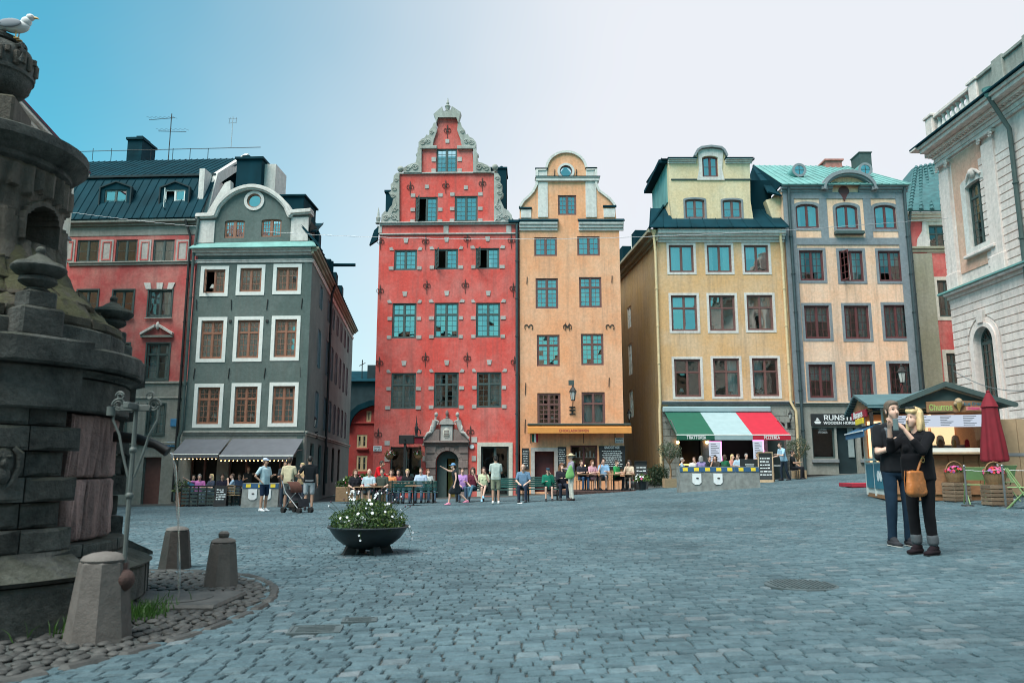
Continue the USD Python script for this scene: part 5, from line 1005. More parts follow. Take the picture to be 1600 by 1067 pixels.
MB().extr(Polygon([tuple(map(float, f(*p))) for p in ((1200, 309), (1222, 303), (1228, 330), (1229, 345), (1212, 342))]), .4, .9).build('fire_wall', M['yellow_pale'], h)
for px, mt in ((1018, 'pipe_cream'), (1225, 'pipe_cream')):
    x = f.x(px + 8, 520) if px < 1100 else f.w - .25; MB(trn(x - .05, -.3, zt - .35)).lathe([(.07, 0), (.16, .22), (.17, .28)], 8).build('rain_hopper', M[mt], h); pipe(h, [(x - .05, -.3, zt - .35), (x + .05, -.12, zt - 1.3), (x + .05, -.12, zg + .1), (x + .3 * (px > 1100), -.14, zg - .4), (x + .3 * (px > 1100), -.14, .2)], mt, .075)
# its side wall towards the narrow lane
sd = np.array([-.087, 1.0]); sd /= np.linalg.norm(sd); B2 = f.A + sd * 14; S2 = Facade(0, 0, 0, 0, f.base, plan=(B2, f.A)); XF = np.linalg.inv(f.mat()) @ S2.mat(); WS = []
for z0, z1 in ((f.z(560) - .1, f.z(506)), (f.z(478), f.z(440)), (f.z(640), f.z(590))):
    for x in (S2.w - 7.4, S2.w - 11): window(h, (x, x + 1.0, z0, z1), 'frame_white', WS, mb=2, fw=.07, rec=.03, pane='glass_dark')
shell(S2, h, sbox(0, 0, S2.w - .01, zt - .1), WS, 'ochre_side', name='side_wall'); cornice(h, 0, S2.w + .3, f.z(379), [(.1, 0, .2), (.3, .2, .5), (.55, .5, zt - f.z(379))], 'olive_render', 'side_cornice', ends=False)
for x in (S2.w - 4.5, S2.w - 8): MB().box(x - .5, x + .5, -.2, 1.5, zt + .1, zt + 1.3, .02).build('dormer', M['roof_dark'], h); MB().box(x - .52, x - .35, -.22, -.1, zt + .1, zt + 1.2).build('dormer_edge', M['frame_white'], h)
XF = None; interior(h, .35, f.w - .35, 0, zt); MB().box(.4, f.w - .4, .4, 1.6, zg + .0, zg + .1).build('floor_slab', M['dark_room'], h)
# ================================================================== the cream and grey house
f = Facade(1248, 42, 1452, 42, float(gz(18, 42)) - .05); CRE = f
h = thing('cream_grey_house', 'cream house with grey corner bands, wine-red windows and a curved pediment', 'house', f.loc, f.rz); W = []
kw = dict(cas=2, fw=.09, rec=.06, sur=.15, surm='grey_band', surp=.02)
for p, lk in (((1243.5, 319, 1279, 356.5), 'c'), ((1306, 320.5, 1340.5, 358), 'rp'), ((1366, 320.5, 1400.5, 358), 'b')): window(h, f.rect(*p), 'frame_wine', W, mb=0, trans=.0, arch=.22, look=lk, **{**kw, 'sep': True})
for p, lk, o in (((1249.5, 391.5, 1287, 438.5), 'c', None), ((1312, 392, 1349, 439.5), 'r', [0]), ((1373, 392, 1409, 439.5), 'b', None)): window(h, f.rect(*p), 'frame_wine', W, mx=1, mb=3, look=lk, pane='glass_dark', open_=o, **kw)
for p, lk in (((1257.5, 477.5, 1296.5, 529), 'b'), ((1320, 477.5, 1358.5, 529.5), 'ck'), ((1382, 476.5, 1420, 528.5), 'w'), ((1264.5, 569.5, 1302, 621.5), 'b'), ((1327.5, 569, 1364.5, 621.5), 'w'), ((1390.5, 568, 1427.5, 617), 'r')): window(h, f.rect(*p), 'frame_wine', W, mx=1, mb=3, look=lk, pane='glass_dark', **kw)
zt = f.z(292); zg = f.z(633)
s1 = f.rect(1269.5, 668, 1305, 716); s2 = f.rect(1345, 668, 1385, 716); dr = f.rect(1309, 668, 1340, 742)
for a in (s1, s2): window(h, a, 'frame_green', W, cas=1, fw=.06, pane='glass_shop', name='shop_window', look='n'); MB().box(a[0] - .1, a[1] + .1, -.14, .02, a[2] - .22, a[2] - .05).build('shop_sill', M['lead_trim'], h)
W.append(sbox(dr[0], .05, dr[1], dr[3])); MB().box(dr[0], dr[1], .22, .28, .05, dr[3]).build('door', M['roof_black'], h); a = f.rect(1327, 668, 1336, 714); MB().box(a[0], a[1], .16, .2, a[2], a[3]).build('door_banner', M['cabinet_grey'], h)
shell(f, h, sbox(0, zg, f.w, zt), W, 'cream_wash'); shell(f, h, sbox(0, 0, f.w, zg), W, 'grey_stone', name='ground_floor_wall')
def band(p, pr=.04): a = f.rect(*p); MB().box(a[0], a[1], -pr, .02, a[2], a[3], .006).build('grey_band', M['grey_band'], h)
for x0_, x1_ in ((0, .62), (f.w - .62, f.w)): MB().box(x0_, x1_, -.05, .02, zg, zt, .006).build('corner_band', M['grey_band'], h)
xb0, xb1 = .62, f.w - .62
MB().box(xb0, xb1, -.05, .02, f.z(383), f.z(372), .006).build('belt', M['grey_band'], h); MB().box(xb0, xb1, -.045, .02, f.z(311), f.z(301), .006).build('belt', M['grey_band'], h)
for px0, px1 in ((1281.5, 1293), (1350, 1362)): a = f.rect(px0, 311, px1, 372); MB().box(a[0], a[1], -.04, .02, a[2] + .0, a[3], .006).build('pier_band', M['grey_band'], h)
a = f.rect(1303, 362.5, 1348, 367.5); MB().box(a[0], a[1], -.3, .02, a[2], a[3], .02).build('window_shelf', M['frame_green'], h)
cornice(h, 0, f.w, f.z(634), [(.06, 0, .1), (.13, .1, .18)], 'grey_stone', 'string_course', ends=False)
x0_, x1_ = f.x(1285, 300), f.x(1364, 300); xm = (x0_ + x1_) / 2; rr = (x1_ - x0_) / 2; zb_ = f.z(301)
for a, b in ((-.1, f.x(1300, 303)), (f.x(1341, 303), f.w + .1)): cornice(h, a, b, zb_, [(.1, 0, .15), (.22, .15, .28), (.32, .28, zt - zb_)], 'lead_trim', ends=False)
zpk = f.z(272.5); AR = [(xm + rr * math.cos(t), f.z(299) + (zpk - f.z(299)) * math.sin(t)) for t in np.linspace(0, PI, 21)]
MB().extr(Polygon(AR), .02, .35).build('pediment_field', M['cream_wash'], h); MB().extr(LineString(AR).buffer(.17, cap_style=2), -.32, .4).build('pediment_arch', M['lead_trim'], h); MB().extr(LineString(AR).buffer(.06, cap_style=2), -.42, .5).build('pediment_lip', M['lead_trim'], h)
c = f(1318, 299); MB().extr(unary_union([Point(c[0], c[1]).buffer(.30), Polygon([(c[0] - .2, c[1] - .2), (c[0] + .2, c[1] - .2), (c[0], c[1] - .62)])]), -.05, .03).build('medallion', M['frame_wine'], h)
def LP(px, py, y): q = np.linalg.inv(f.mat()) @ np.append(at(px, py, 42 + y), 1); return q[:3]
e0, e1 = (-.15, -.4, zt + .02), (f.w + .15, -.4, zt + .02); rA, rB = LP(1178, 258.5, 5.5), LP(1322, 260, 5.5)
seams(h, e0, e1, rB, rA, 18, mat='copper_green'); MB().slab((-.15, 11, zt), e0, rA, rA + [0, .3, 0], .06).build('roof_hip', M['roof_dark'], h); MB().slab(e1, (f.w + .15, 11, zt), rB + [0, .3, 0], rB, .06).build('roof_hip', M['copper_green'], h); seams(h, LP(1176, 259, 5.0), LP(1200, 300, .2), LP(1222, 306, -.1), LP(1178, 258, 5.4), 3, mat='roof_dark', name='roof_verge')
for px, py in ((1243, 272), (1345, 271)):
    q = LP(px, py, 2.1); XF = trn(q[0], q[1] - .6, q[2]); m = MB().cyl((0, 0, 0), (0, 2.2, 0), .42, seg=20); m.build('round_dormer', M['copper_green'], h, smooth=40); MB().extr(Point(0, 0).buffer(.42).difference(Point(0, 0).buffer(.28)), -.04, .02).build('dormer_ring', M['lead_trim'], h); MB().extr(Point(0, 0).buffer(.28), -.012, -.005).build('round_pane', M['glass'], h); MB().box(-.28, .28, -.03, -.014, -.015, .015).box(-.015, .015, -.03, -.0141, -.28, .28).build('glazing_bar', M['frame_green'], h); XF = None
a, b = LP(1291, 262, 5), LP(1315, 249, 5); MB().box(a[0], b[0], 5, 6.5, a[2] - .8, b[2] - .1).box(a[0] - .1, b[0] + .1, 4.9, 6.6, b[2] - .1, b[2]).build('chimney', M['chimney_pink'], h)
a, b = LP(1339, 283, 4), LP(1354, 243.5, 4); MB().box(a[0], b[0], 3.4, 4.6, a[2] - .8, b[2] - .06).box(a[0] - .05, b[0] + .05, 3.35, 4.65, b[2] - .06, b[2]).build('chimney', M['frame_green'], h)
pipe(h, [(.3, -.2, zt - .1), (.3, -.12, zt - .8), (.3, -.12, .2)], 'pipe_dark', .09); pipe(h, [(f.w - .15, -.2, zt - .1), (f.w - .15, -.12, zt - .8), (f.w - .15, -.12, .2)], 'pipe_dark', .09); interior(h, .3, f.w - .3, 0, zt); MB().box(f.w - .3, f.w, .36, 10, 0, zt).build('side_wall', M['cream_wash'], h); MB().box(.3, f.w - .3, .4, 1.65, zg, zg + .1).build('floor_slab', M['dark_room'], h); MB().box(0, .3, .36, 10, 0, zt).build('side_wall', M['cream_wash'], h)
# shop sign
a = f.rect(1266.5, 646.5, 1372, 665); p = f.world(a[0], -.06, a[2]); s = thing('shop_sign', 'long black sign board reading RUNSTENEN above the cream house shop', 'sign', p, f.rz); ww, hh = a[1] - a[0], a[3] - a[2]
MB().box(0, ww, -.08, .05, 0, hh, .01).build('board', M['chalkboard'], s); lettering('RUNSTENEN', .26, .004, s, 'sign_white', trn(.68 + 1.25, -.081, hh * .47), bold=True, fit=2.5); lettering('WOODEN HORSE MUSEUM', .14, .004, s, 'sign_white', trn(.62 + 1.42, -.081, hh * .12), bold=True, fit=2.8)
m = MB(); m.extr(Polygon([(.12, .22), (.52, .22), (.46, .1), (.2, .1)]), -.085, -.079).extr(Polygon([(.28, .24), (.34, .24), (.34, .42), (.28, .42)]), -.085, -.079).extr(Polygon([(.2, .24), (.27, .24), (.27, .36)]), -.085, -.079).extr(Polygon([(.36, .24), (.45, .24), (.36, .40)]), -.085, -.079); m.build('ship_emblem', M['sign_white'], s)
for k, (px0, px1, py, tx) in enumerate(((1269, 1277, 671, '<<'), (1279, 1292, 671, 'VIKINGS'), (1295, 1303, 671, '>>'))): pass
a = f.rect(1279, 669, 1293, 676); s = thing('window_lettering', 'small white lettering on the shop window below the black sign', 'sign', f.world(a[0], .08, a[2]), f.rz); lettering('OPEN', .1, .003, s, 'sign_white', trn(.25, 0, .14), fit=.4); lettering('VIKINGS', .1, .003, s, 'sign_white', trn(.25, 0, -.02), fit=.5)
# ================================================================== the dark red house with the tiled roof
f = Facade(1448, 46, 1900, 45.6, float(gz(22, 45)) - .05)
h = thing('dark_red_house', 'dark red and beige house with a green tiled roof between cream and stone buildings', 'house', f.loc, f.rz); W = []
for p in ((1452, 352, 1478, 390), (1466, 438, 1492, 495), (1480, 552, 1500, 600)): window(h, f.rect(*p), 'frame_green', W, mb=2, trans=.35, fw=.08, sur=.22, surm='pale_stone', surp=.03, pane='glass_dark')
zt = f.z(332); shell(f, h, sbox(0, 0, f.w, zt), W, 'red_old'); xs = f.x(1452, 560)
MB().box(-.2, f.x(1470, 560), -.06, .02, 0, f.z(395)).build('corner_pilaster', M['olive_render'], h); cornice(h, -.2, f.w, f.z(393), [(.08, 0, .2), (.16, .2, .35)], 'olive_render', 'string_course', ends=False); cornice(h, -.3, f.w, f.z(345), [(.1, 0, .2), (.3, .2, .35), (.45, .35, .5)], 'pale_stone', ends=False)
P = Polygon([tuple(map(float, f(*p))) for p in ((1432, 386), (1451, 386), (1453, 376), (1447, 366), (1447, 345), (1441, 345), (1440, 362), (1433, 374))]); MB().extr(P, -.05, .02).build('white_scroll', M['white_plaster'], h)
def LP(px, py, y): q = np.linalg.inv(f.mat()) @ np.append(at(px, py, 46 + y), 1); return q[:3]
e0, e1 = np.array((-.3, -.6, zt)), np.array((f.w, -.6, zt)); t0, t1 = LP(1428, 262, 5), LP(1600, 225, 5)
m = MB().slab(e0, e1, t1, t0, .08); nr, nc = 15, 26                    # rows of curved tiles
m.build('roof', M['tile_green'], h)
for r in range(nr):
    A0, A1 = e0 + (t0 - e0) * r / nr, e1 + (t1 - e1) * r / nr; up = (t0 - e0) / nr
    for k in range(16): p = A0 + (A1 - A0) * (k + .5) / nc; m = MB().tube([p + [0, -.02, .03], p + up * 1.05 + [0, 0, .0]], [.14, .12], 6); m.build('roof_tile', M['tile_green'], h)
MB().slab((-.3, 9, zt), e0, t0, t0 + [0, .4, 0], .08).build('roof_hip', M['tile_green'], h)
pipe(h, [(.1, -.5, zt), (.1, -.15, zt - 1), (.15, -.14, f.z(620)), (.15, -.14, .3)], 'pipe_dark', .08); MB().box(-.2, .5, -.4, -.05, f.z(628), f.z(618)).build('pipe_shoe', M['roof_black'], h); interior(h, .2, f.w, 0, zt)
# ================================================================== the pale stone exchange building on the right
A_ = np.array([(1501 - 800) / FPX * 31, 31.0]); dv = np.array([-.0125, 1.0]); dv /= np.linalg.norm(dv); f = Facade(0, 0, 0, 0, float(gz(16, 26)) - .05, plan=(A_, A_ - dv * 33)); EXC = f
h = thing('stone_exchange_building', 'pale rusticated stone building with pilasters and a balustrade at the right edge', 'building', f.loc, f.rz); W = []
gl = f.rect(1533, 515, 1560, 720); ax0, ax1 = f.x(1531, 600), f.x(1562, 600); ztop = f.z(508, 1545); ac = (ax0 + ax1) / 2; ar = (ax1 - ax0) / 2; zs = ztop - ar
archP = Polygon([(ax0, .9), (ax1, .9)] + [(ac + ar * math.cos(a), zs + ar * math.sin(a)) for a in np.linspace(0, PI, 17)]); W.append(archP)
wx0, wx1 = f.x(1514, 330), f.x(1545, 330); wz0, wz1 = f.z(384, 1529), f.z(280, 1529)
window(h, (wx0, wx1, wz0, wz1), 'frame_green', W, arch=.12, cas=2, mx=1, mb=5, trans=.2, fw=.07, rec=.08, pane='glass_dark', look='c', sur=.30, surm='white_plaster', surp=.08)
for k in range(1, 4): x = wx0 + k * 5.2; window(h, (x, x + wx1 - wx0, wz0, wz1), 'frame_green', W, arch=.12, cas=2, mx=1, mb=5, trans=.2, fw=.07, rec=.08, pane='glass_dark', sur=.22, surm='exchange_stone', surp=.08)
zst = f.z(462, 1478); zco = f.z(250, 1462)
shell(f, h, sbox(0, 0, f.w, zst), W, 'exchange_stone', name='ground_floor_wall'); shell(f, h, sbox(0, zst, f.w, zco), W, 'exchange_stone')
pw = f.x(1556, 600)                                         # where the projecting bay ends
# rusticated courses
nC = int((zst - .35) / .31)
for k in range(nC):
    z0, z1 = .05 + k * .31, .05 + (k + 1) * .31 - .0
    xs = np.arange(-.0, 8.6, .92) + (.46 if k % 2 else 0); xs = np.unique(np.clip(np.concatenate([[0], xs]), 0, 8.2))
    for x0_, x1_ in zip(xs[:-1], xs[1:]):
        o = sbox(x0_ + .004, z0 + .018, x1_ - .004, z1 - .018).difference(archP.buffer(.42, join_style=1))
        for g in getattr(o, 'geoms', [o]):
            if g.area > .02: MB().extr(g, -.05 - rng.uniform(0, .006), .01).build('stone_block', M['exchange_stone'], h)
big = archP.buffer(.34); MB().extr(big.difference(archP.buffer(.18)).intersection(sbox(-5, .05, 20, 20)), -.05, .01).build('arch_moulding', M['exchange_stone'], h); MB().extr(archP.buffer(.17).difference(archP).intersection(sbox(-5, .05, 20, 20)), -.11, .01).build('arch_moulding', M['exchange_stone'], h)
MB().extr(Polygon([(ac - .16, ztop + .15), (ac + .16, ztop + .15), (ac + .24, ztop + .62), (ac - .24, ztop + .62)]), -.16, .01).build('keystone', M['exchange_stone'], h)
fr = [archP.difference(archP.buffer(-.08)), sbox(ac - .03, .9, ac + .03, zs), sbox(ax0, zs - .06, ax1, zs + .05)] + [sbox(ax0, z - .015, ax1, z + .015) for z in np.arange(1.4, zs, .5)] + [sbox(x - .015, .9, x + .015, zs) for x in np.linspace(ax0, ax1, 5)] + [LineString([(ac, zs), (ac + ar * math.cos(a), zs + ar * math.sin(a))]).buffer(.015) for a in np.linspace(.4, PI - .4, 5)]
wp = MB().extr(unary_union([q.intersection(archP) for q in fr]), .2, .26).build('arched_window', M['frame_green'], h); v, fc = trimesh.creation.triangulate_polygon(archP, engine='earcut'); obj('panes', (np.stack([v[:, 0], 0 * v[:, 0] + .23, v[:, 1]], 1), np.array(fc)), M['glass_dark'], wp)
cornice(h, -.05, f.w, zst - .15, [(.06, -.3, -.12), (.14, -.12, .02), (.3, .02, .13)], 'exchange_stone', 'string_course', ends=False); MB().box(-.35, f.w, -.36, .02, zst - .02, zst + .05).build('string_flashing', M['copper_green'], h)
for x0_, x1_ in ((.12, .78), (f.x(1546, 330), f.x(1546, 330) + .72)):
    MB().box(x0_ - .06, x1_ + .06, -.16, .02, zst + .05, zst + .75, .02).build('pilaster_base', M['exchange_stone'], h); MB().box(x0_, x1_, -.11, .02, zst + .75, zco - .75, .01).build('pilaster', M['exchange_stone'], h)
    m = MB().box(x0_ - .1, x1_ + .1, -.2, .02, zco - .50, zco - .38, .02)
    for s in (x0_, x1_): t = np.linspace(0, 3.4 * PI, 22); m.tube(np.stack([s + .11 * (1 - t / 13) * np.cos(t), 0 * t - .17, zco - .60 + .11 * (1 - t / 13) * np.sin(t)], 1), .03, 6)
    m.build('capital', M['exchange_stone'], h)
MB().box(.95, f.x(1540, 330) - .1, -.03, .02, zst + .4, zco - .6).build('bay_field', M['pink_wash'], h) if False else None
a = (.92, f.x(1546, 330) - .08); fld = sbox(a[0], zst + .6, a[1], zco - .45).difference(W[1].buffer(.32, join_style=2)); MB().extr(fld, -.03, .01).build('pink_field', M['pink_wash'], h)
c = ((wx0 + wx1) / 2, wz1 + .32); MB().sph((c[0], -.12, c[1]), (.2, .12, .2)).sph((c[0], -.2, c[1] + .02), (.1, .08, .13)).tube([(c[0] - .45, -.1, c[1] - .2), (c[0] - .25, -.13, c[1] + .02), (c[0], -.14, c[1] + .15), (c[0] + .25, -.13, c[1] + .02), (c[0] + .45, -.1, c[1] - .2)], .06, 7).build('carved_crest', M['exchange_stone'], h, smooth=50)
MB().box(wx0 - .35, wx1 + .35, -.2, .02, wz0 - .36, wz0 - .24, .02).build('window_sill', M['exchange_stone'], h)
nb = int(10 / .34)
for k in range(int((zco - zst - 1) / .31)): z0 = zst + .1 + k * .31; MB().box(pw + .35, 9, .0 - .05, .01, z0 + .02, z0 + .29).build('stone_block', M['exchange_stone'], h); MB().box(-.02, .11, -.05, .3, z0 + .02, z0 + .29).build('stone_block', M['exchange_stone'], h)
zc2 = zco
cornice(h, -.05, f.w, zc2 - .36, [(.12, 0, .12), (.16, .12, .3), (.24, .3, .42), (.42, .42, .56), (.72, .56, .72), (.82, .72, .86)], 'exchange_stone', ends=False)
m = MB()
for k in range(44): x = -.1 + k * .19; m.box(x, x + .1, -.36, -.2, zc2 + .02, zc2 + .16)
m.build('dentils', M['exchange_stone'], h, kind='stuff'); MB().box(-.46, f.w, -.93, .05, zc2 + .5, zc2 + .56).build('cornice_flashing', M['roof_dark'], h)
zb_ = zc2 + .56
xq = f.x(1533, 180)
for x in (.02, xq): MB().box(x, x + .5, -.42, .06, zb_, zb_ + 1.12, .02).box(x - .06, x + .56, -.48, .12, zb_ + 1.12, zb_ + 1.24, .02).build('pedestal', M['exchange_stone'], h)
MB().box(.52, xq, -.30, -.02, zb_, zb_ + .16).build('balustrade_plinth', M['exchange_stone'], h); MB().box(.5, xq + .02, -.36, .04, zb_ + 1.0, zb_ + 1.15, .02).build('balustrade_rail', M['exchange_stone'], h)
for k in range(8): MB(trn(.66 + k * (xq - .80) / 7, -.16, zb_ + .16)).lathe([(.09, 0), (.09, .06), (.05, .12), (.1, .3), (.11, .4), (.05, .62), (.05, .7), (.09, .78), (.09, .84)], 10).build('baluster', M['white_plaster'], h, smooth=40)
MB().box(xq + .52, f.w, -.34, .0, zb_, zb_ + 1.1).build('parapet', M['grey_stone'], h); MB().box(xq + .56, f.w, -.42, .06, zb_ + 1.1, zb_ + 1.24, .02).build('parapet_rail', M['grey_stone'], h)
for x in (xq + 1.5, xq + 3.2): MB().box(x, x + .6, -.45, .0, zb_, zb_ + 1.3, .02).build('pedestal', M['grey_stone'], h)
pp_x = f.x(1588, 250); MB(trn(pp_x, -.75, zc2 + .36)).lathe([(.08, 0), (.14, .1), (.2, .3), (.22, .34)], 8).build('rain_hopper', M['copper_green'], h); pipe(h, [(pp_x, -.75, zc2 + .36), (pp_x + .1, -.2, zc2 - .9), (pp_x + .1, -.16, .3)], 'frame_green', .08)
sd = MB().box(-.0, .02, .36, 34, 0, zco).build('far_side_wall', M['exchange_stone'], h); MB().box(-.45, .0, -.92, 3, zc2 + .42, zc2 + .56).build('cornice_return', M['exchange_stone'], h); MB().box(-.25, .0, -.4, 3, zc2 + .1, zc2 + .42).build('cornice_return', M['exchange_stone'], h); MB().box(.02, f.w, .36, 34, zc2 + .4, zc2 + .5).build('roof', M['roof_dark'], h); MB().box(-16.0, -.2, 9, 34, 0, zco + 1.5).build('rear_wing', M['exchange_stone'], h); interior(h, .1, 9, 0, zco)  # last block at the rear is unseen, added to keep sun off the square
# ================================================================== the sunlit row across the square, behind the photographer (seen in window panes)
for k, (x0_, x1_, ht, mt) in enumerate(((-34, -20, 15, 'cream_wash'), (-20, -7, 17, 'pink_wash'), (-7, 5, 15.5, 'cream_wash'), (5, 24, 13, 'cream_wash'))):
    f = Facade(0, 0, 0, 0, -.4, plan=((x1_, -15.0), (x0_, -15.0)))
    h = thing('opposite_house', ('yellow house across the square, seen only in window reflections', 'taller cream house across the square, seen only in reflections', 'yellow house with plain front, seen only in reflections', 'broad cream house across the square, seen only in reflections')[k], 'house', f.loc, f.rz); W = []
    for x in np.arange(1.2, f.w - 1.5, 2.6):
        for z in np.arange(1.2, ht - 2, 3.3): W.append(sbox(x, z, x + 1.2, z + 1.9))
    shell(f, h, sbox(0, 0, f.w, ht), W, mt); MB().box(0, f.w, .5, 8, 0, ht - .1).build('rooms', M['dark_room'], h); MB().box(-.2, f.w + .2, -.4, 8.2, ht, ht + .3).build('roof', M['roof_dark'], h)
# ------------------------------------------------------------------ people: one continuous skin figure, clothes and hair as parts
_s1 = np.array(_ico[1].vertices); _s2 = np.array(_ico[2].vertices)
def _hull(pts, rs, fine=False):
    S_ = _s2 if fine else _s1
    return m3.Manifold.hull_points(np.vstack([np.asarray(p) + S_ * np.broadcast_to(r, (3,)) for p, r in zip(pts, rs)]))
def _union(parts): return m3.Manifold.batch_boolean(parts, m3.OpType.Add)
def _smooth(man, ln, it=6, amp=0, scale=7, seed=0):
    m = man.refine_to_length(ln).to_mesh(); t = trimesh.Trimesh(np.array(m.vert_properties[:, :3]), np.array(m.tri_verts), process=True)
    if it: trimesh.smoothing.filter_taubin(t, lamb=.5, nu=.52, iterations=it)
    v = np.array(t.vertices)
    if amp: v = v + t.vertex_normals * ((meshkit.fbm(v * [scale, scale, scale * .6], 3, seed) - .5) * 2 * amp)[:, None]
    return v, np.array(t.faces)
simple('skin_pale', (.62, .38, .29), .6, .06, 20); simple('skin_tan', (.45, .25, .17), .6, .06, 20); simple('skin_dark', (.20, .105, .07), .6, .06, 20)
simple('eye_dark', (.02, .015, .012), .3, .05); simple('lip', (.40, .13, .11), .5, .05)
_cloth = {}
def cloth(col, name='cloth'):
    k = tuple(round(c, 3) for c in col)
    if k not in _cloth: _cloth[k] = simple(f'{name}_{len(_cloth):02d}', k, .92, .2, 9, bump=.3, bscale=120, spec=.08, sheen=.03)
    return _cloth[k]
HAIR = {'greybrown': (.12, .085, .06), 'black': (.012, .010, .009), 'brown': (.06, .03, .018), 'blond': (.62, .44, .22), 'grey': (.28, .27, .26), 'auburn': (.14, .05, .02), 'dark': (.03, .018, .013)}
ARMS = {'down': ((.06, .02, -.29), (.075, -.05, -.55)), 'hip': ((.17, .06, -.25), (.05, -.06, -.41)), 'fwd': ((.05, -.06, -.28), (-.05, -.27, -.22)), 'face': ((.04, -.17, -.24), (-.07, -.20, .05)), 'table': ((.06, -.12, -.26), (-.06, -.34, -.22)),
        'lap': ((.07, -.05, -.27), (-.06, -.24, -.36)), 'push': ((.06, -.04, -.27), (.03, -.31, -.33)), 'up': ((.20, -.14, .03), (.40, -.26, .16)), 'point': ((-.02, -.24, -.12), (-.14, -.38, .08)), 'cross': ((.06, -.10, -.27), (-.22, -.22, -.20)), 'back': ((.10, .12, -.24), (.0, .18, -.36)), 'lens': ((.03, -.20, -.19), (-.10, -.40, -.02))}
def person(name, label, pos, rz, H=1.72, legs='stand', arms=('down', 'down'), top=(.3, .3, .3), bottom=(.05, .06, .08), sleeve='short', leg='long', hair='brown', hairstyle='short', skin='pale', shoe=(.03, .03, .035), hat=None, seat=.46, lean=0.0, turn=0.0, nod=0.0, female=False, extra=None, fine=0, group=None, belly=0.0, cat='person', dress=False):
    k = H / 1.75; p = thing('person', label, cat, pos, rz, group); P = {}
    sw = .165 if female else .185; hw = .095
    if legs.startswith('sit'):
        hz = seat + .10
        P['hip'] = np.array([0, 0, hz]); off = hz - .93
        for s, n in ((-1, 'R'), (1, 'L')):
            P['h' + n] = np.array([s * hw, .0, hz]); kx = s * (.13 if legs != 'sitx' else (.05 if s > 0 else .10))
            P['k' + n] = np.array([kx, -.43, hz + .01 + (.06 if (legs == 'sitx' and s > 0) else 0)]); P['a' + n] = np.array([kx + (-.10 if (legs == 'sitx' and s > 0) else 0), -.44 - (.12 if (legs == 'sitx' and s > 0) else .0) + (.05 if s < 0 else 0), .09 + (.14 if (legs == 'sitx' and s > 0) else 0)])
    else:
        P['hip'] = np.array([0, 0, .93]); off = 0
        st = {'stand': ((0, 0), (0, 0)), 'walk': ((-.24, -.32), (.10, .42)), 'step': ((-.10, -.12), (.04, .14))}[legs]
        for s, n, (ky, ay) in ((-1, 'R', st[0]), (1, 'L', st[1])):
            P['h' + n] = np.array([s * hw, 0, .93]); P['k' + n] = np.array([s * .10, ky - .02, .50]); P['a' + n] = np.array([s * .105, ay + .02, .085 + (.10 if ay > .3 else 0)])
    R = rotx(lean)[:3, :3]
    up = lambda x, y, z: P['hip'] + R @ (np.array([x, y, z + off]) - np.array([0, 0, P['hip'][2]]) + 0) if False else P['hip'] + R @ np.array([x, y, z - .93])
    P['neck'] = up(0, .015, 1.47); P['head'] = up(0, -.02, 1.635)
    for s, n, ar in ((-1, 'R', arms[0]), (1, 'L', arms[1])):
        e, w = ARMS[ar] if isinstance(ar, str) else ar
        P['s' + n] = up(s * sw, .01, 1.41); P['e' + n] = P['s' + n] + np.array([s * e[0], e[1], e[2]]); P['w' + n] = P['s' + n] + np.array([s * w[0], w[1], w[2]])
    hp = P['head']; F_ = fine > 0
    TH = rotz(turn)[:3, :3] @ rotx(nod)[:3, :3]; hd = lambda x, y, z: hp + TH @ np.array([x, y, z])
    body = [_hull([hd(0, .015, .035), hd(0, .03, .02)], [(.073, .085, .09), (.07, .08, .08)], True), _hull([hd(0, -.03, -.03), hd(0, -.045, -.085)], [(.058, .06, .06), (.032, .03, .025)], F_),
            _hull([P['neck'] - [0, 0, .03], hp + [0, .015, -.06]], [.058, .05]), _hull([hd(0, -.085, .015), hd(0, -.105, -.025)], [.009, .015]), _hull([hd(.074, .02, .02), hd(.072, .02, -.025)], [(.01, .02, .02), (.01, .015, .012)]), _hull([hd(-.074, .02, .02), hd(-.072, .02, -.025)], [(.01, .02, .02), (.01, .015, .012)])]
    body += [_hull([up(-sw * .6, 0, 1.38), up(sw * .6, 0, 1.38), up(0, 0, 1.10)], [.07, .07, .085]), _hull([up(0, 0, 1.10), P['hip'] + [0, 0, .02]], [.085, .095]), _hull([up(-sw * .4, .01, 1.43), up(sw * .4, .01, 1.43), P['neck'] + [0, 0, .0]], [.05, .05, .05])]
    for n, s in (('R', -1), ('L', 1)):
        body += [_hull([P['s' + n], P['e' + n]], [.047, .037]), _hull([P['e' + n], P['w' + n]], [.037, .026])]
        d = P['w' + n] - P['e' + n]; d /= np.linalg.norm(d); side = np.cross(d, [0, 0, 1.0]) if abs(d[2]) < .8 else np.array([0, 1.0, 0]); side /= np.linalg.norm(side); nrm = np.cross(side, d)
        pal = P['w' + n] + d * .07; body.append(_hull([P['w' + n], pal + side * .025, pal - side * .025], [.022, .015, .015]))
        for q, (o, ln) in enumerate(((-.03, .062), (-.011, .075), (.009, .07), (.028, .055))):
            b0 = pal + side * o; b1 = b0 + d * ln * .6 + nrm * .006 * (-s); b2 = b1 + d * ln * .35 - nrm * (.022); body += [_hull([b0, b1], [.0095, .0085]), _hull([b1, b2], [.0085, .007])]
        t0 = P['w' + n] + d * .025 - side * .022 * s; body.append(_hull([t0, t0 - side * .028 * s + d * .035, t0 - side * .03 * s + d * .06], [.012, .010, .008]))
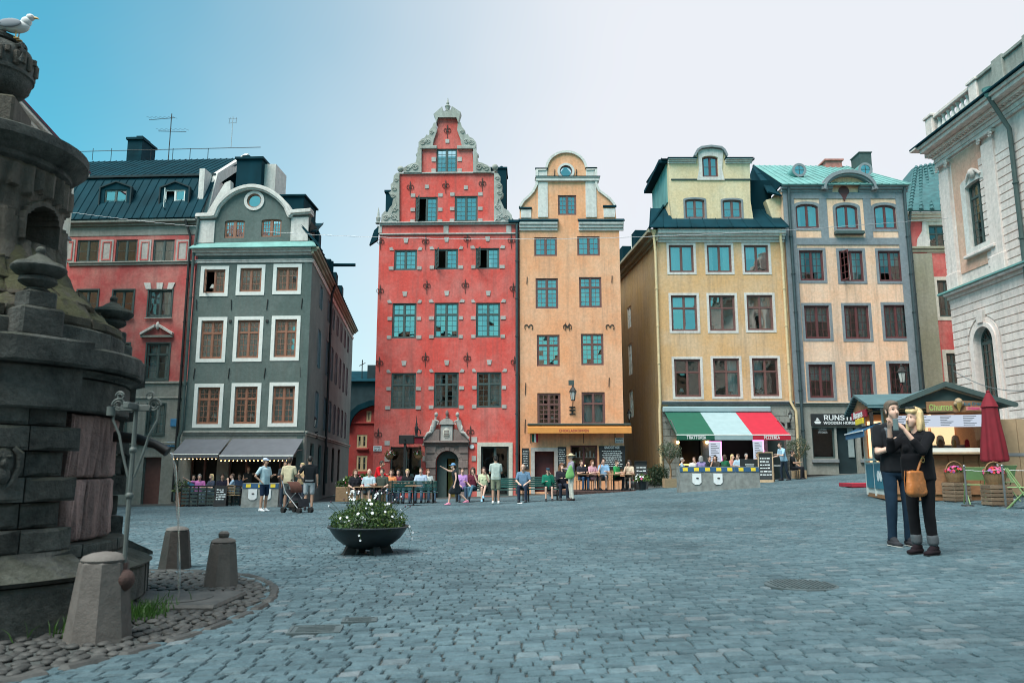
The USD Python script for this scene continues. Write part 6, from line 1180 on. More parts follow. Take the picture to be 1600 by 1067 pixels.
        body += [_hull([P['h' + n], P['k' + n]], [.075, .05]), _hull([P['k' + n], P['a' + n] + (P['k' + n] - P['a' + n]) * .62 + [0, .012, 0]], [.05, .05]), _hull([P['a' + n] + (P['k' + n] - P['a' + n]) * .62 + [0, .012, 0], P['a' + n]], [.05, .034]), _hull([P['a' + n], P['a' + n] + [0, -.10, -.05]], [.032, .014])]
    S3 = np.diag([k, k, k]) 
    def put(nm, parts, mat, ln=None, amp=0, it=6, lab=None, sm=60):
        u = _union(parts)
        if ln: v, f = _smooth(u, ln, it, amp, seed=len(label))
        else: mm = u.to_mesh(); v, f = np.array(mm.vert_properties[:, :3]), np.array(mm.tri_verts)
        return obj(nm, (v * k, f), mat, p, smooth=True if ln else sm, label=lab)
    put('body', body, M['skin_' + skin], ln=.016 if F_ else None, it=3)
    # eyes and mouth
    for s in (-1, 1): obj('eye', (_s1 * .0095 * k + hd(s * .031, -.073, .022) * k, _ico[1].faces), M['eye_dark'], p, smooth=True)
    obj('mouth', (_s1 * np.array([.021, .007, .006]) * k + hd(0, -.078, -.058) * k, _ico[1].faces), M['lip'], p, smooth=True)
    # clothes
    cw = .012
    tp = [_hull([up(-sw * .62, .0, 1.37), up(sw * .62, .0, 1.37), up(-.09, -.01, 1.14), up(.09, -.01, 1.14)], [(.098, .098, .07), (.098, .098, .07), (.085, .115, .09), (.085, .115, .09)], F_), _hull([up(-.09, -.01, 1.14), up(.09, -.01, 1.14), P['hip'] + [-.085, 0, -.02], P['hip'] + [.085, 0, -.02]], [(.08, .105 + belly, .09), (.08, .105 + belly, .09), (.105, .12 + belly * .6, .06), (.105, .12 + belly * .6, .06)], F_), _hull([up(-sw, .01, 1.405), up(sw, .01, 1.405), up(0, .02, 1.455)], [.062, .062, .058], F_)]
    if female: tp += [_hull([up(s * .07, -.075, 1.265), up(s * .06, -.02, 1.33)], [.062, .06], F_) for s in (-1, 1)]
    for n in 'RL':
        if sleeve == 'none': break
        e_, w_, s_ = P['e' + n], P['w' + n], P['s' + n]
        if sleeve == 'short': tp.append(_hull([s_, s_ + (e_ - s_) * .68], [.066, .058], F_))
        else: tp += [_hull([s_, e_], [.066, .052], F_), _hull([e_, e_ + (w_ - e_) * (.97 if sleeve == 'long' else .45)], [.052, .038 if sleeve == 'long' else .046], F_)]
    topm = cloth(top) if not isinstance(top, str) else M[top]
    if not dress: put('top', tp, topm, ln=.02 if F_ else None, amp=.011 if F_ else 0)
    lg = [_hull([P['hip'] + [-.08, .01, .03], P['hip'] + [.08, .01, .03], P['hR'] + [0, 0, -.06], P['hL'] + [0, 0, -.06]], [(.095, .11 + belly * .4, .07)] * 2 + [(.088, .10, .08)] * 2, F_)]
    for n in 'RL':
        h_, k_, a_ = P['h' + n], P['k' + n], P['a' + n]
        if leg == 'skirt': continue
        if leg == 'shorts': lg.append(_hull([h_, h_ + (k_ - h_) * .82], [.093, .08], F_))
        else:
            fr = .97 if leg == 'long' else .72; lg += [_hull([h_, k_], [.092, .066], F_), _hull([k_, k_ + (a_ - k_) * fr], [.066, .054 if fr > .9 else .06], F_)]
    if leg == 'skirt': lg.append(_hull([P['hR'], P['hL'], P['kR'] + (P['hR'] - P['kR']) * .12, P['kL'] + (P['hL'] - P['kL']) * .12], [.095, .095, .10, .10], F_))
    if dress: put('dress', tp + lg, topm)
    else: put('trousers' if leg == 'long' else 'skirt' if leg == 'skirt' else 'shorts' if leg == 'shorts' else 'cropped_trousers', lg, cloth(bottom), ln=.02 if F_ else None, amp=.010 if F_ else 0)
    if leg == 'crop' and fine:
        for n in 'RL': a_, k_ = P['a' + n], P['k' + n]; put('turn_up', [_hull([k_ + (a_ - k_) * .70, k_ + (a_ - k_) * .82], [.066, .064], True)], cloth((.10, .11, .12)), ln=.02)
    for n in 'RL':
        a_ = P['a' + n]; q = a_ - [0, 0, a_[2] - .04] if not legs.startswith('sitx') and a_[2] < .12 else a_ - [0, 0, .05]
        put('shoe', [_hull([q + [0, .045, 0], q + [0, -.05, .0]], [(.043, .045, .04), (.047, .05, .04)], F_), _hull([q + [0, -.06, -.003], q + [0, -.155, -.012]], [(.048, .05, .035), (.042, .04, .026)], F_), _hull([q + [0, .02, .045], q + [0, -.035, .035], q + [0, -.085, .012]], [(.046, .05, .035), .042, .036], F_)], cloth(shoe), ln=.014 if F_ else None)
        if fine: put('sole', [_hull([q + [0, .05, -.033], q + [0, -.155, -.033]], [(.044, .042, .007), (.044, .042, .007)])], cloth((.55, .54, .5) if shoe[0] > .02 else (.03, .03, .03)))
    # hair and hats
    hm = M.get('hair_' + hair) or simple('hair_' + hair, HAIR[hair], .5, .35, 40, streak=.2, bump=.4, bscale=160)
    hs = [_hull([hd(0, .03, .055), hd(0, .05, .01), hd(0, -.012, .097), hd(-.062, .0, .03), hd(.062, .0, .03)], [(.082, .085, .085), (.078, .07, .07), (.066, .056, .032), (.02, .025, .03), (.02, .025, .03)], True)]
    if hairstyle == 'long': hs += [_hull([hd(s * .055, .045, .04), hd(s * .07, .05, -.10), hd(s * .06, .05, -.20)], [.045, .038, .022], F_) for s in (-1, 1)] + [_hull([hd(0, .07, .0), hd(0, .075, -.2)], [.06, .04], F_)]
    if hairstyle == 'bob': hs += [_hull([hd(s * .06, .03, .06), hd(s * .085, .02, -.05), hd(s * .08, .01, -.13)], [.045, .036, .03], F_) for s in (-1, 1)] + [_hull([hd(0, .05, .07), hd(-.05, .075, -.12), hd(.05, .075, -.12)], [.085, .045, .045], F_), _hull([hd(-.03, -.045, .095), hd(.05, -.05, .085), hd(0, .03, .10)], [.035, .032, .06], F_)]
    if hairstyle == 'tail': hs += [_hull([hd(0, .09, .06), hd(0, .14, .02), hd(0, .13, -.12)], [.035, .035, .015])]
    if hairstyle == 'bun': hs += [_hull([hd(0, .08, .11)], [.045])]
    if hairstyle != 'bald': put('hair', hs, hm, ln=.012 if F_ else None, amp=.008 if F_ else 0, it=3)
    if hat == 'cap' or (isinstance(hat, tuple) and hat[0] == 'cap'): put('cap', [_hull([hd(0, .02, .065), hd(0, .02, .09)], [(.092, .10, .05), (.085, .09, .05)], True), _hull([hd(0, -.08, .055), hd(0, -.15, .045)], [(.065, .03, .008), (.055, .02, .007)])], cloth(hat[1]))
    elif isinstance(hat, tuple) and hat[0] == 'brim': put('sun_hat', [_hull([hd(0, .02, .07), hd(0, .02, .10)], [(.09, .10, .05), (.08, .085, .05)], True), _hull([hd(0, .02, .06)], [(.19, .20, .018)], True)], cloth(hat[1]))
    if extra: extra(p, P, k, up, hd, put)
    return p
def facing(x, y, tx, ty): return math.atan2(tx - x, -(ty - y))     # rotation that turns a figure's front (-y) towards (tx, ty)
# ------------------------------------------------------------------ awnings
a = GRE; IV = lambda F: np.linalg.inv(F.mat())
def canopy(F, px0, px1, zt_px, zb, proj, panels, name, label, drop=.22, cat='awning', housing=None):
    x0, x1, zt = F.x(px0, 690), F.x(px1, 690), F.z(zt_px); h = thing(name, label, cat, F.loc, F.rz); n = len(panels); xs = np.linspace(x0, x1, n + 1)
    for k, mt in enumerate(panels):
        MB().slab((xs[k] + .002, -proj, zb), (xs[k + 1] - .002, -proj, zb), (xs[k + 1] - .002, -.12, zt), (xs[k] + .002, -.12, zt), .02).build('canopy_panel', M[mt], h)
        m = MB(); nn = 18; xx = np.linspace(xs[k], xs[k + 1], nn)
        MB().slab((xs[k] + .002, -proj - .004, zb - drop), (xs[k + 1] - .002, -proj - .004, zb - drop), (xs[k + 1] - .002, -proj - .004, zb - .002), (xs[k] + .002, -proj - .004, zb - .002), .012).build('valance', M[mt], h)
    MB().tube([(x0, -proj + .01, zb - .01), (x1, -proj + .01, zb - .01)], .03, 6).build('front_rail', M['frame_white'], h)
    for x in (x0 + .05, x1 - .05): MB().tube([(x, -.05, zt - .5), (x, -proj * .5, zt - .55), (x, -proj + .03, zb - .02)], .025, 5).build('folding_arm', M['metal_grey'], h)
    if housing: MB().box(x0 - .1, x1 + .02, -.26, -.02, zt - .03, zt + housing, .05).build('housing', M['awning_white'], h)
    return h, x0, x1
A1, x0a, x1a = canopy(GRE, 291, 361, 686, 2.30, 1.35, ['awning_grey'], 'grey_awning', 'left and narrower grey awning on the green house', .16)
A2, x0b, x1b = canopy(GRE, 364.5, 475, 685.5, 2.22, 1.5, ['awning_grey'], 'grey_awning', 'right and wider grey awning on the green house', .16)
for nm, x0, x1, zb, pj, n, lb in (('a', x0a, x1a, 2.30, 1.35, 12, 'string of warm bulbs under the narrower grey awning'), ('b', x0b, x1b, 2.22, 1.5, 18, 'string of warm bulbs under the wider grey awning')):
    s = thing('string_lights', lb, 'lights', GRE.loc, GRE.rz); MB().tube([(x0, -pj, zb - .19), (x1, -pj, zb - .19)], .008, 4).build('cable', M['iron'], s)
    for x in np.linspace(x0 + .1, x1 - .1, n): MB().sph((x, -pj, zb - .225), .026, 1).build('bulb', M['bulb_warm'], s)
A3, x0, x1 = canopy(YEL, 1039, 1205, 643.5, 2.45, 3.0, ['awning_green', 'awning_white', 'awning_red'], 'tricolour_awning', 'green, white and red awning of the pizzeria on the yellow house', .26, housing=.28)
w3 = (x1 - x0) / 3
lettering('TRATTORIA', .15, .004, A3, 'sign_white', trn(x0 + w3 * .52, -3.012, 2.45 - .21), bold=True, fit=.98); lettering('PIZZERIA', .15, .004, A3, 'sign_white', trn(x0 + w3 * 2.5, -3.012, 2.45 - .21), bold=True, fit=.80)
# ------------------------------------------------------------------ signs, lanterns, boards on the walls
sign(583.5, 696.5, 596.5, 704.5, RED, 'street_sign', 'white street name plate at the left corner of the red gable house', 'sign_white', ['STORTORGET', '20'], 'text_black')
sign(961, 683.5, 974, 692, ORA, 'street_sign', 'white street name plate at the right end of the orange house', 'sign_white', ['KÅKBRINKEN', 'NICOLAI'], 'text_black')
a = RED(737.5, 697.5); s = thing('round_sign', 'small round white sign right of the carved doorway', 'sign', RED.world(a[0], -.04, a[1]), RED.rz); MB().extr(Point(0, 0).buffer(.125), -.03, 0).build('disc', M['sign_white'], s); MB().extr(Point(0, 0).buffer(.13).difference(Point(0, 0).buffer(.11)), -.04, -.031).build('rim', M['lead_trim'], s)
def chalk(F, px0, py0, px1, py1, label, rows=7, y=-.04, seed=0, title=None):
    a = F.rect(px0, py0, px1, py1); s = thing('menu_board', label, 'menu board', F.world(a[0], y, a[2]), F.rz); w, hh = a[1] - a[0], a[3] - a[2]; g = np.random.default_rng(seed)
    MB().box(0, w, -.04, 0, 0, hh, .008).build('board', M['chalkboard'], s); z = hh * .94
    if title: lettering(title, .13, .002, s, 'chalk', trn(w / 2, -.042, hh * .88), bold=True, fit=min(w * .6, .8)); z = hh * .84
    m = MB()
    for r in range(rows):
        zz_ = z - (r + 1) * (z - .05) / (rows + 1); x = w * .1 + g.uniform(0, .1) * w
        while x < w * .82:
            l = g.uniform(.05, .16) * min(1, w); m.box(x, min(x + l, w * .92), -.043, -.041, zz_, zz_ + .028 + g.uniform(0, .02)); x += l + .03
    m.build('chalk_writing', M['chalk'], s, kind='stuff'); return s
chalk(ORA, 815.5, 700, 826.5, 733, 'narrow chalk menu board left of the orange house door', seed=1); chalk(ORA, 871.5, 698, 884.5, 728, 'narrow chalk menu board right of the orange house door', seed=2); chalk(ORA, 936, 696.5, 976.5, 733, 'wide dark menu board beside the orange house window', 9, seed=3, title='SMOOTHIE')
def lantern(pos, label, s=1.0, arm=.5, wall_dy=0, grp=None, scroll=True):
    h = thing('wall_lantern', label, 'lantern', pos); m = MB()
    m.tube([(0, 0, -.55 * s), (0, -.12, -.50 * s), (0, -arm * .7, -.28 * s), (0, -arm, -.05 * s)], .025, 6).box(-.05, .05, -.02, .02, -.75 * s, -.35 * s)
    for z in (-.72, -.52, -.36): m.box(-.16 * s, .16 * s, -.05, .0, z * s, z * s + .05)
    if scroll: t = np.linspace(0, 3.5 * PI, 22); m.tube(np.stack([0 * t, -.2 - .11 * (1 - t / 14) * np.cos(t), -.5 * s + .11 * (1 - t / 14) * np.sin(t)], 1), .012, 5)
    m.build('bracket', M['iron'], h); T = trn(0, -arm, 0)
    MB(T).lathe([(.09 * s, 0), (.16 * s, .42 * s)], 6).build('lamp_glass', M['lamp_pale'], h)
    m = MB(T)
    for k in range(6): c, d = math.cos(k * PI / 3), math.sin(k * PI / 3); m.tube([(.095 * s * c, .095 * s * d, -.01), (.168 * s * c, .168 * s * d, .43 * s)], .012, 4)
    m.lathe([(.10 * s, -.05), (.11 * s, 0)], 6).lathe([(.19 * s, .42 * s), (.20 * s, .45 * s), (.11 * s, .60 * s), (.05 * s, .68 * s), (.06 * s, .72 * s), (.01, .84 * s)], 6).build('lamp_frame', M['iron'], h); return h
lantern(ORA.world(ORA.x(894, 625), 0, ORA.z(626)), 'black street lantern between the lowest windows of the orange house', 1.0, .55)
lantern(YEL.world(YEL.w - .35, -.05, YEL.z(655)), 'small dark lantern at the right end of the pizzeria awning', .6, .3, scroll=False); lantern(CRE.world(CRE.x(1397, 595), 0, CRE.z(600)), 'black lantern on a scrolled bracket on the cream and grey house', 1.25, .9)
XP = SG.world(3.6, -.02, SG.z(668) if False else 3.75); lantern(XP, 'grey lantern on the side wall of the green house in the lane', .8, .45)
lantern(at(982, 655, 43.5), 'small pale lantern in the narrow lane right of the orange house', .7, .3)
a = ORA.rect(887.5, 595, 896, 603); s = thing('hanging_sign', 'small dark square sign above the orange house lantern', 'sign', ORA.world(a[0], -.35, a[2]), ORA.rz); MB().box(0, a[1] - a[0], -.02, .02, 0, a[3] - a[2]).build('plate', M['frame_green'], s); MB().tube([(.2, .35, .1), (.2, 0, .1)], .015, 4).build('arm', M['iron'], s)
a = ORA.rect(831, 678, 840.5, 690.5); s = thing('small_flag', 'small green, white and red flag under the orange awning', 'flag', ORA.world(a[0], -.3, a[2]), ORA.rz); w = a[1] - a[0]; hh = a[3] - a[2]
for k, mt in enumerate(('awning_green', 'white_cloth', 'awning_red')): MB().slab((k * w / 3, 0.02 * k, 0), ((k + 1) * w / 3, .02 * k + .02, -.03), ((k + 1) * w / 3, .02 * k + .02, hh), (k * w / 3, .02 * k, hh), .01).build('stripe', M[mt], s)
MB().tube([(-.02, .3, hh), (-.02, 0, hh + .02)], .012, 4).build('flag_pole', M['iron'], s)
# the dark hanging sign with a figure left of the doorway, and flower baskets
c = RED(640, 690); s = thing('iron_shop_sign', 'black iron hanging sign with a small figure on top, left of the carved doorway', 'sign', RED.world(c[0], -.0, c[1]), RED.rz)
MB().tube([(-.1, 0, .1), (-.1, -1.1, .1)], .03, 6).tube([(-.1, 0, -.5), (-.1, -.9, .06)], .025, 6).box(-.42, .38, -.95, -.75, -.15, .32, .03).build('bracket_board', M['iron'], s); MB().box(.40, .85, -.92, -.78, -.14, .2, .02).build('orange_board', M['parasol_red'], s); MB().box(.38, .90, -.97, -.73, .2, .26, .01).build('board_roof', M['iron'], s)
MB().box(-.16, -.04, -.9, -.78, -1.9, -.15).build('post', M['iron'], s)
MB(trn(.48, -.85, .26)).lathe([(.1, 0), (.06, .1), (.09, .3), (.1, .45), (.05, .55), (.06, .62), (.03, .72), (.01, 1.05)], 8).tube([(.0, 0, .45), (.2, 0, .3), (.22, 0, .1)], .03, 5).build('figure', M['iron'], s, smooth=40)
def flowers(name, label, pos, R, H, n, nf, fm, leafm='leaf_mid', cat='flowers', vessel=None, seed=0, squash=1.0, size=1.0, fpart=True):
    """a pot, basket or bowl of leafy plants with separate blossoms"""
    g = np.random.default_rng(seed); h = thing(name, label, cat, pos)
    if vessel: vessel(h)
    d = g.normal(size=(n, 3)); d /= np.linalg.norm(d, axis=1)[:, None]; d[:, 2] = np.abs(d[:, 2]); r = g.uniform(.35, 1, n) ** .5; c = d * r[:, None] * [R, R * squash, H]
    L_ = g.uniform(.03, .06, n) * size * (R / .25) ** .5; a = g.normal(size=(n, 3)) + d * .6; a /= np.linalg.norm(a, axis=1)[:, None]; b = np.cross(a, d + g.normal(0, .5, (n, 3))); b /= np.linalg.norm(b, axis=1)[:, None] + 1e-9
    V_ = np.stack([c - a * L_[:, None] * .6, c + b * L_[:, None] * .38, c + a * L_[:, None] * .7 - [0, 0, .008], c - b * L_[:, None] * .38], 1)
    third = n * 2 // 3
    for nm, sl, mt in (('leaves', slice(0, third), leafm), ('pale_leaves', slice(third, n), 'leaf_light')):
        q = V_[sl]; f = (np.array([[0, 1, 2], [0, 2, 3]])[None] + 4 * np.arange(len(q))[:, None, None]).reshape(-1, 3); obj(nm, (q.reshape(-1, 3), f), M[mt], h, kind='stuff')
    for k in range(nf):
        dd = g.normal(size=3); dd[2] = abs(dd[2]); dd /= np.linalg.norm(dd); cc = dd * np.array([R, R * squash, H]) * g.uniform(.95, 1.1); rr = g.uniform(.018, .03) * size; m = MB(); u = np.cross(dd, [0, 0, 1.0]) + 1e-3; u /= np.linalg.norm(u); w_ = np.cross(dd, u)
        for q in range(5): t = q * 2 * PI / 5; e = (u * math.cos(t) + w_ * math.sin(t)); f_ = (-u * math.sin(t) + w_ * math.cos(t)); m.add([cc, cc + e * rr * .7 + f_ * rr * .55, cc + e * rr * 1.25 + dd * .004, cc + e * rr * .7 - f_ * rr * .55], [[0, 1, 2], [0, 2, 3]])
        m.build('blossom', M[fm[k % len(fm)]], h)
    return h
for px, lb in ((611, 'left of the two flower baskets by the red house shop window'), (656.5, 'right of the two flower baskets by the red house shop window')):
    c = RED(px, 711); pos = RED.world(c[0], -.45, c[1]); flowers('flower_basket', lb, pos, .3, .28, 160, 14, ['petal_pink', 'petal_white'], seed=px and int(px), cat='flower basket', group=None) if False else flowers('flower_basket', lb, pos, .3, .28, 160, 14, ['petal_pink', 'petal_white'], seed=int(px), cat='flower basket', vessel=lambda h: MB().lathe([(.05, -.25), (.18, -.15), (.24, 0)], 12).tube([(0, 0, .5), (0, .0, 0)], .01, 4).tube([(0, .45, .5), (0, 0, .5)], .012, 4).build('basket', M['wicker'], h))
# ------------------------------------------------------------------ the flower bowl in the foreground
bp = gp(572, 866); bp[1] += .12; bp[2] = float(gz(bp[0], bp[1]))
def bowl(h):
    MB().lathe([(.10, .06), (.20, .075), (.33, .13), (.43, .21), (.49, .29), (.515, .335), (.54, .34), (.545, .355), (.53, .365), (.50, .36), (.47, .31), (.30, .30)], 48).build('bowl', M['planter_iron'], h, smooth=35)
    for a in (.35, 2.2, 3.6, 5.3):
        MB(rotz(a)).extx(Polygon([(-.05, .0), (.05, 0), (.03, .12), (-.03, .12)]), .17, .30).build('foot', M['planter_iron'], h) if False else MB(rotz(a)).extr(Polygon([(.18, 0), (.34, 0), (.27, .14), (.16, .12)]), -.05, .05).build('foot', M['planter_iron'], h)
    MB().lathe([(.30, .30), (.49, .315), (.4, .335), (.1, .34)], 24).build('soil', M['joint_earth'], h)
FB = thing('flower_bowl', 'low black iron bowl of white and green flowering plants in the middle foreground', 'planter', bp); bowl(FB)
g = np.random.default_rng(21); n = 4200
d = g.normal(size=(n, 3)); d /= np.linalg.norm(d, axis=1)[:, None]; d[:, 2] = np.abs(d[:, 2]); r = g.uniform(.25, 1, n) ** .45; lump = .78 + .5 * meshkit.noise(d * 2.6 + 5); c = d * (r * lump)[:, None] * [.50, .50, .36] + [0, 0, .33]
L_ = g.uniform(.012, .032, n); aa = g.normal(size=(n, 3)) + d * .8; aa /= np.linalg.norm(aa, axis=1)[:, None]; bb = np.cross(aa, d + g.normal(0, .5, (n, 3))); bb /= np.linalg.norm(bb, axis=1)[:, None]
V_ = np.stack([c - aa * L_[:, None], c + bb * L_[:, None] * .5, c + aa * L_[:, None] - [0, 0, .006], c - bb * L_[:, None] * .5], 1); sel = g.random(n)
for nm, ms, mt in (('leaves', sel < .55, 'leaf_mid'), ('dark_leaves', (sel >= .55) & (sel < .82), 'leaf_dark'), ('pale_leaves', sel >= .82, 'leaf_light')):
    q = V_[ms]; obj(nm, (q.reshape(-1, 3), (np.array([[0, 1, 2], [0, 2, 3]])[None] + 4 * np.arange(len(q))[:, None, None]).reshape(-1, 3)), M[mt], FB, kind='stuff')
def blossom(cc, dd, rr, mt, parent, nm='blossom'):
    m = MB(); u = np.cross(dd, [.1, .2, 1.0]); u /= np.linalg.norm(u); w_ = np.cross(dd, u)
    for q in range(5): t = q * 2 * PI / 5; e = u * math.cos(t) + w_ * math.sin(t); f_ = -u * math.sin(t) + w_ * math.cos(t); m.add([cc, cc + e * rr * .6 + f_ * rr * .6 + dd * rr * .3, cc + e * rr * 1.2 + dd * rr * .15, cc + e * rr * .6 - f_ * rr * .6 + dd * rr * .3], [[0, 1, 2], [0, 2, 3]])
    m.build(nm, M[mt], parent)
stems = MB()
for k in range(46):
    if k < 24: ctr = [(-.13, -.33, .50), (-.02, -.30, .47), (.04, -.2, .66), (-.25, -.3, .44), (.36, -.22, .45), (.1, .1, .74), (.28, .05, .66), (-.2, 0, .7)][k % 8]; cc = np.array(ctr) + g.normal(0, .035, 3); dd = np.array([0, -.8, .6]) + g.normal(0, .3, 3)
    else: dd = g.normal(size=3); dd[2] = abs(dd[2]) + .15; dd /= np.linalg.norm(dd); cc = dd * [.54, .54, .42] + [0, 0, .33]
    dd /= np.linalg.norm(dd); blossom(cc, dd, g.uniform(.014, .024), 'petal_white', FB)
for k in range(34):
    th = g.uniform(0, 2 * PI); ro = g.uniform(.15, .52); z1 = .33 + .42 * math.sqrt(max(0, 1 - (ro / .6) ** 2)) + g.uniform(.04, .10); b0 = np.array([ro * .6 * math.cos(th), ro * .6 * math.sin(th), .4]); b1 = np.array([ro * 1.1 * math.cos(th), ro * 1.1 * math.sin(th), z1]); stems.tube([b0, (b0 + b1) / 2 + [0, 0, .02], b1], .003, 3)
    MB().sph(b1, (.010, .010, .014), 1).build('flower_bud', M['bud_dark'] if k % 3 else M['petal_white'], FB)
stems.build('stems', M['leaf_dark'], FB, kind='stuff')
for (x, y, z) in ((.56, -.1, .36), (.60, -.05, .28), (.585, .0, .2), (-.02, -.545, .28), (0.0, -.56, .22)): blossom(np.array([x, y, z]), np.array([.5, -.8, .2]), .014, 'petal_white', FB); MB().tube([(x * .9, y * .9, .36), (x, y, z)], .003, 3).build('trailing_stem', M['leaf_mid'], FB)
# ------------------------------------------------------------------ covers in the paving
p = gp(1252, 915); s = thing('round_manhole_cover', 'round ribbed iron manhole cover in front of the couple', 'manhole cover', (p[0], p[1], p[2] + .006)); MB().lathe([(.30, -.04), (.30, .004), (.28, .008), (.0, .008)], 40).build('cover', M['cover_iron'], s)
for k in range(13): x = -.24 + k * .04; hh = math.sqrt(.27 ** 2 - x * x); MB().box(x - .009, x + .009, -hh, hh, .007, .016).build('rib', M['cover_iron'], s)
for px, py, w, d_, lb in ((493, 985, .30, .22, 'larger square iron cover in the paving at the lower left'), (562, 970, .20, .12, 'smaller square iron cover behind the larger one')):
    p = gp(px, py); s = thing('square_cover', lb, 'manhole cover', (p[0], p[1], p[2] + .004), .12); MB().box(-w / 2, w / 2, -d_ / 2, d_ / 2, -.04, .006).build('cover', M['cover_iron'], s); MB().extz(sbox(-w / 2 - .02, -d_ / 2 - .02, w / 2 + .02, d_ / 2 + .02).difference(sbox(-w / 2, -d_ / 2, w / 2, d_ / 2)), -.04, .01).build('frame', M['cover_iron'], s)
    for k in range(4): MB().box(-w * .4, w * .4, -d_ * .35 + k * d_ * .2, -d_ * .28 + k * d_ * .2, .006, .012).build('rib', M['cover_iron'], s)
p = gp(1195, 845); s = thing('paper_scrap', 'small white scrap of paper lying on the paving left of the benches', 'paper', gp(812, 787) + [0, 0, .012]); MB().slab((-.1, -.03, 0), (.08, -.06, .01), (.1, .05, .04), (-.06, .06, .01), .004).build('sheet', M['white_cloth'], s)
# ------------------------------------------------------------------ wires over the square
def wire(p0, p1, sag, label, r=.011):
    t = np.linspace(0, 1, 24)[:, None]; p0, p1 = np.array(p0), np.array(p1); q = p0 + (p1 - p0) * t; q[:, 2] -= sag * 4 * t[:, 0] * (1 - t[:, 0]); MB().tube(q, r, 5).build('overhead_wire', M['metal_grey'], label=label, cat='wire')
wire(at(104, 331, 39.4), at(1482, 341, 28.2), 1.15, 'thin overhead wire stretched across the square in front of the gables'); wire(at(1490, 579, 27.0), at(1640, 604, 21), .35, 'dark cable hanging along the stone exchange building above the parasol', .013)
# ------------------------------------------------------------------ cabinet and concrete barriers
p = gp(257.5, 783); s = thing('utility_cabinet', 'grey metal utility cabinet left of the green house terrace', 'cabinet', p, .05); w = .78; MB().box(-w / 2, w / 2, 0, .4, .32, 1.2, .015).build('case', M['cabinet_grey'], s); MB().box(-w / 2 - .03, w / 2 + .03, -.03, .43, 1.2, 1.25, .01).build('lid', M['cabinet_grey'], s); MB().box(-w / 2 + .05, w / 2 - .05, .05, .38, -.05, .32).build('plinth', M['concrete'], s)
for q in (-1, 1): MB().box(min(0, q * (w / 2 - .03)) + .006, max(0, q * (w / 2 - .03)) - .006, -.012, -.001, .36, 1.16, .005).build('door', M['cabinet_grey'], s); MB().box(q * .14 - .015, q * .14 + .015, -.03, -.013, .7, .86).build('handle', M['iron'], s)
def barrier(px, py, lens, label, rz=0.0, h=.98, d_=.6):
    p = gp(px, py); s = thing('concrete_barrier', label, 'barrier', p, rz, 'concrete barriers with blue and yellow bands'); x = 0
    for i, (l, bend_) in enumerate(lens):
        T = trn(x, 0, 0) @ rotz(bend_); m = MB(T); m.extx(Polygon([(-.0, 0), (d_, 0), (d_ - .08, h), (.08, h)]), 0, l - .012); obj('block', noisy(m.arr(), .004, 5), M['concrete'], s)
        MB(T).slab((.01, .045, h - .2), (l - .02, .045, h - .2), (l - .02, .066, h - .02), (.01, .066, h - .02), .012).build('blue_band', M['paint_blue'], s)
        n = int(l / .42)
        for k in range(n): u = (k + .3) * l / n; MB(T).slab((u, .042, h - .17), (u + .19, .042, h - .17), (u + .19, .058, h - .04), (u, .058, h - .04), .012).build('yellow_patch', M['paint_yellow'], s)
        for u in ((l * .3, l * .68) if i == 0 else ()): MB(T).extr(Polygon([(u - .17, .38), (u - .08, .30), (u + .08, .30), (u + .17, .38), (u + .17, .72), (u - .17, .72)]), .0, .032).build('emblem', M['sign_white'], s); MB(T).sph((u + .02, .0, .54), (.06, .02, .03), 1).build('emblem_mark', M['text_black'], s)
        x += l * math.cos(bend_)
    return s
barrier(1063.5, 769.5, [(2.15, 0), (1.0, .12)], 'larger concrete barrier with blue and yellow bands before the pizzeria terrace', .03)
barrier(376, 793, [(1.45, 0)], 'small concrete barrier with blue and yellow bands by the green house terrace', .0, .95)
# ------------------------------------------------------------------ park benches
def bench(pos, rz, label, w=1.95):
    s = thing('park_bench', label, 'bench', pos, rz, 'green slatted benches in a row across the square')
    for k in range(4): MB().box(-w / 2, w / 2, -.44 + k * .115, -.345 + k * .115, .43, .46, .008).build('seat_slat', M['bench_green'], s)
    for k in range(5): z = .52 + k * .078; y = .02 + k * .018; MB().box(-w / 2, w / 2, y, y + .028, z, z + .064, .008).build('back_slat', M['bench_green'], s)
    for x in (-w / 2 + .18, w / 2 - .18): MB().tube([(x, -.42, 0), (x, -.40, .40), (x, -.05, .42)], .028, 6).tube([(x, .10, 0), (x, .0, .42), (x, .06, .70), (x, .11, .92)], .028, 6).tube([(x, -.42, .42), (x, -.42, .62), (x, 0.02, .64)], .022, 6).build('leg', M['iron'], s)
    return s
bz = [(644, 787, PI, 'green bench seen from behind, before the red house doorway, left of the running child'), (735, 784, 0, 'green bench where three women sit before the red house'), (796, 783, 0, 'green bench between the standing woman and the seated old man'), (848, 783, 0, 'green bench where the boy in green sits')]
BP = {}
for px, py, rz, lb in bz:
    p = gp(px, py); q = gd(px, p[1] + (.42 if rz == 0 else .0)); w = 1.95 if px < 700 else 1.45
    BP[px] = q; bench(q, rz + rng.uniform(-.02, .02), lb, w)
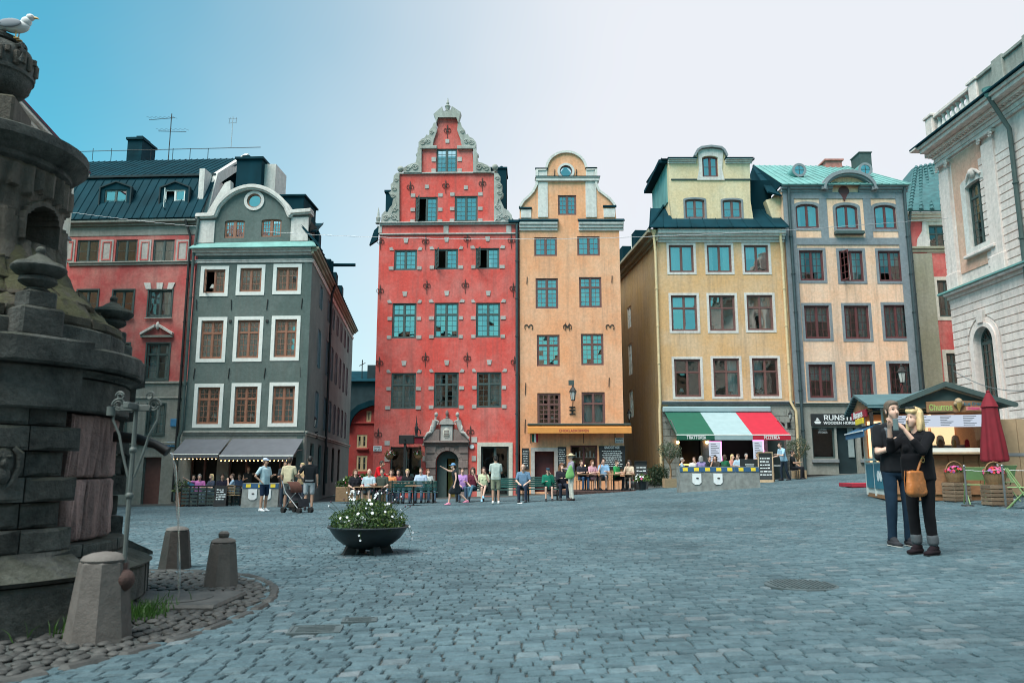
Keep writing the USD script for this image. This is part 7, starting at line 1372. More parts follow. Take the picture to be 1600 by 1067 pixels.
# ------------------------------------------------------------------ cafe tables and chairs
def table(pos, label, r=.34, h=.73, square=True, mat='wood', grp=None):
    s = thing('cafe_table', label, 'table', pos, 0, grp)
    (MB().box(-r, r, -r, r, h - .03, h, .008) if square else MB().lathe([(r, h - .03), (r, h)], 20)).build('table_top', M[mat], s); MB().cyl((0, 0, .02), (0, 0, h - .03), .028, seg=8).build('column', M['iron'], s); MB().box(-.24, .24, -.03, .03, 0, .025).box(-.03, .03, -.24, .24, .0005, .0255).build('foot', M['iron'], s); return s
def chair(pos, rz, label, mat='rattan', grp=None):
    s = thing('cafe_chair', label, 'chair', pos, rz, grp); MB().box(-.21, .21, -.22, .2, .43, .46, .012).build('seat', M[mat], s)
    for x, y in ((-.19, -.2), (.19, -.2), (-.19, .18), (.19, .18)): MB().cyl((x, y, 0), (x, y, .43), .014, seg=6).build('leg', M['iron'], s)
    t = np.linspace(-.9, .9, 9); m = MB(); m.tube(np.stack([.23 * np.sin(t * 1.2), .2 + .0 * t - .12 * (1 - np.cos(t)), .46 + .42 * np.cos(t * .8) ** .5], 1), .016, 6)
    for k in range(5): z = .52 + k * .07; m.tube([(-.2, .17, z), (0, .22, z), (.2, .17, z)], .012, 5)
    for x in (-.21, .21): m.cyl((x, .17, .45), (x, .15, .86), .014, seg=6)
    m.build('backrest', M[mat], s); return s
# orange terrace: a low wooden deck, tables, guests
dk = gd(940, 36.0); s = thing('terrace_deck', 'low dark wooden deck of the orange house terrace', 'deck', dk); 
for k in range(12): MB().box(-2.45 + k * .41, -2.45 + k * .41 + .395, -1.1, 1.2, -.05, .10, .006).build('deck_board', M['iron_rust'], s)
dz = float(dk[2]) + .10
TO = [(934, 35.6), (959, 35.6), (979, 35.8), (915, 36.0)]
for (px, Y), lb in zip(TO, ('cafe table between the pink and the blue guests', 'cafe table before the guest in green', 'cafe table before the beige guest at the deck end', 'cafe table at the left end of the orange terrace')): q = gd(px, Y); q[2] = dz; table(q, lb)
CH = [(926, 36.1, .5), (944, 36.1, -.3), (964, 36.1, .3), (984, 36.1, -.5), (909, 36.2, .3)]
for (px, Y, rz), lb in zip(CH, ('pink guest', 'guest in the blue shirt', 'guest in green', 'beige guest at the deck end', 'guest half hidden by the hat wearer')): q = gd(px, Y); q[2] = dz; chair(q, rz, 'wicker chair of the ' + lb, grp='wicker chairs on the orange terrace')
def seated(px, Y, label, rz, z=None, **kw): q = gd(px, Y); q[2] = dz if z is None else z; return person('person', label, q, rz, legs=kw.pop('legs', 'sit'), **kw)
G_ = 'guests on the orange terrace'
seated(926, 36.05, 'woman in pale pink dress with brown hair sitting on the orange terrace', .5, top=(.52, .28, .33), bottom=(.52, .28, .33), leg='skirt', female=True, hairstyle='long', hair='auburn', arms=('table', 'table'))
seated(944, 36.05, 'man in light blue shirt and pale shorts sitting on the orange terrace', -.2, top=(.20, .34, .50), bottom=(.35, .42, .48), leg='shorts', hair='brown', arms=('face', 'table'), H=1.82)
seated(964, 36.05, 'person in bright green top reaching over a terrace table', .9, top=(.03, .25, .08), bottom=(.02, .02, .025), hair='dark', arms=('table', 'push'))
seated(984, 36.05, 'person in beige top with hand at the face, right end of the orange terrace', -.4, top=(.50, .40, .30), bottom=(.45, .38, .30), leg='shorts', female=True, hairstyle='bob', hair='dark', arms=('face', 'table'))
seated(909, 36.15, 'seated guest in dark blue jeans half hidden behind the sun hat wearer', .4, top=(.03, .03, .04), bottom=(.04, .08, .15), hair='brown', arms=('table', 'table'))
# A-frame board and flowers at the right of the deck
def aframe(pos, rz, label, w=.55, h=1.1, frame='wood_pale', rows=6, seed=0):
    s = thing('chalk_sign', label, 'chalkboard', pos, rz); g = np.random.default_rng(seed)
    for q in (-1, 1):
        T = trn(0, q * .22, 0) @ rotx(q * .19); MB(T).extr(sbox(-w / 2, 0, w / 2, h).difference(sbox(-w / 2 + .045, .12, w / 2 - .045, h - .045)), -.018, .018).build('frame', M[frame], s); MB(T).box(-w / 2 + .045, w / 2 - .045, -.008, .008, .12, h - .045).build('board', M['chalkboard'], s)
        if q < 0:
            m = MB(T)
            for r in range(rows):
                z = h - .17 - r * (h - .35) / rows; x = -w * .36
                while x < w * .26: l = g.uniform(.05, .15); m.box(x, min(x + l, w * .4), -.013, -.0085, z, z + g.uniform(.03, .06)); x += l + .03
            m.build('chalk_writing', M['chalk'], s, kind='stuff')
    return s
q = gd(1002, 36.8); aframe(q, 0, 'upright chalkboard between the orange terrace and the yellow house', .58, 1.35, 'iron', 6, 4)
def pot(h): MB().lathe([(.14, -.42), (.2, -.05), (.21, 0)], 14).build('pot', M['planter_iron'], h)
flowers('flower_pot', 'dark pot of pink flowers under the chalkboard by the orange terrace', gd(1004, 35.4) + [0, 0, .42], .42, .32, 260, 30, ['petal_pink', 'petal_pink', 'petal_white'], cat='flower pot', vessel=pot, seed=31, size=1.6)
# evergreen hedge and olive trees
def shrub(name, label, pos, R, H, n, mt, seed, trunk=0, box_=None, sz=.06):
    g = np.random.default_rng(seed); h = thing(name, label, 'tree' if trunk else 'shrub', pos)
    if box_: w, bh = box_; MB().add(*noisy(MB().extx(Polygon([(-w * .4, 0), (w * .4, 0), (w / 2, bh), (-w / 2, bh)]), -w * .45, w * .45).arr(), .003, 6)).build('planter_box', M['wood_pale'], h); z0 = bh
    else: z0 = 0
    if trunk: 
        MB().tube([(0, 0, z0 - .05), (.03, .0, z0 + trunk * .5), (-.02, 0, z0 + trunk)], [.05, .04, .03], 8).build('trunk', M['wood'], h)
        m = MB()
        for k in range(7): a = k * .9; m.tube([(-.02, 0, z0 + trunk - .1), (.5 * R * math.cos(a), .5 * R * math.sin(a), z0 + trunk + H * .35), (.8 * R * math.cos(a + .3), .8 * R * math.sin(a + .3), z0 + trunk + H * (.4 + .07 * k))], [.022, .014, .006], 5)
        m.build('limbs', M['wood'], h)
    d = g.normal(size=(n, 3)); d /= np.linalg.norm(d, axis=1)[:, None]; lump = .55 + .75 * meshkit.noise(d * 2.4 + seed); c = d * (g.uniform(.3, 1, n) ** .5 * lump)[:, None] * [R, R, H / 2] + [0, 0, z0 + trunk + H / 2]
    L_ = g.uniform(.5, 1.2, n) * sz; a = g.normal(size=(n, 3)) + [0, 0, .8]; a /= np.linalg.norm(a, axis=1)[:, None]; b = np.cross(a, g.normal(size=(n, 3))); b /= np.linalg.norm(b, axis=1)[:, None]
    V_ = np.stack([c - a * L_[:, None], c + b * L_[:, None] * .3, c + a * L_[:, None], c - b * L_[:, None] * .3], 1); obj('crown' if trunk else 'foliage', (V_.reshape(-1, 3), (np.array([[0, 1, 2], [0, 2, 3]])[None] + 4 * np.arange(n)[:, None, None]).reshape(-1, 3)), M[mt], h, kind='stuff'); return h
for px, Y, lb in ((1020, 38.0, 'leftmost dark evergreen shrub against the yellow house corner'), (1028, 37.6, 'middle dark evergreen shrub against the yellow house corner'), (1036, 38.1, 'dark evergreen shrub nearest the olive tree')): shrub('evergreen_shrub', lb, gd(px, Y), .34, 1.15, 900, 'leaf_dark', int(px), sz=.06)
shrub('olive_tree', 'small olive tree in a pale wooden box left of the pizzeria terrace', gd(1048, 36.6), .62, 1.0, 1300, 'leaf_olive', 5, trunk=.75, box_=(.72, .42)); shrub('olive_tree', 'small olive tree behind the seated man at the right end of the pizzeria', gd(1249, 38.5), .62, 1.1, 1300, 'leaf_olive', 6, trunk=.55, box_=(.6, .4))
q = gd(1249, 37.2); s = thing('wooden_planter', 'pale wooden planter crate at the right end of the pizzeria terrace', 'planter', q)
for k in range(4): MB().box(-.28, .28, -.24, .24, .02 + k * .1, .11 + k * .1, .006).build('board', M['wood_pale'], s)
# ------------------------------------------------------------------ pizzeria terrace
YT = float(gd(1125, 37.5)[2])
for px, py0, py1, wpx, lb in ((1115, 691, 722, 18, 'left lit menu panel with pink edge under the tricolour awning'), (1182, 689, 719, 15, 'right lit menu panel with pink edge under the tricolour awning')):
    a = YEL.rect(px - wpx / 2, py0, px + wpx / 2, py1); s = thing('lit_menu', lb, 'menu', YEL.world(a[0], -.3, a[2]), YEL.rz); w, hh = a[1] - a[0], a[3] - a[2]; MB().box(0, w, 0, .06, 0, hh, .01).build('panel', M['menu_lit'], s); MB().box(w + .002, w + .05, -.02, .05, -.02, hh + .04).box(.0, w, -.02, .05, hh + .002, hh + .04).build('pink_edge', M['neon_pink'], s)
    m = MB(); 
    for k in range(9): m.box(w * .15, w * (.6 + .25 * ((k * 7) % 3) / 2), -.006, -.001, hh * (.88 - k * .09), hh * (.88 - k * .09) + .03)
    m.build('printed_text', M['lead_trim'], s, kind='stuff'); MB().cyl((w / 2, .04, -hh * .9), (w / 2, .04, 0), .03, seg=6).build('stand', M['iron'], s)
for px, lb in ((1058, 'left glowing wall lamp under the tricolour awning'), (1103.5, 'right glowing wall lamp under the tricolour awning')): c = YEL(px, 691); s = thing('wall_lamp', lb, 'lamp', YEL.world(c[0], -.15, c[1]), YEL.rz); MB().sph((0, 0, 0), .09).build('bulb', M['bulb_warm'], s); MB().tube([(0, .15, .1), (0, 0, .1), (0, 0, .05)], .02, 5).build('arm', M['iron'], s)
TP = [(1076, 37.6), (1105, 37.8), (1128, 37.4), (1148, 37.6), (1205, 36.6)]
for (px, Y), lb in zip(TP, ('leftmost pizzeria table behind the concrete barrier', 'second pizzeria table behind the concrete barrier', 'third pizzeria table behind the concrete barrier', 'pizzeria table behind the black screen', 'pizzeria table with striped cloth beside the waiter')): q = gd(px, Y); table(q, lb, .36, mat='white_cloth' if px > 1200 else 'wood')
for (px, Y, rz, kw, lb) in ((1067, 37.8, 1.2, dict(top=(.35, .48, .55), hair='grey', arms=('table', 'table')), 'guest in light blue at the left end of the pizzeria terrace'), (1086, 38.2, -.4, dict(top=(.5, .5, .48), hair='brown', arms=('table', 'face')), 'guest in white behind the concrete barrier'),
    (1097, 36.9, PI, dict(top=(.28, .22, .42), hair='grey', female=True, hairstyle='bob', arms=('table', 'table')), 'guest in mottled lilac top with grey hair, back turned'), (1110, 38.4, .2, dict(top=(.02, .025, .03), hair='black', arms=('table', 'table')), 'guest in black with black hair behind the barrier'), (1119, 38.2, -.5, dict(top=(.05, .045, .04), hair='dark', female=True, hairstyle='long', arms=('face', 'table')), 'dark clothed woman with long hair behind the barrier'),
    (1134, 37.0, 2.2, dict(top=(.02, .12, .06), hair='brown', female=True, hairstyle='long', arms=('table', 'table')), 'woman in dark green top with brown hair behind the barrier'), (1146, 38.2, .6, dict(top=(.5, .22, .18), hair='blond', female=True, hairstyle='long', arms=('table', 'face')), 'blond woman in salmon top at the pizzeria'), (1155, 37.3, -1.0, dict(top=(.30, .42, .52), hair='brown', arms=('table', 'table')), 'man in pale blue shirt at the pizzeria'), (1168, 38.4, .1, dict(top=(.30, .30, .31), hair='grey', arms=('lap', 'table')), 'grey haired guest in grey behind the black screen'),
    (1186, 37.6, -.9, dict(top=(.42, .26, .2), hair='black', skin='tan', female=True, hairstyle='tail', arms=('table', 'table')), 'guest in dusty pink left of the tall chalkboard'), (1240, 36.6, 1.0, dict(top=(.012, .014, .016), bottom=(.02, .02, .025), hair='black', skin='tan', arms=('table', 'lap')), 'man in black shirt with glasses sitting at the right end of the terrace')):
    q = gd(px, Y); person('person', lb, q, rz, legs='sit', H=1.72, bottom=kw.pop('bottom', (.05, .06, .09)), **kw); q2 = gd(px, Y); chair(q2, rz, 'dark chair of the ' + lb.split(' behind')[0].split(' left of')[0].split(' at the')[0].split(' sitting')[0].split(' with')[0] + (' with black hair' if 'black hair' in lb else ' with long hair' if 'long hair' in lb else '') + ', pizzeria', 'iron', 'dark chairs on the pizzeria terrace')
q = gd(1227, 36.2); person('person', 'waiter in light blue shirt and dark trousers bending over a pizzeria table', q, -1.3, legs='step', H=1.76, top=(.30, .48, .62), bottom=(.02, .03, .045), hair='dark', arms=('push', 'table'), lean=.25, sleeve='short')
q = gd(1172, 35.9); s = thing('black_screen', 'black chalk-lettered screen beside the concrete barrier', 'screen', q); MB().box(-.42, .42, -.02, .02, .05, 1.08, .008).build('panel', M['chalkboard'], s)
m = MB()
for k in range(3): m.box(-.2 + .03 * k, .22 - .02 * k, -.026, -.021, .82 - k * .1, .86 - k * .1)
m.build('chalk_writing', M['chalk'], s, kind='stuff')
for x in (-.38, .38): MB().box(x - .03, x + .03, -.2, .2, 0, .05).build('foot', M['iron'], s)
q = gd(1198, 35.0); aframe(q, -.45, 'tall wooden-framed chalkboard in front of the pizzeria', .66, 1.38, 'wood_pale', 7, 8)
# ------------------------------------------------------------------ green house terrace
for px, Y, lb in ((318, 34.9, 'leftmost table under the grey awnings'), (352, 34.8, 'middle table under the grey awnings'), (386, 35.0, 'table under the grey awnings by the small barrier')): q = gd(px, Y); table(q, lb)
for (px, Y, rz, kw, lb) in ((309, 34.4, .4, dict(top=(.50, .16, .40), hair='grey', arms=('up', 'table')), 'guest in bright pink under the left grey awning'), (300, 35.2, .2, dict(top=(.05, .16, .26), hair='black', arms=('table', 'table')), 'guest in deep blue at the far left under the awning'), (328, 34.3, -.6, dict(top=(.05, .06, .09), hair='blond', bottom=(.3, .4, .5), arms=('table', 'table'), female=True, hairstyle='long'), 'fair haired guest in navy under the left awning'),
    (345, 35.2, .3, dict(top=(.03, .03, .05), hair='dark', arms=('table', 'table')), 'guest in black under the right awning'), (361, 34.4, -1.2, dict(top=(.30, .42, .55), hair='brown', arms=('table', 'face')), 'guest in pale blue under the right awning'), (372, 35.3, .1, dict(top=(.06, .09, .16), hair='brown', arms=('table', 'table')), 'guest in dark blue beside the waitress')):
    q = gd(px, Y); person('person', lb, q, rz, legs='sit', H=1.72, bottom=kw.pop('bottom', (.05, .06, .09)), **kw)
    chair(gd(px, Y), rz, 'chair of the ' + lb.split(' under')[0] + ' under the awning', 'iron', 'dark chairs under the grey awnings')
chair(gd(363, 33.4), 2.8, 'empty wicker chair left of the small concrete barrier', 'rattan')
q = gd(385, 35.2); person('person', 'bare-armed waitress with raised arm under the right grey awning', q, .4, H=1.66, top=(.03, .03, .03), bottom=(.03, .03, .03), female=True, hairstyle='bun', hair='auburn', skin='tan', arms=('fwd', 'up'), sleeve='none')
q = gd(345, 33.2); aframe(q, .1, 'small grey chalkboard under the grey awnings', .5, .85, 'iron', 5, 12)
s = thing('terrace_railing', 'dark low railing in front of the green house terrace', 'railing', gd(282, 33.6), .0)
for k in range(8): MB().box(k * .36 - .02, k * .36 + .02, -.02, .02, 0, .85).build('railing_post', M['iron'], s)
MB().box(-.02, 2.6, -.025, .025, .85, .9).build('top_rail', M['iron'], s)
for k in range(5): MB().box(-.0, 2.55, -.008, .008, .1 + k * .15, .2 + k * .15).build('railing_board', M['frame_green'], s)
flowers('planter_bush', 'leafy plant at the left end of the green house terrace', gd(282, 34.0) + [0, 0, .62], .42, .55, 260, 0, ['petal_white'], leafm='leaf_dark', cat='plant', vessel=lambda h: MB().lathe([(.18, -.6), (.24, 0)], 12).build('pot', M['clay'], h), seed=44, size=1.4)
# ------------------------------------------------------------------ standing people on the left
q = gp(411, 799); person('person', 'teenager in white cap, pale blue tee and navy shorts by the small barrier', q, 1.1, H=1.76, top=(.42, .55, .60), bottom=(.02, .035, .07), leg='shorts', hat=('cap', (.5, .55, .66)), skin='tan', shoe=(.7, .72, .74), arms=('hip', 'fwd'))
q = gp(449, 797); person('person', 'man in cream polo shirt and grey shorts, back turned, behind the pushchair', q, PI - .15, H=1.78, top=(.56, .49, .33), bottom=(.20, .20, .19), leg='shorts', hair='dark', skin='tan', arms=('push', 'down'), belly=.02)
q = gp(481.5, 797); person('person', 'man in black polo shirt and pale shorts, back turned, right of the pushchair', q, PI + .25, H=1.80, top=(.015, .017, .02), bottom=(.38, .40, .42), leg='shorts', hair='black', skin='tan', arms=('down', 'hip'))
q = gd(443, 30.5); person('person', 'dark haired man facing the square, half hidden by the cream polo shirt', q, .2, H=1.76, top=(.04, .05, .06), hair='black', skin='tan', arms=('fwd', 'fwd')); q = gd(470, 31.0); person('person', 'fair person partly hidden between the two men with the pushchair', q, -.6, H=1.68, top=(.5, .35, .2), hair='blond', female=True, hairstyle='tail', arms=('down', 'fwd'))
# pushchair
q = gp(463, 801); s = thing('pushchair', 'empty folding pushchair with dark seat between the two men', 'pushchair', q, .95)
for x in (-.22, .22):
    MB().tube([(x, .48, .98), (x, .28, .62), (x, -.38, .12)], .018, 6).build('frame_tube', M['metal_grey'], s); MB().tube([(x, .34, .10), (x, .05, .42), (x, -.20, .62)], .018, 6).build('frame_tube', M['metal_grey'], s); MB().tube([(x, .48, .98), (x, .56, 1.02), (x, .60, .99)], .022, 6).build('handle', M['iron'], s)
    for y in (-.40, .36):
        for d_ in (-.035, .035): MB(trn(x + d_, y, .09) @ roty(PI / 2)).lathe([(.05, -.015), (.09, -.015), (.09, .015), (.05, .015)], 14).build('wheel', M['iron'], s)
MB().slab((-.2, .30, .72), (-.2, .02, .40), (.2, .02, .40), (.2, .30, .72), .04).slab((-.2, .02, .40), (-.2, -.30, .44), (.2, -.30, .44), (.2, .02, .40), .04).slab((-.2, -.30, .44), (-.2, -.36, .2), (.2, -.36, .2), (.2, -.30, .44), .02).build('seat', cloth((.03, .03, .035)), s); MB().box(-.2, .2, -.15, .3, .16, .30, .03).build('basket', cloth((.05, .04, .035)), s); t = np.linspace(0, 1.7, 8)
v = []
for a in t: v += [(-.23, .34 - .34 * math.sin(a) * .9, .66 + .30 * math.cos(a)), (.23, .34 - .34 * math.sin(a) * .9, .66 + .30 * math.cos(a))]
MB().add(v, [f_ for k in range(7) for f_ in ([2 * k, 2 * k + 1, 2 * k + 3], [2 * k, 2 * k + 3, 2 * k + 2])]).build('hood', cloth((.10, .045, .035)), s)
# ------------------------------------------------------------------ people at the benches
def onbench(px, Y, rz, label, **kw): q = gd(px, Y); return person('person', label, q, rz, legs=kw.pop('legs', 'sit'), **kw)
Yb = BP[735][1] - .22
onbench(722, Yb, .1, 'woman in lilac top on the bench beside the running child', top=(.40, .22, .48), bottom=(.05, .08, .13), female=True, hairstyle='tail', hair='dark', arms=('lap', 'fwd'))
onbench(738.5, Yb, -.1, 'woman in maroon top shading her eyes on the bench', top=(.10, .02, .035), bottom=(.08, .16, .22), female=True, hairstyle='bob', hair='dark', arms=('lap', 'face'), legs='sitx')
onbench(755.5, Yb - .05, .1, 'woman in pale yellow-green top and dark shorts with crossed legs', top=(.46, .50, .33), bottom=(.015, .02, .025), leg='shorts', female=True, hairstyle='long', hair='brown', arms=('lap', 'face'), legs='sitx', shoe=(.25, .45, .6))
Y4 = BP[848][1] - .22
onbench(818.5, Y4 - .1, -.15, 'old man in blue short-sleeved shirt sitting hunched on the bench', top=(.14, .23, .34), bottom=(.025, .035, .06), hair='grey', hairstyle='bald', skin='pale', arms=('lap', 'lap'), lean=.22, nod=.3, belly=.03, H=1.78)
onbench(856.5, Y4, .05, 'boy in dark green jacket and cap eating on the bench', top=(.015, .15, .10), bottom=(.03, .03, .035), leg='shorts', hat=('cap', (.02, .05, .08)), arms=('fwd', 'face'), sleeve='long', H=1.55, seat=.44)
onbench(878.5, Y4 - .1, .1, 'person in black patterned top reading beside the sun hat wearer', top=(.02, .02, .028), bottom=(.02, .025, .04), hair='auburn', hairstyle='bob', female=True, arms=('fwd', 'fwd'), sleeve='long', H=1.70)
q = gp(893, 782); person('person', 'person in straw sun hat and cream trousers with a green bag, seen from the side', q, -1.35, H=1.66, top=(.30, .26, .33), bottom=(.60, .57, .50), hair='grey', female=True, hat=('brim', (.55, .46, .30)), arms=('fwd', 'fwd'), sleeve='long', shoe=(.04, .03, .03))
qb = q + np.array([-.06, -.22, 0]); s = thing('green_shoulder_bag', 'bright green cloth bag at the sun hat wearer\'s side', 'bag', qb + [0, 0, .78]); obj('pouch', _smooth(_hull([(0, 0, .12), (.02, 0, .38), (-.06, 0, .05)], [(.16, .06, .14), (.07, .04, .1), (.1, .05, .06)], True), .03, 3, .01)[0:2], simple('bag_green', (.16, .38, .12), .8, .15), s, smooth=True); MB().tube([(.03, 0, .45), (.12, .08, .62), (.2, .14, .60)], .014, 5).build('strap', M['bag_green'], s)
q = gp(713, 789); person('person', 'running girl in blue cap and black dress with outstretched arm', q, -1.25, H=1.50, legs='walk', top=(.02, .025, .03), bottom=(.02, .02, .025), leg='skirt', female=True, sleeve='none', arms=(((.08, -.20, .02), (.06, -.46, .16)), 'down'), hat=('cap', (.16, .34, .58)), hair='brown', hairstyle='tail', shoe=(.7, .25, .36), dress=True, lean=.22)
q = gp(774.5, 787); person('person', 'woman in pale grey-green tee and khaki shorts standing with her back turned', q, PI + .1, H=1.72, top=(.44, .50, .46), bottom=(.25, .26, .18), leg='shorts', female=True, hair='black', hairstyle='bun', skin='tan', shoe=(.62, .62, .6), arms=('fwd', 'fwd'))
# the bench seen from behind: five people sitting with their faces to the square behind it
for px, Y, rz, kw, lb in ((610, 29.3, .15, dict(top=(.68, .24, .10), hair='brown', female=True, hairstyle='long'), 'woman in orange top and sunglasses behind the green bench'), (621.5, 29.6, -.1, dict(top=(.14, .03, .05), hair='black', female=True, hairstyle='long'), 'dark haired woman in wine red behind the green bench'), (635.5, 29.3, .1, dict(top=(.015, .015, .018), hair='blond', female=True, hairstyle='tail'), 'fair woman in black top behind the green bench'), (657, 29.3, -.1, dict(top=(.36, .44, .56), hair='dark', H=1.78), 'man in pale blue shirt behind the green bench'), (668, 29.7, .5, dict(top=(.56, .58, .56), hair='auburn', female=True, hairstyle='long'), 'woman in white top behind the green bench')):
    Y = BP[644][1] + Y - 28.25; q = gd(px, Y); person('person', lb, q, rz, legs='sit', bottom=(.10, .16, .24), arms=('table', 'fwd'), **kw); chair(gd(px, Y), rz, 'dark chair of the ' + lb.replace(' and sunglasses', '').split(' behind')[0] + ', red house', 'iron', 'dark chairs before the red house')
for px, Y, rz, kw, lb in ((553.5, 29.0, .5, dict(top=(.02, .02, .025), bottom=(.55, .56, .55), hair='auburn', female=True, hairstyle='long', arms=('lap', 'lap')), 'woman in black top and white trousers at the far left of the seated row'), (575.5, 28.9, -.1, dict(top=(.34, .44, .50), bottom=(.45, .47, .5), leg='shorts', hair='grey', hairstyle='bald', arms=('lap', 'table'), belly=.04), 'bald man in light blue tee left of the green bench'), (596, 28.9, -.3, dict(top=(.05, .06, .05), bottom=(.04, .05, .05), hair='brown', arms=('fwd', 'lap')), 'person in dark olive top at the left end of the green bench')):
    q = gd(px, Y); person('person', lb, q, rz, legs='sit', **kw); chair(gd(px, Y), rz, 'wooden chair of the ' + lb.split(' at the')[0].split(' left of')[0], 'wood', 'wooden chairs at the lane corner')
for px, Y, lb in ((564, 28.6, 'small cafe table between the two leftmost seated people'), (586, 28.7, 'small cafe table left of the green bench'), (646, 29.0, 'cafe table half hidden behind the green bench')): table(gd(px, Y), lb, .3)
q = gd(587, 33.0); person('person', 'waiter in bright red jacket leaning over a table by the red house corner', q, 1.2, H=1.80, top=(.55, .012, .02), bottom=(.03, .03, .03), hair='black', skin='tan', sleeve='long', arms=('table', 'push'), lean=.35)
def wbox(h): MB().box(-1.1, 1.1, -.25, .25, -.62, 0, .02).build('trough', M['wood'], h)
flowers('flower_trough', 'wooden trough of pink and white flowers at the corner of the lane', gd(566, 33.5) + [0, 0, .68], 1.15, .55, 700, 40, ['petal_pink', 'petal_white', 'petal_pink'], cat='flower trough', vessel=wbox, seed=51, squash=.3, size=1.2)
for px, Y, kw, lb in ((612, 33.6, dict(top=(.6, .6, .58), hair='brown'), 'man in white shirt further back by the red house shop window'),): q = gd(px, Y); person('person', lb, q, .3, legs='sit', bottom=(.05, .06, .08), arms=('table', 'table'), **kw); chair(gd(px, Y), .3, 'dark chair of the man in white by the shop window', 'iron')
# ------------------------------------------------------------------ the food kiosk
kp = gd(1392, 19.6); kz = float(gz(11.0, 19.5)); K = thing('food_kiosk', 'wooden food kiosk with green gabled roof, churros board and lit counter', 'kiosk', (kp[0], kp[1], kz), -.235)
w, d_ = 2.42, 2.7; zc = 1.20; he = 2.30
MB().box(0, w, .05, d_, 0, .12).build('base', M['kiosk_wood'], K); MB().box(.02, w - .02, .03, .09, .12, zc - .08).build('counter_front', M['kiosk_wood'], K)
for k in range(7): MB().box(.03 + k * .34, .03 + k * .34 + .33, .0, .03, .14, zc - .1, .008).build('plank', M['kiosk_wood'], K)
MB().box(-.03, w + .12, -.24, .25, zc - .08, zc - .03, .01).build('counter', M['wood_pale'], K); MB().box(0, w, -.06, .06, zc - .02, zc + .08).build('white_ledge', M['kiosk_white'], K)
for x in (0, w - .09): MB().box(x, x + .09, .0, .09, zc + .08, he).build('post', M['kiosk_wood'], K)
for x in (.09, w - .15): MB().box(x, x + .06, .02, .07, zc + .09, he - .32).build('white_post', M['kiosk_white'], K)
MB().box(w - .06, w, .09, d_, 0, he).build('side_wall', M['kiosk_wood'], K); MB().box(0, w, d_ - .06, d_, 0, he).build('rear_wall', M['kiosk_wood'], K)
MB().box(.15, w - .15, .03, .036, zc + .09, 2.1).build('window_glass', M['glass_shop'], K)
MB().box(.1, w - .1, d_ - .2, d_ - .1, .9, 2.1).build('lit_back_panel', M['kiosk_light'], K); MB().box(.3, w - .3, 1.0, 1.5, .8, zc + .18, .02).build('worktop', M['kiosk_white'], K)
m = MB()
for k in range(5): m.lathe([(.09, 0), (.11, .05), (.08, .22), (.03, .26)], 10, trn(.5 + k * .36, 1.2, zc + .18))
m.build('jars', M['glass_bulb'], K, kind='stuff')
for k in range(6): MB(trn(.42 + k * .3, .25, zc + .1)).lathe([(.05, 0), (.06, .03), (.05, .16), (.02, .2)], 8).build('bottle', M[('clay', 'gold', 'awning_red')[k % 3]], K)
MB().box(.12, w - .12, .01, .028, 1.80, 2.10).build('menu_strip', M['menu_lit'], K)
m = MB()
for c in range(4):
    for r in range(6): x0 = .25 + c * .52; m.box(x0, x0 + .16 + .18 * ((c * 5 + r * 3) % 4) / 4, .004, .009, 2.05 - r * .042, 2.065 - r * .042)
m.build('menu_text', M['lead_trim'], K, kind='stuff')
# sign board over the counter
s = thing('churros_board', 'wide orange and lime sign board reading Churros over the kiosk counter', 'sign', (kp[0] - .13 * math.sin(.235), kp[1] - .13 * math.cos(.235), kz - .04), -.235)
MB().box(.92, w + .05, -.16, -.12, 2.18, 2.46, .01).build('board', M['kiosk_wood'], s); MB().box(.96, 1.52, -.172, -.162, 2.2, 2.33).build('lime_panel', M['wood'], s); MB().box(1.80, w, -.172, -.162, 2.22, 2.32).build('pink_panel', M['chimney_pink'], s)
lettering('Churros', .15, .006, s, 'lime', trn(1.24, -.174, 2.235), bold=True, fit=.52); lettering('Ice Cream', .07, .006, s, 'kiosk_teal', trn(2.0, -.174, 2.35), bold=True, fit=.5); lettering('Crêpes Waffles', .06, .006, s, 'petal_pink', trn(2.12, -.174, 2.245), bold=True, fit=.55)
MB().lathe([(.01, 0), (.09, .2)], 10, trn(1.64, -.2, 2.2)).build('cone_emblem', M['gold'], s); m = MB().sph((1.64, -.2, 2.44), .09, 2).sph((1.58, -.2, 2.39), .06, 1).sph((1.70, -.2, 2.39), .06, 1); m.build('ice_emblem', M['wood_pale'], s)
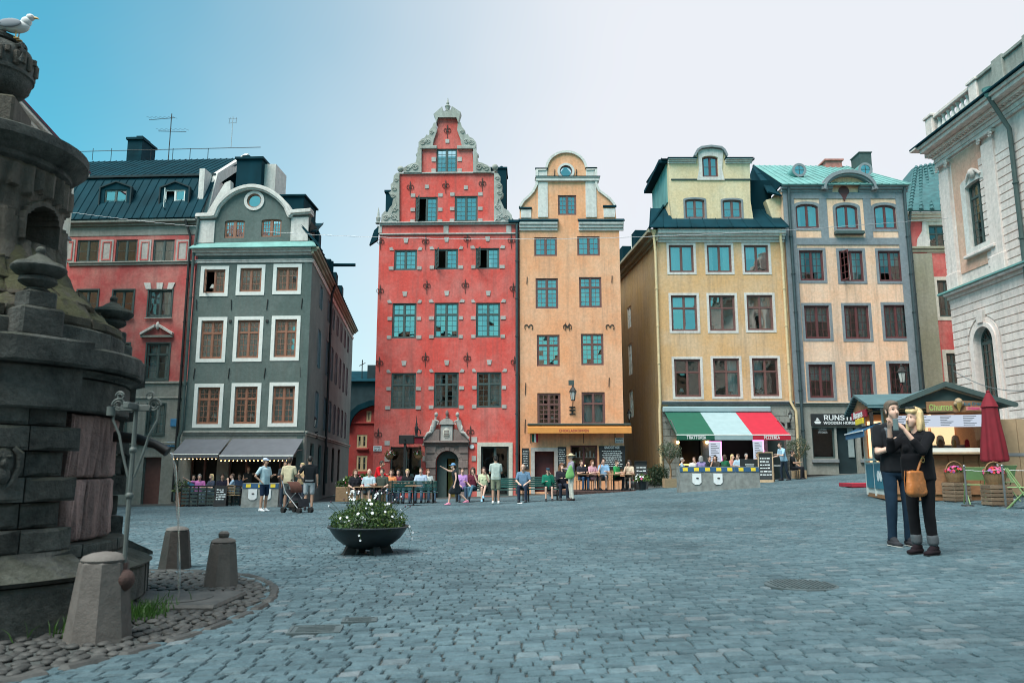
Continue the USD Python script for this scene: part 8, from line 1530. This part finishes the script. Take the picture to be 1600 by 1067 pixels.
# left side: open hatch, glass case, blue and white awning, boards
MB().box(.0, .06, .1, d_, 0.1, .95).build('side_wall', M['kiosk_white'], K)
for y in (.1, d_ - .15, d_ * .55): MB().box(-.04, .05, y, y + .06, .05, he).build('white_post', M['kiosk_white'], K)
MB().box(-.035, -.005, .2, d_ - .2, .25, .90).build('teal_panel', M['kiosk_teal'], K); MB().extx(unary_union([Point(y, .58).buffer(.14) for y in (.7, 1.0)]), -.045, -.036).build('panel_emblem', M['sign_white'], K); MB().box(-.05, .0, .12, d_ - .12, .98, 1.05).build('hatch_sill', M['kiosk_white'], K); MB().box(.05, .2, .2, d_ - .2, 1.05, 1.1).build('glass_case', M['glass_shop'], K); MB(trn(.4, 1.2, 1.05)).lathe([(.3, 0), (.34, .1), (.28, .36), (.05, .5)], 14).build('food_heap', M['wood_pale'], K)
aw_ = thing('blue_awning', 'small blue and white awning on the left side of the kiosk', 'awning', (kp[0], kp[1], kz), -.235); MB().slab((-.48, d_ - .1, 1.76), (-.48, .1, 1.76), (-.06, .1, 1.95), (-.06, d_ - .1, 1.95), .03).build('canopy', M['kiosk_blue'], aw_); MB().slab((-.50, d_ - .1, 1.58), (-.50, .1, 1.58), (-.50, .1, 1.758), (-.50, d_ - .1, 1.758), .02).build('valance', M['kiosk_blue'], aw_); MB().box(-.53, -.502, .1, d_ - .1, 1.72, 1.745).build('white_stripe', M['sign_white'], aw_)
s = thing('red_sign_board', 'red and yellow lettered board on the left gable of the kiosk', 'sign', (kp[0], kp[1], kz), -.235)
MB().box(-.38, -.32, .3, d_ - .5, 2.10, 2.30, .01).build('red_board', M['board_red'], s); MB().box(-.42, -.381, .5, 1.5, 1.94, 2.09, .01).build('yellow_board', M['paint_yellow'], s); Tl = trn(-.385, 1.25, 2.13) @ rotz(-PI / 2); lettering('Burgers', .16, .006, s, 'sign_white', Tl, bold=True, fit=1.2)
# roof: two crossing gables in green sheet metal
zr = 2.72; ov = .38; xm = w / 2
def rs(a, b, c, d2, n, nm='roof_panel'): seams(K, a, b, c, d2, n, mat='kiosk_roof', name=nm)
ym = d_ * .55
rs((-.42, -ov * .6, he + .02), (-.42, ym, zr), (w * .5, ym, zr), (w * .12, -ov, he - .0), 5); rs((-.42, ym, zr), (-.42, d_ + .3, he), (w + .2, d_ + .3, he), (w * .5, ym, zr), 8)
rs((xm + .16, d_ * .6, zr + .12), (xm + .16, -ov, zr + .12), (w + .42, -ov, he + .02), (w + .42, d_ + .2, he + .02), 6); rs((xm + .16, -ov, zr + .12), (xm + .16, d_ * .6, zr + .12), (-.05, d_ * .6, he + .06), (.02, -ov, he + .0), 6)
MB().extr(Polygon([(.12, he - .04), (w + .3, he - .04), (xm + .16, zr + .02)]), -.22, -.16).build('gable_board', M['frame_green'], K); ln = LineString([(.0, he - .02), (xm + .16, zr + .12), (w + .44, he - .0)]); MB().extr(ln.buffer(.06), -ov - .02, -ov + .03).build('barge_board', M['frame_green'], K)
MB().extx(Polygon([(.05, he - .05), (d_ - .1, he - .05), (ym, zr - .05)]), -.30, -.24).build('gable_board', M['kiosk_wood'], K); MB().cyl((w * .55, 1.0, 2.15), (w * .55, 1.3, 2.15), .03).build('ceiling_lamp', M['kiosk_light'], K)
fl = kp[:2]; cR, sR = math.cos(-.235), math.sin(-.235); kw_ = lambda x, y, z=0: np.array([kp[0] + cR * x - sR * y, kp[1] + sR * x + cR * y, kz + z])
flowers('flower_pot', 'orange pot of purple flowers on the kiosk counter end', kw_(w - .05, -.12, zc + .10), .13, .15, 90, 12, ['petal_purple', 'petal_white'], cat='flower pot', vessel=lambda h: MB().lathe([(.055, -.13), (.085, 0)], 12).build('pot', M['clay'], h), seed=61, size=.8)
p = gp(1358, 761); s = thing('red_platform', 'low red carpeted platform at the left of the kiosk', 'platform', (p[0], p[1] + .2, p[2]), -.05); MB().box(-.55, 1.0, -.25, 1.0, 0, .13, .01).build('deck', M['board_red'], s)
# closed red parasol, crates with flower baskets, lime chairs, rope posts, board wall
q = gd(1561, 18.2); s = thing('closed_red_parasol', 'closed dark red parasol standing right of the kiosk', 'parasol', q); MB().cyl((0, 0, 0), (0, 0, 2.5), .03, seg=8).build('pole', M['wood'], s); MB().cbox((0, 0, .05), (.5, .5, .1), .02).build('base', M['concrete'], s)
fold = lambda th, z: 1 + .13 * np.sin(th * 8 + z[:, None] * 1.5) * np.clip((2.5 - z) / 1.2, .15, 1)[:, None]
MB().lathe([(.08, .92), (.25, .95), (.27, 1.0), (.24, 1.4), (.19, 1.9), (.165, 2.2), (.19, 2.22), (.14, 2.35), (.07, 2.5), (.04, 2.56)], 64, gad=fold).build('folded_canopy', M['parasol_red'], s, smooth=40); MB().sph((0, 0, 2.58), .04).build('knob', M['parasol_red'], s)
def crate_basket(px, Y, label, seed):
    q = gd(px, Y); s = thing('wooden_crate', 'slatted wooden crate ' + label, 'crate', q, .12 * (seed % 3)); 
    for k in range(5):
        z = .02 + k * .088
        MB().box(-.24, .24, -.20, -.185, z, z + .072, .004).build('slat', M['crate_wood'], s); MB().box(-.24, .24, .185, .20, z, z + .072, .004).build('slat', M['crate_wood'], s); MB().box(-.24, -.225, -.184, .184, z, z + .072, .004).build('slat', M['crate_wood'], s); MB().box(.225, .24, -.184, .184, z, z + .072, .004).build('slat', M['crate_wood'], s)
    for x in (-.21, .21):
        for y in (-.17, .17): MB().box(x - .02, x + .02, y - .014, y + .014, 0, .46).build('corner_post', M['crate_wood'], s)
    MB().box(-.22, .22, -.18, .18, .445, .46).build('top_board', M['crate_wood'], s)
    def bk(h): MB().lathe([(.17, -.23), (.21, -.12), (.235, -.02), (.245, 0), (.22, -.0)], 20).build('wicker_bowl', M['wicker'], h); t = np.linspace(0, PI, 11); MB().tube(np.stack([.22 * np.cos(t), 0 * t, .26 * np.sin(t)], 1), .014, 6).build('handle', M['wicker'], h)
    flowers('flower_basket', 'wicker basket of pink and red flowers on the crate ' + label, q + [0, 0, .70], .23, .15, 160, 46, ['petal_pink', 'petal_red', 'petal_purple', 'petal_pink'], cat='flower basket', vessel=bk, seed=seed, size=1.25)
crate_basket(1496, 19.0, 'right behind the blond woman', 71); crate_basket(1559, 17.4, 'below the closed parasol', 72)
def fchair(px, Y, rz, label):
    q = gd(px, Y); s = thing('folding_chair', label, 'chair', q, rz, 'lime green folding chairs by the kiosk'); MB().box(-.2, .2, -.2, .2, .43, .45, .006).build('seat', M['chair_lime'], s)
    for x in (-.2, .2): MB().tube([(x, -.24, 0), (x, .2, .84)], .013, 6).build('leg', M['chair_lime'], s); MB().tube([(x * .9, .24, 0), (x * .9, -.18, .44)], .013, 6).build('leg', M['chair_lime'], s)
    MB().slab((-.19, .10, .55), (.19, .10, .55), (.19, .20, .84), (-.19, .20, .84), .012).build('backrest', M['chair_lime'], s)
fchair(1526, 18.0, PI - .3, 'lime folding chair between the two crates'); fchair(1572, 18.6, PI + .2, 'lime folding chair behind the parasol'); fchair(1596, 16.4, .9, 'lime folding chair cut by the right edge')
pp_ = [(1512, 17.6), (1572, 17.0), (1640, 16.4)]; Q = [gd(*t_) for t_ in pp_]
for q, lb in zip(Q, ('rope post right of the crate behind the blond woman', 'rope post beside the closed parasol', 'rope post at the right edge of the kiosk terrace')): s = thing('rope_post', lb, 'post', q); MB().cyl((0, 0, 0), (0, 0, .86), .022, seg=8).build('post', M['metal_grey'], s); MB().lathe([(.14, 0), (.13, .02), (.03, .03)], 14).build('foot', M['iron'], s); MB().sph((0, 0, .88), .03).build('knob', M['metal_grey'], s)
for a, b, lb in ((Q[0], Q[1], 'thin rope between the two posts by the crates'), (Q[1], Q[2], 'thin rope from the parasol post to the right edge')): wire(a + [0, 0, .80], b + [0, 0, .80], .03, lb, .006)
q = gd(1596, 19.6); s = thing('wooden_partition', 'plain brown board partition right of the parasol', 'partition', q, -.1)
for k in range(3): MB().box(-.45 + k * .52, -.45 + k * .52 + .51, 0, .04, .05, 1.95, .006).build('panel', M['pale_board'], s)
MB().box(-.45, 1.1, -.012, -.002, 1.02, 1.1).build('rail', M['lead_trim'], s)
# ------------------------------------------------------------------ the couple on the right
def man_extra(p, P, k, up, hd, put):
    bm = cloth((.02, .02, .022))
    for s in (-1, 1): put('backpack_strap', [_hull([up(s * .12, -.10, 1.39), up(s * .12, -.125, 1.22)], [(.028, .014, .02)] * 2, True), _hull([up(s * .12, -.10, 1.39), up(s * .12, .07, 1.47)], [(.028, .016, .016)] * 2, True)], cloth((.10, .11, .12)))
    put('backpack', [_hull([up(0, .19, 1.38), up(0, .22, 1.08)], [(.14, .07, .06), (.15, .10, .08)], True)], bm, ln=.03)
    put('eyebrows', [_hull([hd(s * .018, -.082, .043), hd(s * .046, -.074, .043)], [.006, .005]) for s in (-1, 1)], M['hair_greybrown'] if 'hair_greybrown' in M else bm)
MP = gp(1410, 853); MP[2] = float(gz(MP[0], MP[1]))
person('person', 'tall man in black tee and jeans with folded arms, behind the blond woman', MP, .02, H=1.82, top=(.016, .017, .02), bottom=(.014, .03, .052), hair='greybrown', arms=(((.06, -.07, -.28), (-.16, -.24, -.20)), ((.06, -.07, -.28), (-.18, -.20, -.15))), skin='pale', shoe=(.035, .035, .04), fine=1, extra=man_extra)
WP = gp(1446, 866); WP[2] = float(gz(WP[0], WP[1]))
def woman_extra(p, P, k, up, hd, put):
    put('sunglasses', [_hull([hd(s * .045, -.045, .135), hd(s * .02, -.055, .13)], [(.03, .02, .014)] * 2) for s in (-1, 1)], M['text_black'])
    put('ear_ring', [_hull([hd(.085, -.01, -.05)], [.006])], M['gold'])
wz = -1.05
person('person', 'blond woman in black with cropped trousers aiming a phone to the left', WP, wz, H=1.64, top=(.009, .009, .011), bottom=(.010, .010, .012), leg='crop', hair='blond', hairstyle='bob', female=True, sleeve='three', skin='pale', shoe=(.018, .012, .015), arms=(((.04, -.22, -.15), (-.02, -.30, .10)), ((.03, -.21, -.18), (-.10, -.31, .07))), fine=1, extra=woman_extra, belly=.05, nod=-.05, turn=-.15)
cR, sR = math.cos(wz), math.sin(wz); wl = lambda x, y, z: WP + np.array([cR * x - sR * y, sR * x + cR * y, z]) * 1.0
s = thing('phone', 'small silver phone held up in the hands of the blond woman', 'phone', wl(.02, -.37, 1.45), wz); MB().box(-.035, .035, -.02, -.008, -.06, .075, .006).build('case', M['metal_grey'], s); MB().box(-.031, .031, -.0079, -.0069, -.055, .07).build('screen', M['glass_dark'], s)
# the tan shoulder bag
s = thing('tan_shoulder_bag', 'tan leather shoulder bag hanging at the blond woman\'s hip', 'bag', wl(.10, -.22, .64), wz); simple('tan_leather', (.40, .135, .035), .45, .25, 9, bump=.3, bscale=40)
v, fc = _smooth(_hull([(0, 0, .05), (0, -.11, .06), (0, .11, .06), (0, -.09, .27), (0, .09, .27)], [(.055, .06, .05), (.05, .05, .05), (.05, .05, .05), (.035, .05, .03), (.035, .05, .03)], True), .018, 4, .012, 14, 3); obj('pouch', (v, fc), M['tan_leather'], s, smooth=True)
m = MB()
for y in np.linspace(-.11, .11, 6): m.tube([(-.05, y, .30), (-.062, y * 1.03, .2), (-.066, y * .95, .06)], .006, 5)
m.build('gathers', M['tan_leather'], s, smooth=True); MB().tube([(.0, .05, .30), (.02, .10, .42), (.05, .18, .55), (.06, .26, .68), (.02, .31, .78)], .014, 6).build('strap', M['tan_leather'], s, smooth=True); t = np.linspace(0, 2 * PI, 15); MB().tube(np.stack([-.0 + 0 * t + .04, .1 + .028 * np.cos(t), .42 + .028 * np.sin(t)], 1), .006, 5).build('ring', M['gold'], s)
